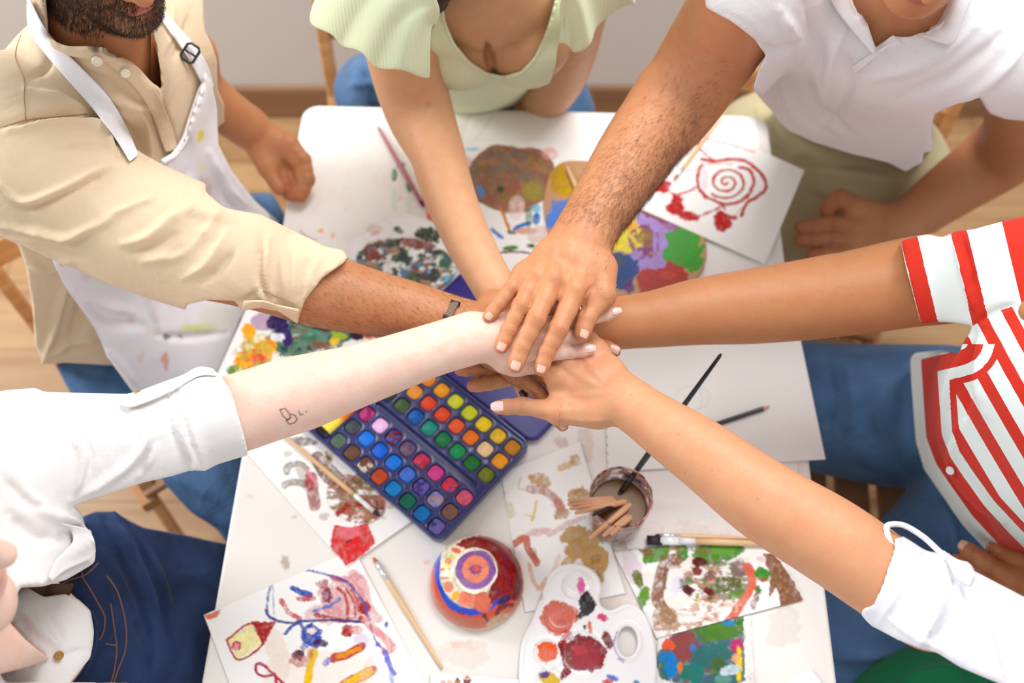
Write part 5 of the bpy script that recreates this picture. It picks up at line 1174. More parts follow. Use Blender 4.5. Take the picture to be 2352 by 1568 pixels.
def sheet(name, corners, z, strokes, label, cat='painting', base=WHITE, res=.0013, seed=1, group=None, curl=0, th=.0005, mat=None, wf=.65):
    c = [P(px, py, z) for px, py in corners]; la = max(np.linalg.norm(c[1]-c[0]), np.linalg.norm(c[2]-c[3])); lb = max(np.linalg.norm(c[3]-c[0]), np.linalg.norm(c[2]-c[1]))
    nu, nv = max(4, int(la/res)), max(4, int(lb/res)); u = np.linspace(0, 1, nu+1)[:, None, None]; v = np.linspace(0, 1, nv+1)[None, :, None]
    G = c[0]*(1-u)*(1-v)+c[1]*u*(1-v)+c[2]*u*v+c[3]*(1-u)*v
    V = G.reshape(-1, 3); C = paint(V, base, strokes, seed, wf=wf)
    V[:, 2] += curl*np.abs(fbm(V[:, 0]*9, V[:, 1]*9, s=seed+5, o=2))
    i, j = np.meshgrid(np.arange(nu), np.arange(nv), indexing='ij'); a = (i*(nv+1)+j).ravel(); Q = np.stack([a, a+1, a+nv+2, a+nv+1], 1)
    N = np.cross(c[1]-c[0], c[3]-c[0])
    if np.cross(V[Q[0, 1]]-V[Q[0, 0]], V[Q[0, 2]]-V[Q[0, 0]])[2] < 0: Q = Q[:, ::-1]
    me = mesh_np(name, V, Q); set_col(me, C); o = link(name, me, mat or PAPER, None); m = o.modifiers.new('s', 'SOLIDIFY'); m.thickness = th; m.offset = 1
    return tag(o, label, cat, group)
z0 = TZ+.0004
# tabletop stains (part of the table)
def surf():
    nu, nv = 300, 490; u = np.linspace(-.394, .394, nu+1); v = np.linspace(-.30, .95, nv+1); U, Vv = np.meshgrid(u, v, indexing='ij')
    c, s = math.cos(YAW), math.sin(YAW); V = np.stack([.009+U*c-Vv*s, .242+U*s+Vv*c, np.full_like(U, TZ+.0002)], -1).reshape(-1, 3)
    i, j = np.meshgrid(np.arange(nu), np.arange(nv), indexing='ij'); a = (i*(nv+1)+j).ravel(); Q = np.stack([a, a+nv+1, a+nv+2, a+1], 1)
    uu = (U[:-1, :-1]).ravel()+.0013; vv = (Vv[:-1, :-1]).ravel()+.0013
    cr = ((np.abs(uu) > .37) & (vv > .926) & (np.hypot(np.abs(uu)-.37, vv-.926) > .024)); Q = Q[~cr]
    st = [('b', 655, 1292, 9, 17, -10, (196, 180, 166), .8), ('b', 575, 1140, 8, 4, 20, (236, 190, 200), .5), ('b', 598, 1050, 10, 4, 30, (240, 120, 160), .5), ('b', 676, 1186, 6, 3, 0, (210, 170, 150), .6),
          ('b', 1547, 1200, 6, 9, 20, (110, 150, 180), .8), ('b', 1570, 1290, 40, 10, 0, (236, 214, 206), .5), ('b', 1450, 1230, 60, 25, 0, (232, 214, 206), .5), ('b', 1345, 1020, 20, 40, 0, (228, 206, 196), .6), ('b', 1290, 1015, 16, 12, 0, (200, 160, 150), .5),
          ('b', 1060, 1500, 60, 30, 10, (236, 222, 210), .6), ('b', 1050, 1480, 14, 8, 10, (230, 190, 160), .4), ('b', 980, 1290, 8, 4, 10, (236, 180, 170), .5), ('b', 1090, 1480, 30, 12, 0, (235, 205, 190), .4), ('b', 1800, 1440, 40, 50, 0, (226, 216, 206), .5), ('b', 1400, 1390, 40, 18, 0, (222, 206, 192), .6),
          ('b', 905, 402, 7, 15, 0, (50, 148, 48), 1), ('b', 939, 430, 6, 14, -10, (70, 160, 70), .9), ('b', 922, 379, 10, 5, -10, (50, 140, 50), .9), ('l', [(962, 380), (970, 420), (980, 470), (988, 505)], 12, (232, 112, 108), .85), ('b', 906, 460, 7, 26, 0, (190, 222, 196), .4), ('b', 940, 470, 8, 26, 0, (196, 226, 196), .4), ('b', 919, 456, 4, 4, 0, (200, 90, 80), .8),
          ('b', 682, 539, 15, 3, 10, (206, 210, 70), .9), ('l', [(690, 530), (705, 545), (725, 550)], 5, (222, 120, 130), .8), ('b', 737, 530, 6, 5, 0, (250, 176, 110), .9), ('b', 764, 541, 5, 7, 0, (250, 176, 110), .8),
          ('b', 660, 1000, 6, 6, 0, (230, 190, 180), .4), ('n', 1500, 1330, 240, 200, 0, [(226, 212, 200), (238, 226, 214)], .35, 60), ('n', 900, 420, 200, 160, 0, [(240, 232, 226)], .4, 40)]
    me = mesh_np('tabletop_surface', V, Q); set_col(me, paint(V, srgb(243, 238, 231), st, 3)); o = link('tabletop_surface', me, painted('table_paint_stained', .42), tb); o['label'] = 'paint-stained white top surface'
surf()
z = z0+.0006
sheet('paper_sheet', [(1085, 262), (1442, 266), (1420, 470), (1040, 400)], z, [('b', 1375, 325, 10, 4, 0, (170, 210, 236), .5), ('l', [(1130, 270), (1085, 330)], 3, (226, 218, 212), .6)], 'blank white paper sheet at the far table edge, behind the round brown painting', 'paper')
rb = (165, 118, 92)
sheet('painting', [(1015, 322), (1350, 318), (1320, 690), (1120, 690)], z+.0012, [('b', 1172, 410, 102, 78, 0, rb, 1), ('n', 1172, 408, 96, 72, 0, [(182, 104, 84), (140, 118, 104), (170, 150, 80), (150, 100, 76), (186, 140, 110), (120, 124, 116)], .5, 22), ('b', 1225, 440, 26, 20, 20, (176, 164, 76), .7), ('b', 1150, 435, 8, 8, 0, (60, 96, 50), .9),
    ('b', 1130, 356, 30, 10, -15, (126, 120, 116), .6), ('b', 1104, 440, 8, 18, -20, (100, 160, 214), .9), ('l', [(1150, 474), (1158, 498), (1170, 528)], 8, (228, 138, 66), .95), ('b', 1186, 478, 18, 30, 10, (250, 220, 214), .6), ('l', [(1182, 525), (1198, 518), (1216, 512)], 8, (36, 118, 208), 1), ('b', 1232, 502, 9, 14, 10, (48, 130, 214), .95), ('b', 1231, 479, 11, 10, 0, (140, 206, 230), .9),
    ('b', 1215, 500, 8, 24, 0, (96, 130, 110), .6), ('b', 1208, 531, 26, 8, 0, (222, 164, 150), .8), ('l', [(1130, 528), (1152, 546)], 8, (40, 130, 214), .95), ('b', 1175, 534, 10, 5, 10, (66, 110, 60), .9), ('b', 1172, 570, 18, 6, -5, (76, 146, 46), .95), ('b', 1220, 565, 10, 5, 0, (60, 110, 60), .9), ('l', [(1150, 580), (1180, 578), (1218, 582)], 5, (150, 34, 80), .9), ('b', 1262, 353, 20, 14, 10, (238, 176, 164), .6), ('b', 1086, 343, 18, 4, 0, (150, 204, 236), .7), ('b', 1075, 372, 10, 14, 0, (222, 170, 170), .5), ('b', 1240, 540, 30, 20, 0, (214, 150, 130), .4)],
    'child-like painting with a big round brown and ochre patch, between the two reaching arms', seed=4, wf=.25)
sheet('painting', [(572, 696), (905, 690), (885, 905), (492, 876)], z+.0012, [('b', 600, 742, 30, 22, 0, (196, 168, 190), .9), ('b', 571, 764, 15, 20, -8, (250, 184, 16), 1), ('b', 735, 758, 75, 32, 5, (84, 156, 134), .95), ('b', 682, 795, 60, 24, -10, (96, 128, 104), .95), ('n', 710, 775, 100, 40, -5, [(150, 104, 76), (60, 130, 104), (46, 60, 80), (120, 150, 130)], .8, 17), ('b', 640, 742, 30, 22, 20, (58, 34, 104), 1), ('b', 660, 776, 13, 20, 0, (70, 40, 116), 1),
    ('b', 640, 775, 13, 10, 0, (236, 236, 246), .95), ('b', 737, 793, 20, 9, 10, (150, 100, 72), .9), ('b', 780, 768, 20, 14, 30, (180, 200, 70), .9), ('b', 768, 785, 12, 9, 0, (240, 206, 60), .9), ('b', 822, 770, 18, 12, 0, (66, 40, 72), 1), ('b', 850, 770, 14, 8, 0, (236, 130, 50), 1), ('b', 608, 806, 28, 24, -20, (246, 190, 22), .95), ('b', 617, 795, 12, 20, 10, (240, 140, 30), .8), ('b', 586, 822, 22, 24, -40, (232, 88, 44), .9), ('b', 560, 828, 20, 20, -40, (250, 180, 40), .95), ('b', 572, 790, 12, 26, 20, (224, 206, 70), .7), ('b', 536, 848, 16, 10, -30, (110, 150, 60), .9), ('b', 612, 838, 16, 8, 0, (140, 160, 50), .8), ('n', 585, 815, 55, 42, -40, [(250, 200, 60), (226, 80, 50), (190, 200, 90)], .6, 12), ('l', [(542, 800), (534, 815)], 4, (236, 180, 190), .6)],
    'rainbow-coloured abstract painting in teal, purple and yellow hanging over the left table edge', seed=8)
sheet('painting', [(568, 1042), (742, 915), (968, 1182), (797, 1302)], z+.0012, [('b', 698, 1014, 34, 9, 5, (120, 100, 92), .7), ('b', 755, 1048, 9, 12, -30, (190, 150, 70), .8), ('l', [(658, 1082), (664, 1068), (690, 1066), (706, 1076)], 14, (150, 144, 134), .75), ('l', [(690, 1072), (700, 1100), (708, 1120)], 20, (196, 188, 180), .6), ('l', [(656, 1112), (675, 1108), (700, 1114)], 17, (158, 146, 140), .75), ('b', 660, 1042, 10, 8, 0, (200, 196, 190), .6),
    ('l', [(712, 1095), (718, 1130), (724, 1160)], 28, (170, 90, 84), .75), ('b', 712, 1110, 14, 20, 0, (180, 60, 60), .6), ('l', [(705, 1080), (725, 1110)], 8, (240, 150, 170), .8), ('l', [(728, 1050), (750, 1090), (785, 1120), (800, 1150)], 30, (132, 80, 64), .75), ('l', [(752, 1052), (770, 1080), (800, 1110)], 12, (110, 70, 50), .7), ('b', 800, 1110, 26, 18, 30, (176, 90, 90), .7), ('b', 842, 1106, 30, 20, 30, (146, 124, 66), .75), ('b', 830, 1165, 56, 32, -10, (160, 116, 84), .8), ('n', 820, 1150, 70, 50, 20, [(130, 80, 60), (190, 150, 90), (200, 110, 100), (150, 120, 70)], .7, 14), ('l', [(776, 1182), (800, 1160), (830, 1158)], 12, (176, 44, 46), .85), ('b', 874, 1158, 14, 12, 0, (120, 30, 30), .9), ('b', 890, 1150, 30, 20, 10, (206, 150, 130), .5), ('b', 745, 1186, 12, 8, 0, (200, 180, 170), .6),
    ('p', [(768, 1205), (800, 1212), (845, 1200), (862, 1245), (840, 1270), (796, 1300), (758, 1256)], (218, 56, 62), .92), ('b', 800, 1222, 26, 14, 0, (238, 130, 144), .8), ('b', 815, 1250, 26, 16, -30, (226, 40, 44), .8), ('l', [(796, 1245), (806, 1240)], 4, (60, 30, 30), 1), ('b', 790, 1190, 10, 10, 0, (250, 244, 240), .8), ('l', [(715, 1216), (740, 1244)], 3, (244, 190, 200), .7)],
    'painting of grey and brown strokes with a bright red square, under the paint box', seed=12)
R1, B1 = (196, 60, 62), (72, 92, 182)
sheet('painting', [(468, 1412), (814, 1262), (1045, 1700), (590, 1740)], z+.0004, [('p', [(470, 1412), (508, 1398), (500, 1416), (478, 1424)], (226, 130, 100), .9), ('l', [(472, 1426), (486, 1470)], 5, (240, 170, 150), .6), ('b', 640, 1500, 24, 60, -15, (242, 222, 204), .6), ('b', 730, 1560, 120, 70, 0, (244, 226, 210), .5),
    ('p', [(521, 1470), (577, 1431), (603, 1478), (548, 1515)], (246, 238, 178), 1), ('l', [(521, 1470), (577, 1431), (603, 1478), (548, 1515), (521, 1470)], 5, (190, 40, 40), .95), ('p', [(577, 1427), (634, 1428), (604, 1484)], (186, 32, 34), .97), ('b', 543, 1483, 11, 9, -30, (240, 150, 180), .9), ('l', [(532, 1488), (540, 1474), (552, 1478), (550, 1490)], 4, (190, 40, 60), .9),
    ('l', [(650, 1568), (625, 1545), (602, 1526), (588, 1526), (590, 1545), (606, 1552), (630, 1548)], 7, (190, 52, 96), .95), ('l', [(630, 1548), (636, 1570), (650, 1580)], 8, (190, 52, 96), .95),
    ('b', 790, 1368, 50, 46, 0, (214, 110, 108), .55), ('l', [(761, 1324), (800, 1340), (824, 1380), (828, 1416)], 12, (196, 74, 74), .75), ('l', [(776, 1350), (795, 1372), (798, 1410)], 8, (190, 60, 60), .8), ('l', [(790, 1345), (812, 1380), (816, 1412)], 6, (180, 50, 50), .7), ('l', [(810, 1318), (830, 1340), (842, 1390), (866, 1420)], 26, (226, 140, 148), .55), ('b', 838, 1396, 13, 14, 0, (176, 30, 36), .9), ('b', 818, 1326, 16, 10, 0, (228, 150, 150), .6), ('l', [(646, 1380), (664, 1405), (690, 1420)], 11, (206, 80, 84), .8),
    ('l', [(672, 1350), (690, 1360), (712, 1368)], 13, (52, 92, 186), .95), ('b', 704, 1374, 22, 8, 0, (190, 60, 80), .8), ('b', 752, 1367, 14, 18, 0, (140, 44, 96), .8), ('b', 740, 1340, 14, 12, 0, (180, 70, 84), .7), ('b', 745, 1410, 50, 22, 0, (214, 140, 150), .5), ('l', [(720, 1405), (760, 1390), (780, 1375)], 8, (90, 120, 200), .8), ('l', [(728, 1412), (780, 1424), (830, 1420)], 12, (186, 50, 56), .8),
    ('l', [(620, 1420), (614, 1400), (620, 1350), (640, 1325), (667, 1313), (700, 1309), (754, 1320), (798, 1338), (834, 1381), (848, 1425), (862, 1470), (888, 1497)], 5, B1, .8), ('l', [(610, 1400), (622, 1418), (660, 1430), (700, 1426), (760, 1424), (834, 1428)], 6, (52, 60, 140), .9), ('l', [(626, 1330), (628, 1380), (630, 1415)], 3, B1, .6), ('l', [(655, 1455), (672, 1438), (690, 1430), (700, 1460)], 8, (56, 84, 176), .9), ('b', 718, 1458, 26, 24, -30, (54, 92, 184), .95), ('b', 716, 1448, 10, 8, 0, (246, 226, 220), .9), ('b', 736, 1476, 18, 10, 0, (84, 34, 110), .9), ('b', 700, 1482, 10, 10, 0, (70, 100, 190), .7),
    ('b', 797, 1450, 13, 14, 20, (184, 40, 42), .95), ('b', 820, 1446, 14, 10, 0, (232, 160, 156), .8), ('l', [(840, 1425), (870, 1455), (900, 1484), (885, 1496)], 20, (222, 124, 126), .7), ('b', 830, 1470, 20, 14, 0, (214, 200, 226), .6), ('b', 685, 1503, 15, 12, 0, (104, 40, 74), .9), ('b', 690, 1520, 26, 12, 0, (190, 110, 110), .6), ('l', [(722, 1496), (716, 1520), (706, 1566), (704, 1590)], 16, (238, 198, 30), 1), ('b', 712, 1500, 8, 14, 0, (190, 60, 50), .5), ('b', 750, 1520, 8, 12, 30, (120, 110, 210), .8),
    ('l', [(768, 1512), (800, 1500), (832, 1484)], 20, (196, 66, 44), .95), ('l', [(778, 1508), (800, 1498), (826, 1488)], 11, (232, 158, 40), 1), ('l', [(790, 1572), (820, 1556), (856, 1538)], 24, (206, 110, 60), .8), ('l', [(794, 1570), (824, 1554), (850, 1542)], 16, (240, 200, 30), 1), ('l', [(884, 1496), (896, 1530), (904, 1546)], 11, (116, 124, 214), .9), ('l', [(898, 1545), (902, 1575)], 8, (160, 180, 240), .8), ('b', 888, 1434, 4, 7, 0, (90, 90, 180), .9), ('b', 868, 1480, 6, 6, 0, (110, 110, 200), .8), ('l', [(848, 1520), (830, 1570)], 20, (240, 200, 180), .4)],
    'large crayon-like painting of a blue and red round scribble with a little red-roofed house', seed=16)
T1 = (204, 164, 106)
sheet('painting', [(1150, 1085), (1332, 1014), (1437, 1363), (1206, 1406)], z+.0012, [('b', 1240, 1103, 26, 14, 20, T1, .8), ('b', 1300, 1070, 22, 9, -20, (220, 190, 140), .7), ('b', 1322, 1058, 12, 14, 0, T1, .7), ('l', [(1196, 1098), (1192, 1120), (1220, 1128)], 4, (226, 190, 176), .7), ('l', [(1218, 1122), (1256, 1130), (1280, 1152), (1288, 1175)], 20, (196, 146, 130), .75), ('b', 1283, 1160, 16, 12, 40, (206, 110, 100), .5), ('b', 1290, 1178, 18, 14, 0, (196, 156, 116), .8), ('b', 1330, 1138, 26, 18, 0, (190, 150, 96), .85), ('l', [(1232, 1152), (1228, 1176), (1222, 1196)], 6, (226, 206, 130), .85), ('l', [(1206, 1180), (1222, 1186)], 5, (226, 206, 130), .8), ('b', 1170, 1170, 12, 20, -20, (226, 220, 176), .8), ('b', 1153, 1134, 8, 8, 0, (110, 90, 40), .9),
    ('b', 1236, 1222, 30, 8, -10, (228, 192, 192), .8), ('l', [(1262, 1228), (1300, 1205), (1340, 1190)], 12, (226, 190, 180), .7), ('b', 1318, 1228, 30, 22, -30, T1, .9), ('b', 1322, 1262, 22, 26, 10, T1, .9), ('b', 1352, 1240, 30, 20, 0, (208, 170, 116), .9), ('b', 1366, 1282, 30, 32, 0, (212, 172, 108), .95), ('b', 1368, 1284, 10, 14, 30, (190, 140, 80), .7), ('b', 1378, 1322, 12, 18, 0, T1, .9), ('b', 1305, 1290, 16, 12, -40, (216, 180, 130), .8), ('l', [(1182, 1248), (1206, 1236), (1214, 1262), (1232, 1292)], 17, (214, 122, 92), .9), ('b', 1225, 1270, 8, 14, -20, (150, 110, 90), .6), ('l', [(1216, 1296), (1224, 1330), (1240, 1352), (1252, 1330)], 9, (236, 196, 170), .85), ('l', [(1284, 1280), (1270, 1310)], 10, (240, 214, 196), .7)],
    'paper with loose tan and pink watercolour strokes between the painted bowl and the glass', seed=20)
G1 = (96, 156, 44)
sheet('painting', [(1512, 1462), (1724, 1412), (1738, 1640), (1492, 1640)], z+.0006, [('b', 1620, 1520, 95, 90, 0, (90, 130, 124), .9), ('n', 1615, 1520, 95, 90, 0, [(165, 84, 84), (60, 140, 130), (90, 150, 60), (110, 110, 150), (70, 120, 130)], .9, 26), ('b', 1572, 1482, 30, 36, 10, (164, 84, 86), .95), ('b', 1655, 1450, 56, 22, -10, (96, 142, 50), .95), ('b', 1632, 1508, 48, 28, -10, (62, 128, 124), .95), ('b', 1592, 1546, 32, 22, 0, (42, 140, 130), .95), ('b', 1541, 1528, 17, 30, 0, (32, 146, 214), 1), ('b', 1520, 1508, 6, 12, 30, (40, 150, 220), 1), ('b', 1535, 1481, 15, 14, 10, (238, 112, 74), 1), ('b', 1562, 1532, 6, 14, 0, (246, 140, 20), 1), ('b', 1591, 1488, 7, 8, 0, (40, 150, 220), .95), ('b', 1692, 1485, 17, 18, 0, (198, 62, 124), .95), ('b', 1697, 1525, 7, 40, 0, (246, 214, 20), 1), ('b', 1650, 1524, 18, 16, 0, (90, 120, 70), .95), ('b', 1676, 1538, 26, 12, -20, (206, 224, 230), .95), ('b', 1660, 1560, 20, 10, 0, (110, 170, 150), .9), ('b', 1690, 1512, 10, 10, 0, (240, 180, 140), .7), ('b', 1674, 1430, 16, 8, 0, (50, 150, 200), .9), ('b', 1700, 1424, 16, 10, 0, (70, 130, 60), .9), ('p', [(1708, 1412), (1750, 1400), (1760, 1650), (1712, 1650)], (246, 242, 236), 1)],
    'abstract painting of teal, crimson, green and sky blue patches at the bottom edge', seed=28)
sheet('painting', [(1411, 1268), (1768, 1222), (1845, 1377), (1508, 1466)], z+.0022, [('b', 1450, 1300, 20, 40, -20, (226, 206, 216), .6), ('b', 1600, 1350, 130, 70, -10, (236, 222, 210), .5), ('b', 1505, 1272, 34, 20, -20, G1, .95), ('b', 1484, 1266, 18, 8, 20, (160, 100, 56), .8), ('b', 1568, 1266, 13, 24, -10, (96, 150, 50), .95), ('b', 1548, 1258, 20, 6, 0, (170, 140, 80), .8), ('b', 1646, 1268, 62, 24, -5, (92, 152, 44), .95), ('b', 1610, 1262, 26, 12, 10, (140, 130, 60), .7), ('b', 1660, 1262, 30, 10, 0, (120, 180, 60), .8), ('b', 1465, 1330, 11, 22, -20, (120, 130, 40), .95), ('b', 1478, 1372, 13, 28, 15, (110, 160, 44), .95), ('l', [(1552, 1284), (1528, 1292), (1516, 1330), (1512, 1380), (1540, 1420)], 30, (152, 108, 80), .85), ('l', [(1560, 1300), (1530, 1310), (1525, 1350)], 10, (110, 70, 56), .5), ('b', 1560, 1345, 20, 20, 0, (226, 222, 236), .8), ('b', 1530, 1420, 30, 30, 30, (180, 140, 100), .7),
    ('n', 1640, 1335, 80, 50, 0, [(110, 116, 60), (90, 60, 60), (180, 150, 150), (90, 130, 60), (200, 150, 120)], .75, 16), ('b', 1606, 1291, 18, 11, 0, (112, 26, 32), 1), ('b', 1601, 1312, 12, 9, 30, (150, 50, 40), .95), ('b', 1581, 1354, 13, 11, 30, (104, 34, 44), 1), ('b', 1628, 1358, 13, 9, 20, (128, 24, 34), 1), ('b', 1632, 1322, 15, 12, 0, (150, 90, 80), .8), ('b', 1672, 1340, 32, 22, 10, (104, 112, 48), .85), ('b', 1700, 1306, 26, 18, 20, (150, 120, 116), .8), ('b', 1610, 1395, 40, 16, 0, (250, 244, 238), .8), ('b', 1602, 1382, 8, 8, 0, (236, 200, 120), .7), ('b', 1690, 1365, 22, 12, -10, (110, 150, 50), .8), ('l', [(1716, 1300), (1728, 1325), (1714, 1370), (1684, 1412), (1676, 1422)], 20, (224, 112, 84), .9), ('p', [(1752, 1270), (1776, 1272), (1800, 1300), (1846, 1377), (1794, 1392), (1784, 1350), (1766, 1372), (1768, 1320)], (152, 102, 56), .95), ('b', 1806, 1285, 22, 8, 55, (90, 150, 40), .9), ('b', 1750, 1316, 19, 15, 20, (70, 156, 40), 1), ('b', 1752, 1331, 16, 5, 0, (190, 80, 40), .8), ('b', 1741, 1354, 7, 10, 0, (80, 140, 50), .95), ('b', 1735, 1378, 8, 22, 20, (150, 110, 80), .8), ('n', 1600, 1420, 110, 34, -14, [(190, 150, 116), (226, 190, 170), (176, 110, 80)], .7, 14), ('b', 1748, 1284, 12, 6, 20, (240, 180, 190), .6)],
    'painting of green leaves, brown arch and dark red spots, beside two flat brushes', seed=24)
RS = (196, 42, 40)
spir = [(1668+(2+t*2.75)*1.12*math.cos(t+.4), 419+(2+t*2.75)*.9*math.sin(t+.4)) for t in np.linspace(0, 14.5, 44)]
sheet('painting', [(1562, 262), (1848, 391), (1757, 607), (1466, 478)], z+.0066, [('l', spir, 5.5, RS, .95), ('l', [(1612, 380), (1603, 400), (1604, 430), (1627, 455), (1669, 469), (1705, 460), (1724, 438), (1730, 415), (1722, 392), (1700, 384)], 8, RS, .9), ('b', 1618, 410, 8, 26, 0, (250, 206, 210), .6), ('l', [(1612, 382), (1640, 376), (1680, 378)], 4, (230, 130, 130), .6), ('l', [(1612, 366), (1640, 370), (1695, 366), (1735, 386), (1756, 412), (1757, 436), (1738, 452), (1716, 466), (1703, 494)], 8, RS, .92), ('l', [(1603, 340), (1620, 354), (1640, 372)], 6, (206, 80, 80), .85), ('l', [(1612, 316), (1670, 330), (1732, 350)], 5, (236, 160, 160), .7), ('l', [(1570, 394), (1606, 390)], 4, (240, 170, 180), .7), ('l', [(1604, 428), (1570, 444), (1547, 446), (1536, 438)], 6, (214, 90, 90), .85), ('l', [(1547, 446), (1553, 462)], 7, (200, 60, 60), .85), ('b', 1521, 430, 19, 15, 10, RS, .97), ('b', 1551, 474, 20, 20, 20, RS, .97), ('b', 1580, 496, 26, 11, 10, RS, .97), ('l', [(1602, 498), (1640, 484), (1663, 468)], 6, (196, 90, 84), .85), ('b', 1661, 508, 25, 23, 0, RS, .97), ('b', 1686, 500, 8, 6, 0, RS, .97), ('l', [(1690, 496), (1700, 478)], 3, (240, 190, 190), .8), ('b', 1598, 324, 15, 13, -30, RS, .97), ('l', [(1620, 455), (1616, 450)], 6, RS, .8), ('l', [(1655, 466), (1665, 480)], 6, RS, .9)],
    'red painting of a spiral with small dripping blobs, lying at the right far corner', seed=32)
sheet('paper_sheet', [(1600, 285), (1738, 272), (1784, 700), (1620, 700)], z, [('l', [(1620, 560), (1790, 560)], 1, (236, 230, 224), .5)], 'blank white paper sheet partly under the red spiral painting', 'paper')
holes = [('b', 1392+i*.6, 964+i*19.5, 2.2, 2.2, 0, (150, 146, 142), .9) for i in range(6)]
sheet('sketchbook_page', [(1384, 800), (1836, 768), (1896, 1055), (1396, 1084)], z+.0030, holes+[('l', [(1545, 915), (1570, 890), (1600, 888), (1625, 900), (1622, 930), (1590, 945)], 2, (226, 222, 224), .7), ('l', [(1606, 890), (1612, 920), (1604, 945)], 2, (222, 218, 220), .7)], 'large white sketchbook page with punched holes, overhanging the right table edge', 'sketchbook', base=srgb(246, 244, 240), seed=36, th=.0012)
sheet('paper_sheet', [(1405, 1083), (1832, 1058), (1850, 1262), (1440, 1262)], z, [('l', [(1440, 1180), (1620, 1150)], 1, (236, 226, 220), .5), ('n', 1560, 1220, 120, 40, 0, [(238, 222, 214), (244, 232, 224)], .5, 20)], 'white paper sheet under the glass and the sketchbook page', 'paper', base=srgb(244, 238, 232))
sheet('notebook', [(1858, 1534), (1884, 1566), (1850, 1640), (1770, 1590)], z+.002, [], 'white notebook corner at the lower right end of the table', 'notebook', th=.004)
sheet('card', [(988, 1545), (1192, 1560), (1200, 1680), (990, 1680)], z+.0036, [('b', 1018, 1567, 6, 5, 0, (240, 180, 180), 1), ('b', 1034, 1566, 6, 6, 0, (246, 206, 170), 1), ('b', 1050, 1567, 8, 8, 0, (190, 150, 110), 1), ('b', 1051, 1560, 4, 4, 0, (40, 110, 80), 1), ('b', 1072, 1566, 8, 12, 0, (126, 34, 36), 1), ('b', 1073, 1556, 8, 5, 0, (246, 196, 186), 1), ('b', 1073, 1555, 2.5, 2, 0, (150, 50, 50), 1), ('p', [(1008, 1574), (1090, 1578), (1090, 1650), (1008, 1650)], (236, 180, 120), 1)], 'white card printed with coloured pencil tops at the bottom edge of the photo', 'card')
# ================= moulded plates: palettes =================
def plate(name, outline, z, th, label, cat, colf, holes=(), wells=(), rim=0, mat=None, h=.0015, group=None):
    W = [P(px, py, z)[:2] for px, py in spline([np.array(q, float) for q in list(outline)+[outline[0]]], 6)[:-1]]; W = [tuple(q) for q in W]
    a = np.array(W); lo = np.append(a.min(0)-.006, z-.004); hi = np.append(a.max(0)+.006, z+th+.006); S = Solid(lo, hi, h)
    H = [[tuple(P(px, py, z)[:2]) for px, py in hh] for hh in holes]
    X, Y = np.meshgrid(S.ax[0], S.ax[1], indexing='ij'); d2 = poly_sd(X, Y, W)
    for hh in H: d2 = np.maximum(d2, -poly_sd(X, Y, hh))
    Z = S.ax[2][None, None, :]; top = z+th+(rim*np.exp(-((d2+.0035)/.0022)**2))[:, :, None]
    for (cx, cy, r, dp) in wells:
        c = P(cx, cy, z)[:2]; q = np.hypot(X-c[0], Y-c[1]); top = top-(dp*np.clip(1-(q/r)**4, 0, 1)-.0012*np.exp(-((q-r)/.0016)**2))[:, :, None]
    S.D = np.maximum(np.maximum(d2[:, :, None], Z-top), z-Z).astype(np.float32)
    V, Q = S.mesh(); me = mesh_np(name, V, Q); set_col(me, colf(V)); o = link(name, me, mat, None); return tag(o, label, cat, group)
plast = painted('white_plastic_with_wet_paint', .25, coat=.3)
def pal_paint(V): return paint(V, srgb(250, 248, 246), [('b', 1284, 1418, 40, 36, 0, (224, 120, 98), .97), ('b', 1272, 1404, 16, 10, 0, (238, 130, 110), .8), ('b', 1290, 1428, 12, 8, 0, (200, 90, 80), .6), ('b', 1335, 1345, 10, 20, 4, (236, 110, 176), .97), ('b', 1347, 1385, 17, 26, 0, (28, 28, 32), 1), ('b', 1340, 1408, 16, 8, -30, (40, 28, 32), 1), ('b', 1384, 1418, 14, 8, 20, (224, 60, 120), .95), ('b', 1355, 1440, 5, 15, -8, (226, 110, 80), .95), ('b', 1343, 1440, 4, 5, 0, (60, 60, 30), 1), ('b', 1336, 1502, 54, 42, 0, (150, 24, 40), 1), ('b', 1345, 1505, 34, 26, 0, (176, 36, 56), .9), ('b', 1330, 1492, 20, 10, 20, (214, 60, 84), .6), ('b', 1395, 1470, 10, 22, -20, (140, 20, 36), .95), ('b', 1302, 1540, 10, 22, 30, (150, 24, 40), .95), ('b', 1256, 1500, 24, 24, 0, (240, 106, 24), 1), ('b', 1300, 1462, 10, 20, 20, (200, 60, 60), .6), ('b', 1262, 1560, 26, 16, 10, (224, 190, 30), .97), ('b', 1250, 1550, 12, 8, 0, (120, 60, 150), .95), ('b', 1407, 1556, 14, 6, 20, (40, 120, 210), .95), ('b', 1396, 1565, 12, 6, 0, (220, 60, 80), .9), ('b', 1462, 1566, 7, 4, 0, (40, 140, 200), .9), ('l', [(1418, 1450), (1410, 1480), (1422, 1508), (1438, 1515)], 3, (150, 100, 200), .8), ('l', [(1420, 1512), (1432, 1520)], 3, (60, 140, 210), .9), ('b', 1243, 1370, 5, 8, 0, (220, 80, 110), .7)], 41)
kid = [(1325, 1294), (1350, 1302), (1372, 1320), (1382, 1350), (1378, 1385), (1400, 1402), (1440, 1388), (1470, 1400), (1490, 1430), (1504, 1480), (1508, 1540), (1500, 1600), (1470, 1650), (1400, 1680), (1300, 1680), (1230, 1650), (1196, 1590), (1192, 1530), (1200, 1470), (1218, 1430), (1242, 1370), (1260, 1325), (1290, 1300)]
hole = [(1441+23*math.cos(a), 1474+35*math.sin(a)) for a in np.linspace(0, 2*math.pi, 24, endpoint=False)]
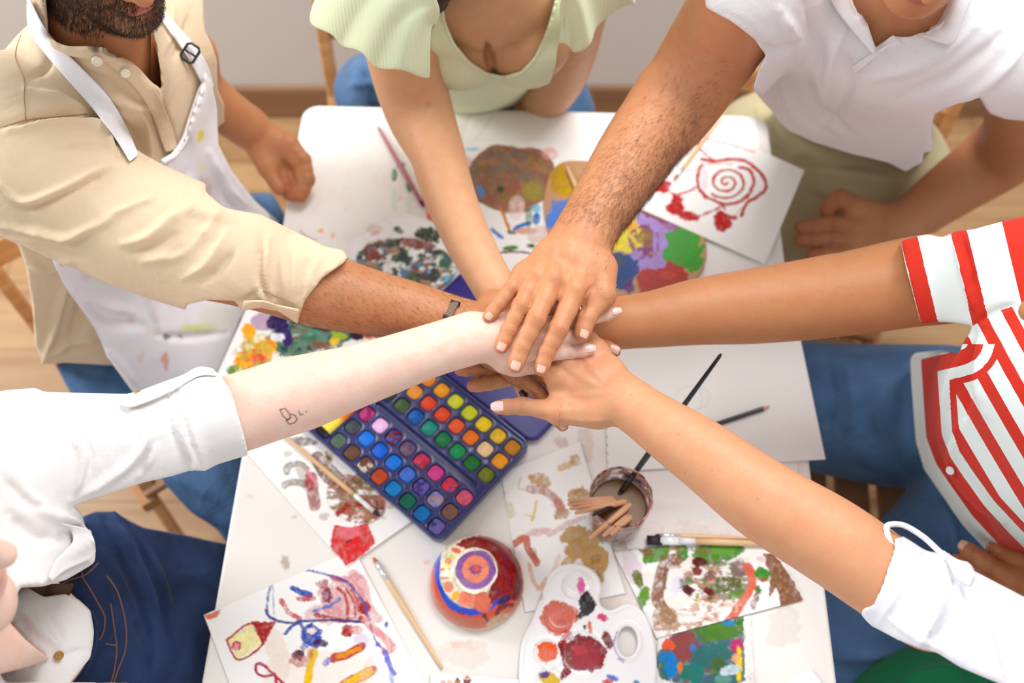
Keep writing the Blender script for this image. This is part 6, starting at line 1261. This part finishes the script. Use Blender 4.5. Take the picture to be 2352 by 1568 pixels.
plate('paint_palette', kid, z+.0040, .0035, 'white kidney-shaped plastic palette with crimson, orange and salmon paint and a thumb hole', 'palette', pal_paint, [hole], [(1320, 1348, .019, .0020), (1284, 1420, .021, .002), (1256, 1502, .019, .002), (1262, 1566, .019, .002), (1336, 1502, .030, .0014)], .0016, plast)
def dish_paint(V): return paint(V, srgb(246, 244, 244), [('n', 935, 615, 118, 66, 8, [(150, 60, 56), (60, 80, 64), (240, 240, 244), (70, 50, 46), (90, 140, 170), (70, 120, 60), (196, 150, 120), (250, 250, 250), (50, 66, 60)], .95, 19), ('b', 985, 540, 30, 18, 15, (56, 76, 50), .95), ('b', 915, 528, 12, 8, 30, (90, 110, 80), .9), ('b', 855, 580, 22, 16, 40, (150, 66, 60), .85), ('b', 890, 630, 14, 14, 0, (250, 250, 250), .95), ('b', 960, 560, 40, 12, 10, (160, 90, 80), .7), ('b', 1022, 600, 12, 26, -10, (60, 110, 70), .7), ('b', 1030, 640, 16, 10, 0, (120, 180, 210), .8), ('b', 860, 527, 18, 12, 0, (222, 206, 190), .8), ('b', 865, 535, 8, 4, 0, (230, 150, 150), .6), ('b', 835, 660, 20, 10, 0, (90, 90, 96), .7)], 45)
oval = [(925+128*math.cos(a)+8*math.sin(2*a), 588+94*math.sin(a)) for a in np.linspace(0, 2*math.pi, 22, endpoint=False)]
plate('paint_palette', oval, z+.0036, .004, 'white oval plastic palette smeared dark red, green and white, beside the woman\'s reaching arm', 'palette', dish_paint, [], [(866, 530, .026, .003), (960, 600, .05, .0015)], .002, plast)
def wood_paint(V): return paint(V, srgb(196, 150, 108), [('b', 1510, 545, 80, 70, 20, (176, 150, 214), .97), ('b', 1440, 540, 40, 46, 10, (238, 220, 20), 1), ('b', 1452, 520, 12, 10, 0, (240, 150, 40), .7), ('b', 1425, 620, 40, 44, 0, (14, 76, 146), 1), ('b', 1418, 600, 16, 14, 0, (80, 96, 70), .7), ('b', 1500, 490, 50, 12, 20, (150, 70, 40), .9), ('b', 1565, 570, 44, 44, 30, (74, 170, 44), 1), ('b', 1590, 600, 22, 22, 0, (74, 170, 44), 1), ('b', 1522, 640, 62, 30, -8, (190, 42, 26), 1), ('b', 1535, 632, 20, 10, 0, (214, 84, 40), .8), ('n', 1480, 555, 36, 40, 0, [(140, 50, 110), (170, 130, 60), (140, 60, 120)], .9, 13), ('b', 1482, 545, 18, 20, 20, (150, 110, 60), .8), ('b', 1445, 660, 10, 14, 0, (110, 40, 140), .9), ('b', 1290, 415, 26, 36, -20, (200, 160, 40), .9), ('b', 1300, 440, 20, 8, 0, (206, 170, 10), 1), ('b', 1290, 400, 8, 12, 10, (206, 170, 10), .9), ('b', 1285, 500, 36, 40, 30, (100, 146, 228), 1), ('b', 1540, 505, 30, 20, 20, (166, 60, 110), .6)], 47)
wp = [(1262, 400), (1290, 376), (1340, 372), (1420, 385), (1500, 420), (1570, 470), (1612, 530), (1622, 590), (1600, 640), (1540, 680), (1450, 700), (1380, 690), (1340, 640), (1300, 590), (1262, 540), (1248, 470)]
plate('wooden_palette', wp, z+.0022, .004, 'wooden artist palette with violet, yellow, green, blue and red paint under the polo wearer\'s arm', 'palette', wood_paint, [], [], 0, painted('palette_wood_and_paint', .35, bump=.3, bscale=120))
# ================= watercolour box =================
ZB = z+.0035
def PL(p0, p1, n, zz): a, b = P(*p0, zz), P(*p1, zz); return [a+(b-a)*i/(n-1) for i in range(n)]
rows = {'A': ((952, 845), (1177, 1027)), 'B': ((921, 874), (1148, 1058)), 'C': ((892, 905), (1117, 1090)), 'D': ((842, 950), (1067, 1142)), 'E': ((810, 980), (1034, 1175)), 'F': ((777, 1012), (1003, 1208))}
zp = ZB+.0105
pos = {k: PL(v[0], v[1], 8, zp) for k, v in rows.items()}
ex = unit(pos['F'][7]-pos['F'][0]); ez = np.array([0, 0, 1.]); ey = np.cross(ez, ex)
c0 = pos['F'][0]
def L2(p): q = p-c0; return q@ex, q@ey
xm1 = L2(P(1010, 1252, ZB+.006))[0]; 
cor = {n: L2(P(a, b, ZB+.008)) for n, (a, b) in dict(bot=(1012, 1254), right=(1217, 1018), left=(688, 972)).items()}
x1 = (cor['bot'][0]+cor['right'][0])/2+.001; y0_ = (cor['bot'][1]+cor['left'][1])/2; y1_ = cor['right'][1]; x0_ = cor['left'][0]
def box_to_world(V): return c0*[1, 1, 0]+np.outer(V[:, 0], ex)+np.outer(V[:, 1], ey)+np.outer(V[:, 2], ez)
box = empty('watercolour_box', P(980, 1050, TZ), 'open navy blue watercolour box with rows of round-cornered coloured pans', 'paint box')
navy = simple('box_navy_plastic', srgb(44, 50, 108), .28, coat=.3, noise=.12, nscale=60)
def rr(X, Y, cx, cy, hx, hy, r): qx = np.abs(X-cx)-hx+r; qy = np.abs(Y-cy)-hy+r; return np.hypot(np.maximum(qx, 0), np.maximum(qy, 0))+np.minimum(np.maximum(qx, qy), 0)-r
h = .0011; S = Solid([x0_-.006, y0_-.006, ZB-.003], [x1+.006, y1_+.006, ZB+.022], h)
X, Y = np.meshgrid(S.ax[0], S.ax[1], indexing='ij'); Z = S.ax[2][None, None, :]
cxx, cyy, hx, hy = (x0_+x1)/2, (y0_+y1_)/2, (x1-x0_)/2, (y1_-y0_)/2
outer = rr(X, Y, cxx, cyy, hx, hy, .016); top = ZB+.0105+np.where(outer > -.004, .0035, 0)
pit = np.full_like(X, 1.0)
for k in pos:
    for p in pos[k]: lx, ly = L2(p); pit = np.minimum(pit, rr(X, Y, lx, ly, .0112, .0112, .007))
top = np.where(pit < 0, ZB+.0050, np.where(pit < .0016, top+.0008, top))
da, db = L2(pos['C'][0]), L2(pos['D'][7]); ym = (L2(pos['C'][3])[1]+L2(pos['D'][3])[1])/2
tr = rr(X, Y, (L2(pos['C'][0])[0]+L2(pos['D'][7])[0])/2, ym, .098, .0048, .004); top = np.where(tr < 0, ZB+.004, top)
ev = rr(X, Y, x0_+.020, cyy, .0135, hy-.008, .004); top = np.where(ev < 0, ZB+.003, top)
d3 = np.maximum(np.maximum(outer[:, :, None], Z-top[:, :, None]), ZB-Z)
S.D = d3.astype(np.float32); V, Q = S.mesh(); V = box_to_world(V)
tray = link('tray', mesh_np('tray', V, Q), navy, box)
m = tray.modifiers.new('sm', 'SMOOTH'); m.factor = .5; m.iterations = 2
S = Solid([x0_-.006, y1_+.001, ZB-.003], [x1+.006, y1_+.004+2*hy+.006, ZB+.016], .0013); X, Y = np.meshgrid(S.ax[0], S.ax[1], indexing='ij'); Z = S.ax[2][None, None, :]
outer = rr(X, Y, cxx, y1_+.003+hy, hx, hy, .018); inn = outer+.004; top = np.where(inn < 0, ZB+.0035, ZB+.0085)
S.D = np.maximum(np.maximum(outer[:, :, None], Z-top[:, :, None]), ZB-Z).astype(np.float32); V, Q = S.mesh(); V = box_to_world(V)
lid = link('lid', mesh_np('lid', V, Q), simple('lid_indigo_plastic', srgb(38, 26, 122), .4, noise=.2, nscale=9), box); m = lid.modifiers.new('sm', 'SMOOTH'); m.factor = .5; m.iterations = 2
for sx in (x0_+.07, x1-.07):
    a = box_to_world(np.array([[sx-.015, y1_+.001, ZB+.008], [sx+.015, y1_+.001, ZB+.008]])); link('hinge', py_mesh('hinge', [tube([a[0], a[1]], .0028, 12)]), navy, box)
PC = dict(A=[(240, 130, 30), (250, 160, 36), (252, 178, 20), (226, 232, 70), (220, 226, 40), (248, 220, 24), (240, 200, 44), (206, 140, 20)],
          B=[(170, 84, 66), (246, 170, 66), (238, 86, 48), (240, 88, 36), (246, 112, 56), (246, 134, 20), (254, 218, 170), (250, 172, 34)],
          C=[(52, 64, 62), (80, 106, 62), (20, 104, 186), (20, 156, 132), (14, 136, 80), (16, 160, 96), (34, 130, 60), (112, 134, 44)],
          D=[(200, 66, 140), (240, 196, 236), (126, 34, 46), (120, 92, 120), (190, 50, 84), (222, 76, 156), (226, 70, 100), (226, 96, 140)],
          E=[(84, 80, 96), (30, 130, 226), (20, 110, 220), (20, 130, 226), (60, 130, 220), (80, 60, 130), (176, 160, 190), (140, 104, 92)],
          F=[(110, 120, 116), (120, 86, 66), (126, 80, 66), (200, 86, 44), (18, 140, 206), (20, 116, 92), (16, 124, 190), (50, 50, 110)])
MIX = {('D', 2): [(40, 110, 210)], ('D', 3): [(150, 100, 90), (90, 90, 150)], ('D', 4): [(110, 90, 120), (226, 60, 90)], ('D', 6): [(100, 90, 150), (240, 60, 80)], ('D', 7): [(236, 130, 100), (200, 90, 160)], ('E', 0): [(60, 90, 80)], ('E', 6): [(190, 150, 120), (110, 140, 220)], ('E', 4): [(130, 120, 200)], ('F', 0): [(90, 120, 100)], ('F', 2): [(236, 236, 220)], ('F', 7): [(110, 120, 200), (70, 60, 60), (130, 110, 180)], ('D', 0): [(150, 40, 100)], ('B', 0): [(120, 60, 60)], ('C', 7): [(150, 150, 40)], ('E', 5): [(120, 110, 200)]}
panm = painted('watercolour_cake', .38, bump=.15, bscale=400)
def pan(k, i, p):
    nu = 26; V = []; Q = []
    for a in range(9):
        s = a/8
        for b in range(nu):
            t = 2*math.pi*b/nu; ct, st = math.cos(t), math.sin(t); r = .0108*s/((abs(ct)**3.6+abs(st)**3.6)**(1/3.6))
            zz = -.0010+.0016*s**2 if s < .95 else -.0022
            V.append(p+ex*r*ct+ey*r*st+ez*(zz-.0005))
    for a in range(8):
        for b in range(nu): Q.append((a*nu+b, (a+1)*nu+b, (a+1)*nu+(b+1) % nu, a*nu+(b+1) % nu))
    V = np.array(V); sd = ord(k)*9+i; lx = V[:, 0]*260; ly = V[:, 1]*260
    C = np.tile(srgb(PC[k][i]), (len(V), 1))*(1+.16*fbm(lx, ly, s=sd))[:, None]
    for j, c in enumerate(MIX.get((k, i), [])):
        f = np.clip((fbm(lx*.8+j*5, ly*.8, s=sd+j*3)+.02)*6, 0, 1)[:, None]*.9; C = C*(1-f)+srgb(c)*f
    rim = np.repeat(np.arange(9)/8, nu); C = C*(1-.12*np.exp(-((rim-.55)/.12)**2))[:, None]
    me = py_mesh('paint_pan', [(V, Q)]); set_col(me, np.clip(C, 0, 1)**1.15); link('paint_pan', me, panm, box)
for k in pos:
    for i, p in enumerate(pos[k]): pan(k, i, p)
# ================= brushes and pencils =================
hw = wood_mat('brush_handle_wood', srgb(224, 176, 124), srgb(240, 204, 158), 6, (1, 1, 1), .35); fer = simple('ferrule_silver', srgb(226, 228, 232), .25, metal=.6)
stickm = wood_mat('bare_wood_stick', srgb(212, 160, 120), srgb(234, 188, 150), 8, (1, 1, 1), .5)
def brush(label, pts, hr, f0, f1, tipc_, name='paintbrush', hmat=None, cat='paintbrush', group=None, fr=None, flat=1.0, tr=.8, fmat=None):
    """pts tip..end of handle in the room; f0,f1 share of the length where the ferrule runs"""
    a, b = np.asarray(pts[0], float), np.asarray(pts[1], float); d = unit(b-a); L_ = np.linalg.norm(b-a); o = empty(name, a, label, cat, group); fr = fr or hr
    hs = [f1+(1-f1)*t for t in (0, .08, .3, .6, .9, .985, 1)]; rs = [fr*.95, hr*1.05, hr*1.15, hr*.9, hr*.7, hr*.6, hr*.2]
    link('handle', py_mesh('handle', [tube([a+d*L_*t for t in hs], rs, 14)]), hmat or hw, o)
    link('ferrule', py_mesh('ferrule', [tube([a+d*L_*t for t in (f0, f0+(f1-f0)*.4, f0+(f1-f0)*.7, f0+(f1-f0)*.72, f0+(f1-f0)*.78, f1+.01)], [fr*flat, fr, fr, fr*1.12, fr, fr], 14)]), fmat or fer, o)
    link('bristles', py_mesh('bristles', [tube([a+d*L_*t for t in (0, f0*.25, f0*.6, f0+.003)], [fr*.15*tr/.8, fr*.55*flat*tr/.8, fr*tr*flat, fr*.85*flat], 14)]), tipc_, o); return o
dk = simple('bristle_dark', srgb(40, 24, 36), .6); og = simple('bristle_orange', srgb(206, 110, 40), .6); rdh = simple('handle_red_lacquer', srgb(176, 90, 104), .35, coat=.3); bl_ = simple('handle_black_lacquer', srgb(18, 16, 18), .25, coat=.5)
whf = simple('ferrule_white', srgb(244, 244, 246), .3, coat=.3)
brush('wooden paintbrush with white ferrule lying across the grey and brown painting', (P(873, 1186, z+.006), P(648, 996, z+.006)), .0034, .06, .24, dk, fmat=whf)
brush('thin wooden paintbrush with orange bristles on the bare tabletop beside the bowl', (P(857, 1279, TZ+.004), P(1017, 1536, TZ+.004)), .0032, .05, .2, og)
brush('dull red handled paintbrush with dark tip near the far left of the table', (P(974, 476, z+.006), P(868, 290, z+.005)), .0036, .06, .2, dk, hmat=rdh, fmat=rdh)
def flatbrush(label, a, b, ww, tcol):
    a, b = np.asarray(a), np.asarray(b); d = unit(b-a); L_ = np.linalg.norm(b-a); o = empty('paintbrush', a, label, 'paintbrush', None)
    link('bristles', py_mesh('bristles', [beam(a, a+d*.020, ww*1.0, .005, bev=.3)]), tcol, o); link('ferrule', py_mesh('ferrule', [beam(a+d*.018, a+d*.045, ww*.92, .0055, bev=.4), tube([a+d*.043, a+d*.066], [ww*.42, .0042], 14)]), fer if tcol is not dk else whf, o)
    link('handle', py_mesh('handle', [tube([a+d*.064, a+d*.1, a+d*.16, b], [.0042, .0048, .0038, .002], 14)]), hw, o); return o
flatbrush('flat paintbrush with black bristles and white ferrule, nearest of the pair by the green painting', P(1486, 1240, z+.008), P(1760, 1248, z+.008), .013, dk)
brush('wooden paintbrush behind the flat black brush, parallel to it', (P(1504, 1229, z+.006), P(1750, 1236, z+.006)), .0030, .04, .2, dk)
brush('pale wooden paintbrush lying on the red spiral painting', (P(1548, 412, z+.012), P(1662, 262, z+.012)), .0030, .05, .14, og)
brush('light wooden stick-like brush on the wooden palette rim', (P(1342, 470, z+.012), P(1302, 382, z+.011)), .0034, .05, .2, og)
pc = empty('pencil', P(1700, 955, z), 'black lacquered pencil with sharpened tip on the white sketchbook page', 'pencil'); pa, pb = P(1560, 1002, z+.0078), P(1752, 938, z+.0078); pt = P(1772, 931, z+.0074); dd = unit(pb-pa)
link('pencil_barrel', py_mesh('barrel', [tube([pa, pb], .0036, 6)]), bl_, pc, False); link('sharpened_wood', py_mesh('cone', [tube([pb-dd*.0002, pb+dd*.008], [.0036, .0012], 12)]), simple('pencil_wood', srgb(222, 160, 140), .6), pc); link('pencil_lead', py_mesh('lead', [tube([pb+dd*.008, pb+dd*.012], [.0012, .0002], 8)]), simple('graphite', srgb(70, 66, 66), .4), pc)
# orange-yellow tube resting in the end compartment of the box
q0, q1 = P(745, 988, ZB+.011), P(838, 905, ZB+.011); dd = unit(q1-q0); mk = empty('wax_crayon', q0, 'orange and yellow block crayon lying in the end compartment of the paint box', 'crayon')
Vc, Fc = beam(q0, q1+dd*.03, .021, .011, bev=.3); me = py_mesh('crayon_block', [(Vc, Fc)]); m_, nt, b_ = nodemat('crayon_gradient'); b_.inputs['Roughness'].default_value = .25
at = N_(nt, 'ShaderNodeTexCoord'); sx = N_(nt, 'ShaderNodeVectorMath', operation='DOT_PRODUCT'); sx.inputs[1].default_value = tuple(dd); nt.links.new(at.outputs['Object'], sx.inputs[0]); mr = N_(nt, 'ShaderNodeMapRange'); s0 = float(q0@dd); mr.inputs[1].default_value = s0; mr.inputs[2].default_value = s0+.085; nt.links.new(sx.outputs['Value'], mr.inputs[0])
cr = N_(nt, 'ShaderNodeValToRGB'); els = cr.color_ramp.elements; els[0].position = 0; els[0].color = rgba(srgb(248, 226, 90)); els[1].position = 1; els[1].color = rgba(srgb(250, 180, 40))
for ps, cc in ((.25, (250, 220, 60)), (.36, (246, 130, 30)), (.6, (236, 80, 26)), (.8, (248, 160, 30))): e = els.new(ps); e.color = rgba(srgb(cc))
nt.links.new(mr.outputs[0], cr.inputs[0]); nt.links.new(cr.outputs[0], b_.inputs['Base Color']); link('crayon_block', me, m_, mk, False)
link('end_cap', py_mesh('cap', [beam(q0-dd*.007, q0+dd*.001, .0215, .0115, bev=.3)]), bl_, mk, False)
link('blue_pencil_shade', None, None) if False else None
be = empty('pencil', P(715, 985, ZB), 'short blue pencil in the corner of the paint box', 'pencil'); link('pencil_barrel', py_mesh('bp', [tube([P(712, 974, ZB+.008), P(800, 892, ZB+.008)], .0036, 6)]), simple('pencil_blue', srgb(30, 80, 170), .3), be, False)
# ================= upturned painted bowl =================
def bowl_col(V): return paint(V, srgb(228, 196, 170), [('b', 1094, 1335, 109, 110, 0, (214, 116, 92), .9), ('b', 1095, 1325, 102, 98, 0, (232, 100, 56), 1), ('b', 1090, 1312, 96, 92, 0, (226, 90, 50), 1), ('b', 1086, 1310, 88, 92, 0, (20, 96, 214), 1), ('b', 1084, 1325, 82, 90, 0, (20, 96, 214), 1), ('b', 1082, 1308, 74, 88, 0, (244, 236, 206), 1), ('b', 1090, 1380, 40, 16, 0, (244, 150, 120), .9), ('b', 1030, 1347, 12, 13, 0, (240, 150, 120), .95), ('b', 1030, 1288, 8, 9, 0, (240, 150, 120), .9), ('b', 1048, 1264, 12, 6, 20, (240, 110, 40), .95), ('b', 1070, 1372, 18, 12, 30, (246, 140, 110), .9), ('b', 1046, 1368, 8, 12, 30, (250, 190, 40), .95), ('b', 1022, 1307, 14, 3, -8, (240, 110, 40), .95), ('b', 1020, 1327, 10, 3, -5, (240, 120, 80), .95), ('b', 1037, 1278, 6, 5, 0, (226, 226, 30), .95), ('b', 1026, 1300, 4, 8, 0, (226, 226, 40), .95), ('b', 1110, 1382, 22, 24, 0, (236, 130, 100), .97), ('p', [(1046, 1252), (1060, 1240), (1100, 1228), (1150, 1236), (1190, 1280), (1204, 1340), (1196, 1380), (1150, 1372), (1128, 1385), (1122, 1360), (1140, 1320), (1136, 1285), (1110, 1262), (1075, 1262)], (158, 22, 24), 1), ('p', [(1172, 1262), (1196, 1300), (1200, 1360), (1176, 1372), (1184, 1320)], (112, 14, 20), .8), ('n', 1160, 1310, 36, 60, 0, [(190, 40, 30), (120, 10, 16)], .5, 10), ('b', 1158, 1378, 18, 8, -30, (60, 30, 110), .95), ('l', [(1140, 1410), (1150, 1395), (1176, 1390)], 9, (130, 30, 40), .95), ('l', [(1112, 1412), (1122, 1428)], 8, (120, 24, 40), .9), ('b', 1150, 1425, 34, 14, -20, (222, 200, 170), .7), ('b', 1060, 1405, 10, 6, 0, (90, 60, 150), .5),
    ('b', 1092, 1308, 50, 50, 0, (246, 240, 226), 1), ('b', 1092, 1308, 46, 45, 0, (150, 92, 170), 1), ('b', 1092, 1307, 30, 31, 0, (248, 152, 112), 1), ('b', 1092, 1306, 14, 12, 0, (110, 60, 160), .95), ('b', 1093, 1306, 9, 7, 0, (244, 100, 40), 1)], 51, wf=.12)
bc = P(1096, 1340, TZ); prof = [(.0600, 0), (.0622, .001), (.0628, .006), (.0618, .014), (.0590, .023), (.0540, .032), (.0470, .040), (.0390, .0455), (.0315, .0485), (.0292, .0500), (.0284, .0520), (.0270, .0524), (.0240, .0522), (.0150, .0518), (.0, .0517)]
pr = spline([np.array(q) for q in prof], 5); V, Fb = lathe(bc, [tuple(q) for q in pr], 220); V = np.array(V); me = py_mesh('painted_bowl', [(V, Fb)]); set_col(me, bowl_col(V))
ob = link('painted_bowl', me, painted('bowl_glaze_paint', .22, coat=.5), None); tag(ob, 'small upturned bowl painted with red, blue and white rings and a purple centre', 'bowl')
# ================= glass with brushes =================
gc = P(1427, 1139, .850); gc = np.array([gc[0], gc[1], z+.0018]); GH = .850-gc[2]; gl = empty('water_glass', gc, 'paint-smeared drinking glass of murky brown water holding brushes', 'glass')
gm, nt, b_ = nodemat('glass_smeared'); b_.inputs['Roughness'].default_value = .06; b_.inputs['Transmission Weight'].default_value = 1; b_.inputs['IOR'].default_value = 1.3; b_.inputs['Base Color'].default_value = (.93, .92, .9, 1)
out = [n for n in nt.nodes if n.type == 'OUTPUT_MATERIAL'][0]; df = N_(nt, 'ShaderNodeBsdfPrincipled'); df.inputs['Roughness'].default_value = .5; tc = N_(nt, 'ShaderNodeTexCoord'); n1 = N_(nt, 'ShaderNodeTexNoise', Scale=70, Detail=4); n2 = N_(nt, 'ShaderNodeTexNoise', Scale=38, Detail=2)
nt.links.new(tc.outputs['Object'], n1.inputs['Vector']); nt.links.new(tc.outputs['Object'], n2.inputs['Vector']); cr = N_(nt, 'ShaderNodeValToRGB'); e = cr.color_ramp.elements; e[0].position = .3; e[0].color = rgba(srgb(70, 60, 110)); e[1].position = .72; e[1].color = rgba(srgb(236, 120, 80))
for ps, cc in ((.40, (170, 110, 100)), (.47, (206, 176, 164)), (.52, (180, 60, 56)), (.56, (214, 190, 178)), (.64, (130, 90, 76))): q = e.new(ps); q.color = rgba(srgb(cc))
nt.links.new(n2.outputs['Fac'], cr.inputs[0]); nt.links.new(cr.outputs[0], df.inputs['Base Color']); mr = N_(nt, 'ShaderNodeMapRange'); mr.inputs[1].default_value = .40; mr.inputs[2].default_value = .50; mr.inputs[4].default_value = .9; nt.links.new(n1.outputs['Fac'], mr.inputs[0])
sp = N_(nt, 'ShaderNodeSeparateXYZ'); nt.links.new(tc.outputs['Object'], sp.inputs[0]); zr = N_(nt, 'ShaderNodeMapRange'); zr.inputs[1].default_value = .80; zr.inputs[2].default_value = .83; zr.inputs[3].default_value = .25; nt.links.new(sp.outputs['Z'], zr.inputs[0]); mu = N_(nt, 'ShaderNodeMath', operation='MULTIPLY'); nt.links.new(mr.outputs[0], mu.inputs[0]); nt.links.new(zr.outputs[0], mu.inputs[1])
ms = N_(nt, 'ShaderNodeMixShader'); nt.links.new(mu.outputs[0], ms.inputs[0]); nt.links.new(b_.outputs[0], ms.inputs[1]); nt.links.new(df.outputs[0], ms.inputs[2]); nt.links.new(ms.outputs[0], out.inputs['Surface'])
r0, r1 = .0345, .0418; th_ = .002
def gr(zz): return r0+(r1-r0)*min(1, zz/GH)**.8
outp = [(0, 0), (r0-.003, 0), (r0, .003)]+[(gr(t*GH), t*GH) for t in np.linspace(.08, .985, 14)]+[(r1-th_*.3, GH), (r1-th_*.8, GH)]+[(gr(t*GH)-th_, t*GH) for t in np.linspace(.98, .09, 14)]+[(r0-.006, .0065), (0, .006)]
link('glass_wall', py_mesh('glass_wall', [lathe(gc, outp, 72)]), gm, gl)
WL = .062; wm, nt, b_ = nodemat('murky_water'); b_.inputs['Base Color'].default_value = rgba(srgb(122, 88, 50)); b_.inputs['Roughness'].default_value = .3; b_.inputs['Specular IOR Level'].default_value = .2
wp_ = [(0, .0066), (r0-.0065, .0068)]+[(gr(t)-th_-.0003, t) for t in np.linspace(.010, WL, 8)]+[(gr(WL)-th_-.003, WL-.0006), (0, WL-.0008)]
link('dirty_water', py_mesh('water', [lathe(gc, wp_, 64)]), wm, gl)
brush('long black paintbrush standing in the glass and rising to the upper right', (P(1404, 1160, gc[2]+.045), P(1657, 812, .985)), .0038, .10, .2, dk, hmat=bl_, fmat=bl_)
G = 'wooden brush handles leaning over the rim of the glass'
zt = .872
ends = [((1304, 1149), (1400, 1146)), ((1304, 1158), (1405, 1152)), ((1308, 1168), (1408, 1156)), ((1320, 1178), (1428, 1154)), ((1354, 1236), (1440, 1165)), ((1386, 1230), (1436, 1190)), ((1404, 1226), (1444, 1192))]
lbl = ['bare wooden brush handle over the glass rim, topmost of the four pointing left', 'bare wooden brush handle over the glass rim, second from top of the four pointing left', 'bare wooden brush handle over the glass rim, third from top of the four pointing left', 'bare wooden brush handle over the glass rim, lowest and longest of the four pointing left', 'bare wooden brush handle in the glass, longest and leftmost of three pointing down', 'bare wooden brush handle in the glass, middle one of three pointing down', 'bare wooden brush handle in the glass, rightmost of three pointing down, orange tip']
for i, (e_, s_) in enumerate(ends):
    zz = zt-.001*i; a = P(*s_, gc[2]+WL); b2 = P(*e_, .880-.002*i); d = unit(b2-a); a2 = a-d*.05
    o = brush(lbl[i], (a2, b2), .0038, .04, .10, dk, hmat=stickm, group=G)
o = brush('short black brush handle between the wooden handles in the glass', (P(1430, 1150, gc[2]+.05), P(1361, 1183, .866)), .003, .1, .2, dk, hmat=bl_, fmat=bl_, group=G)
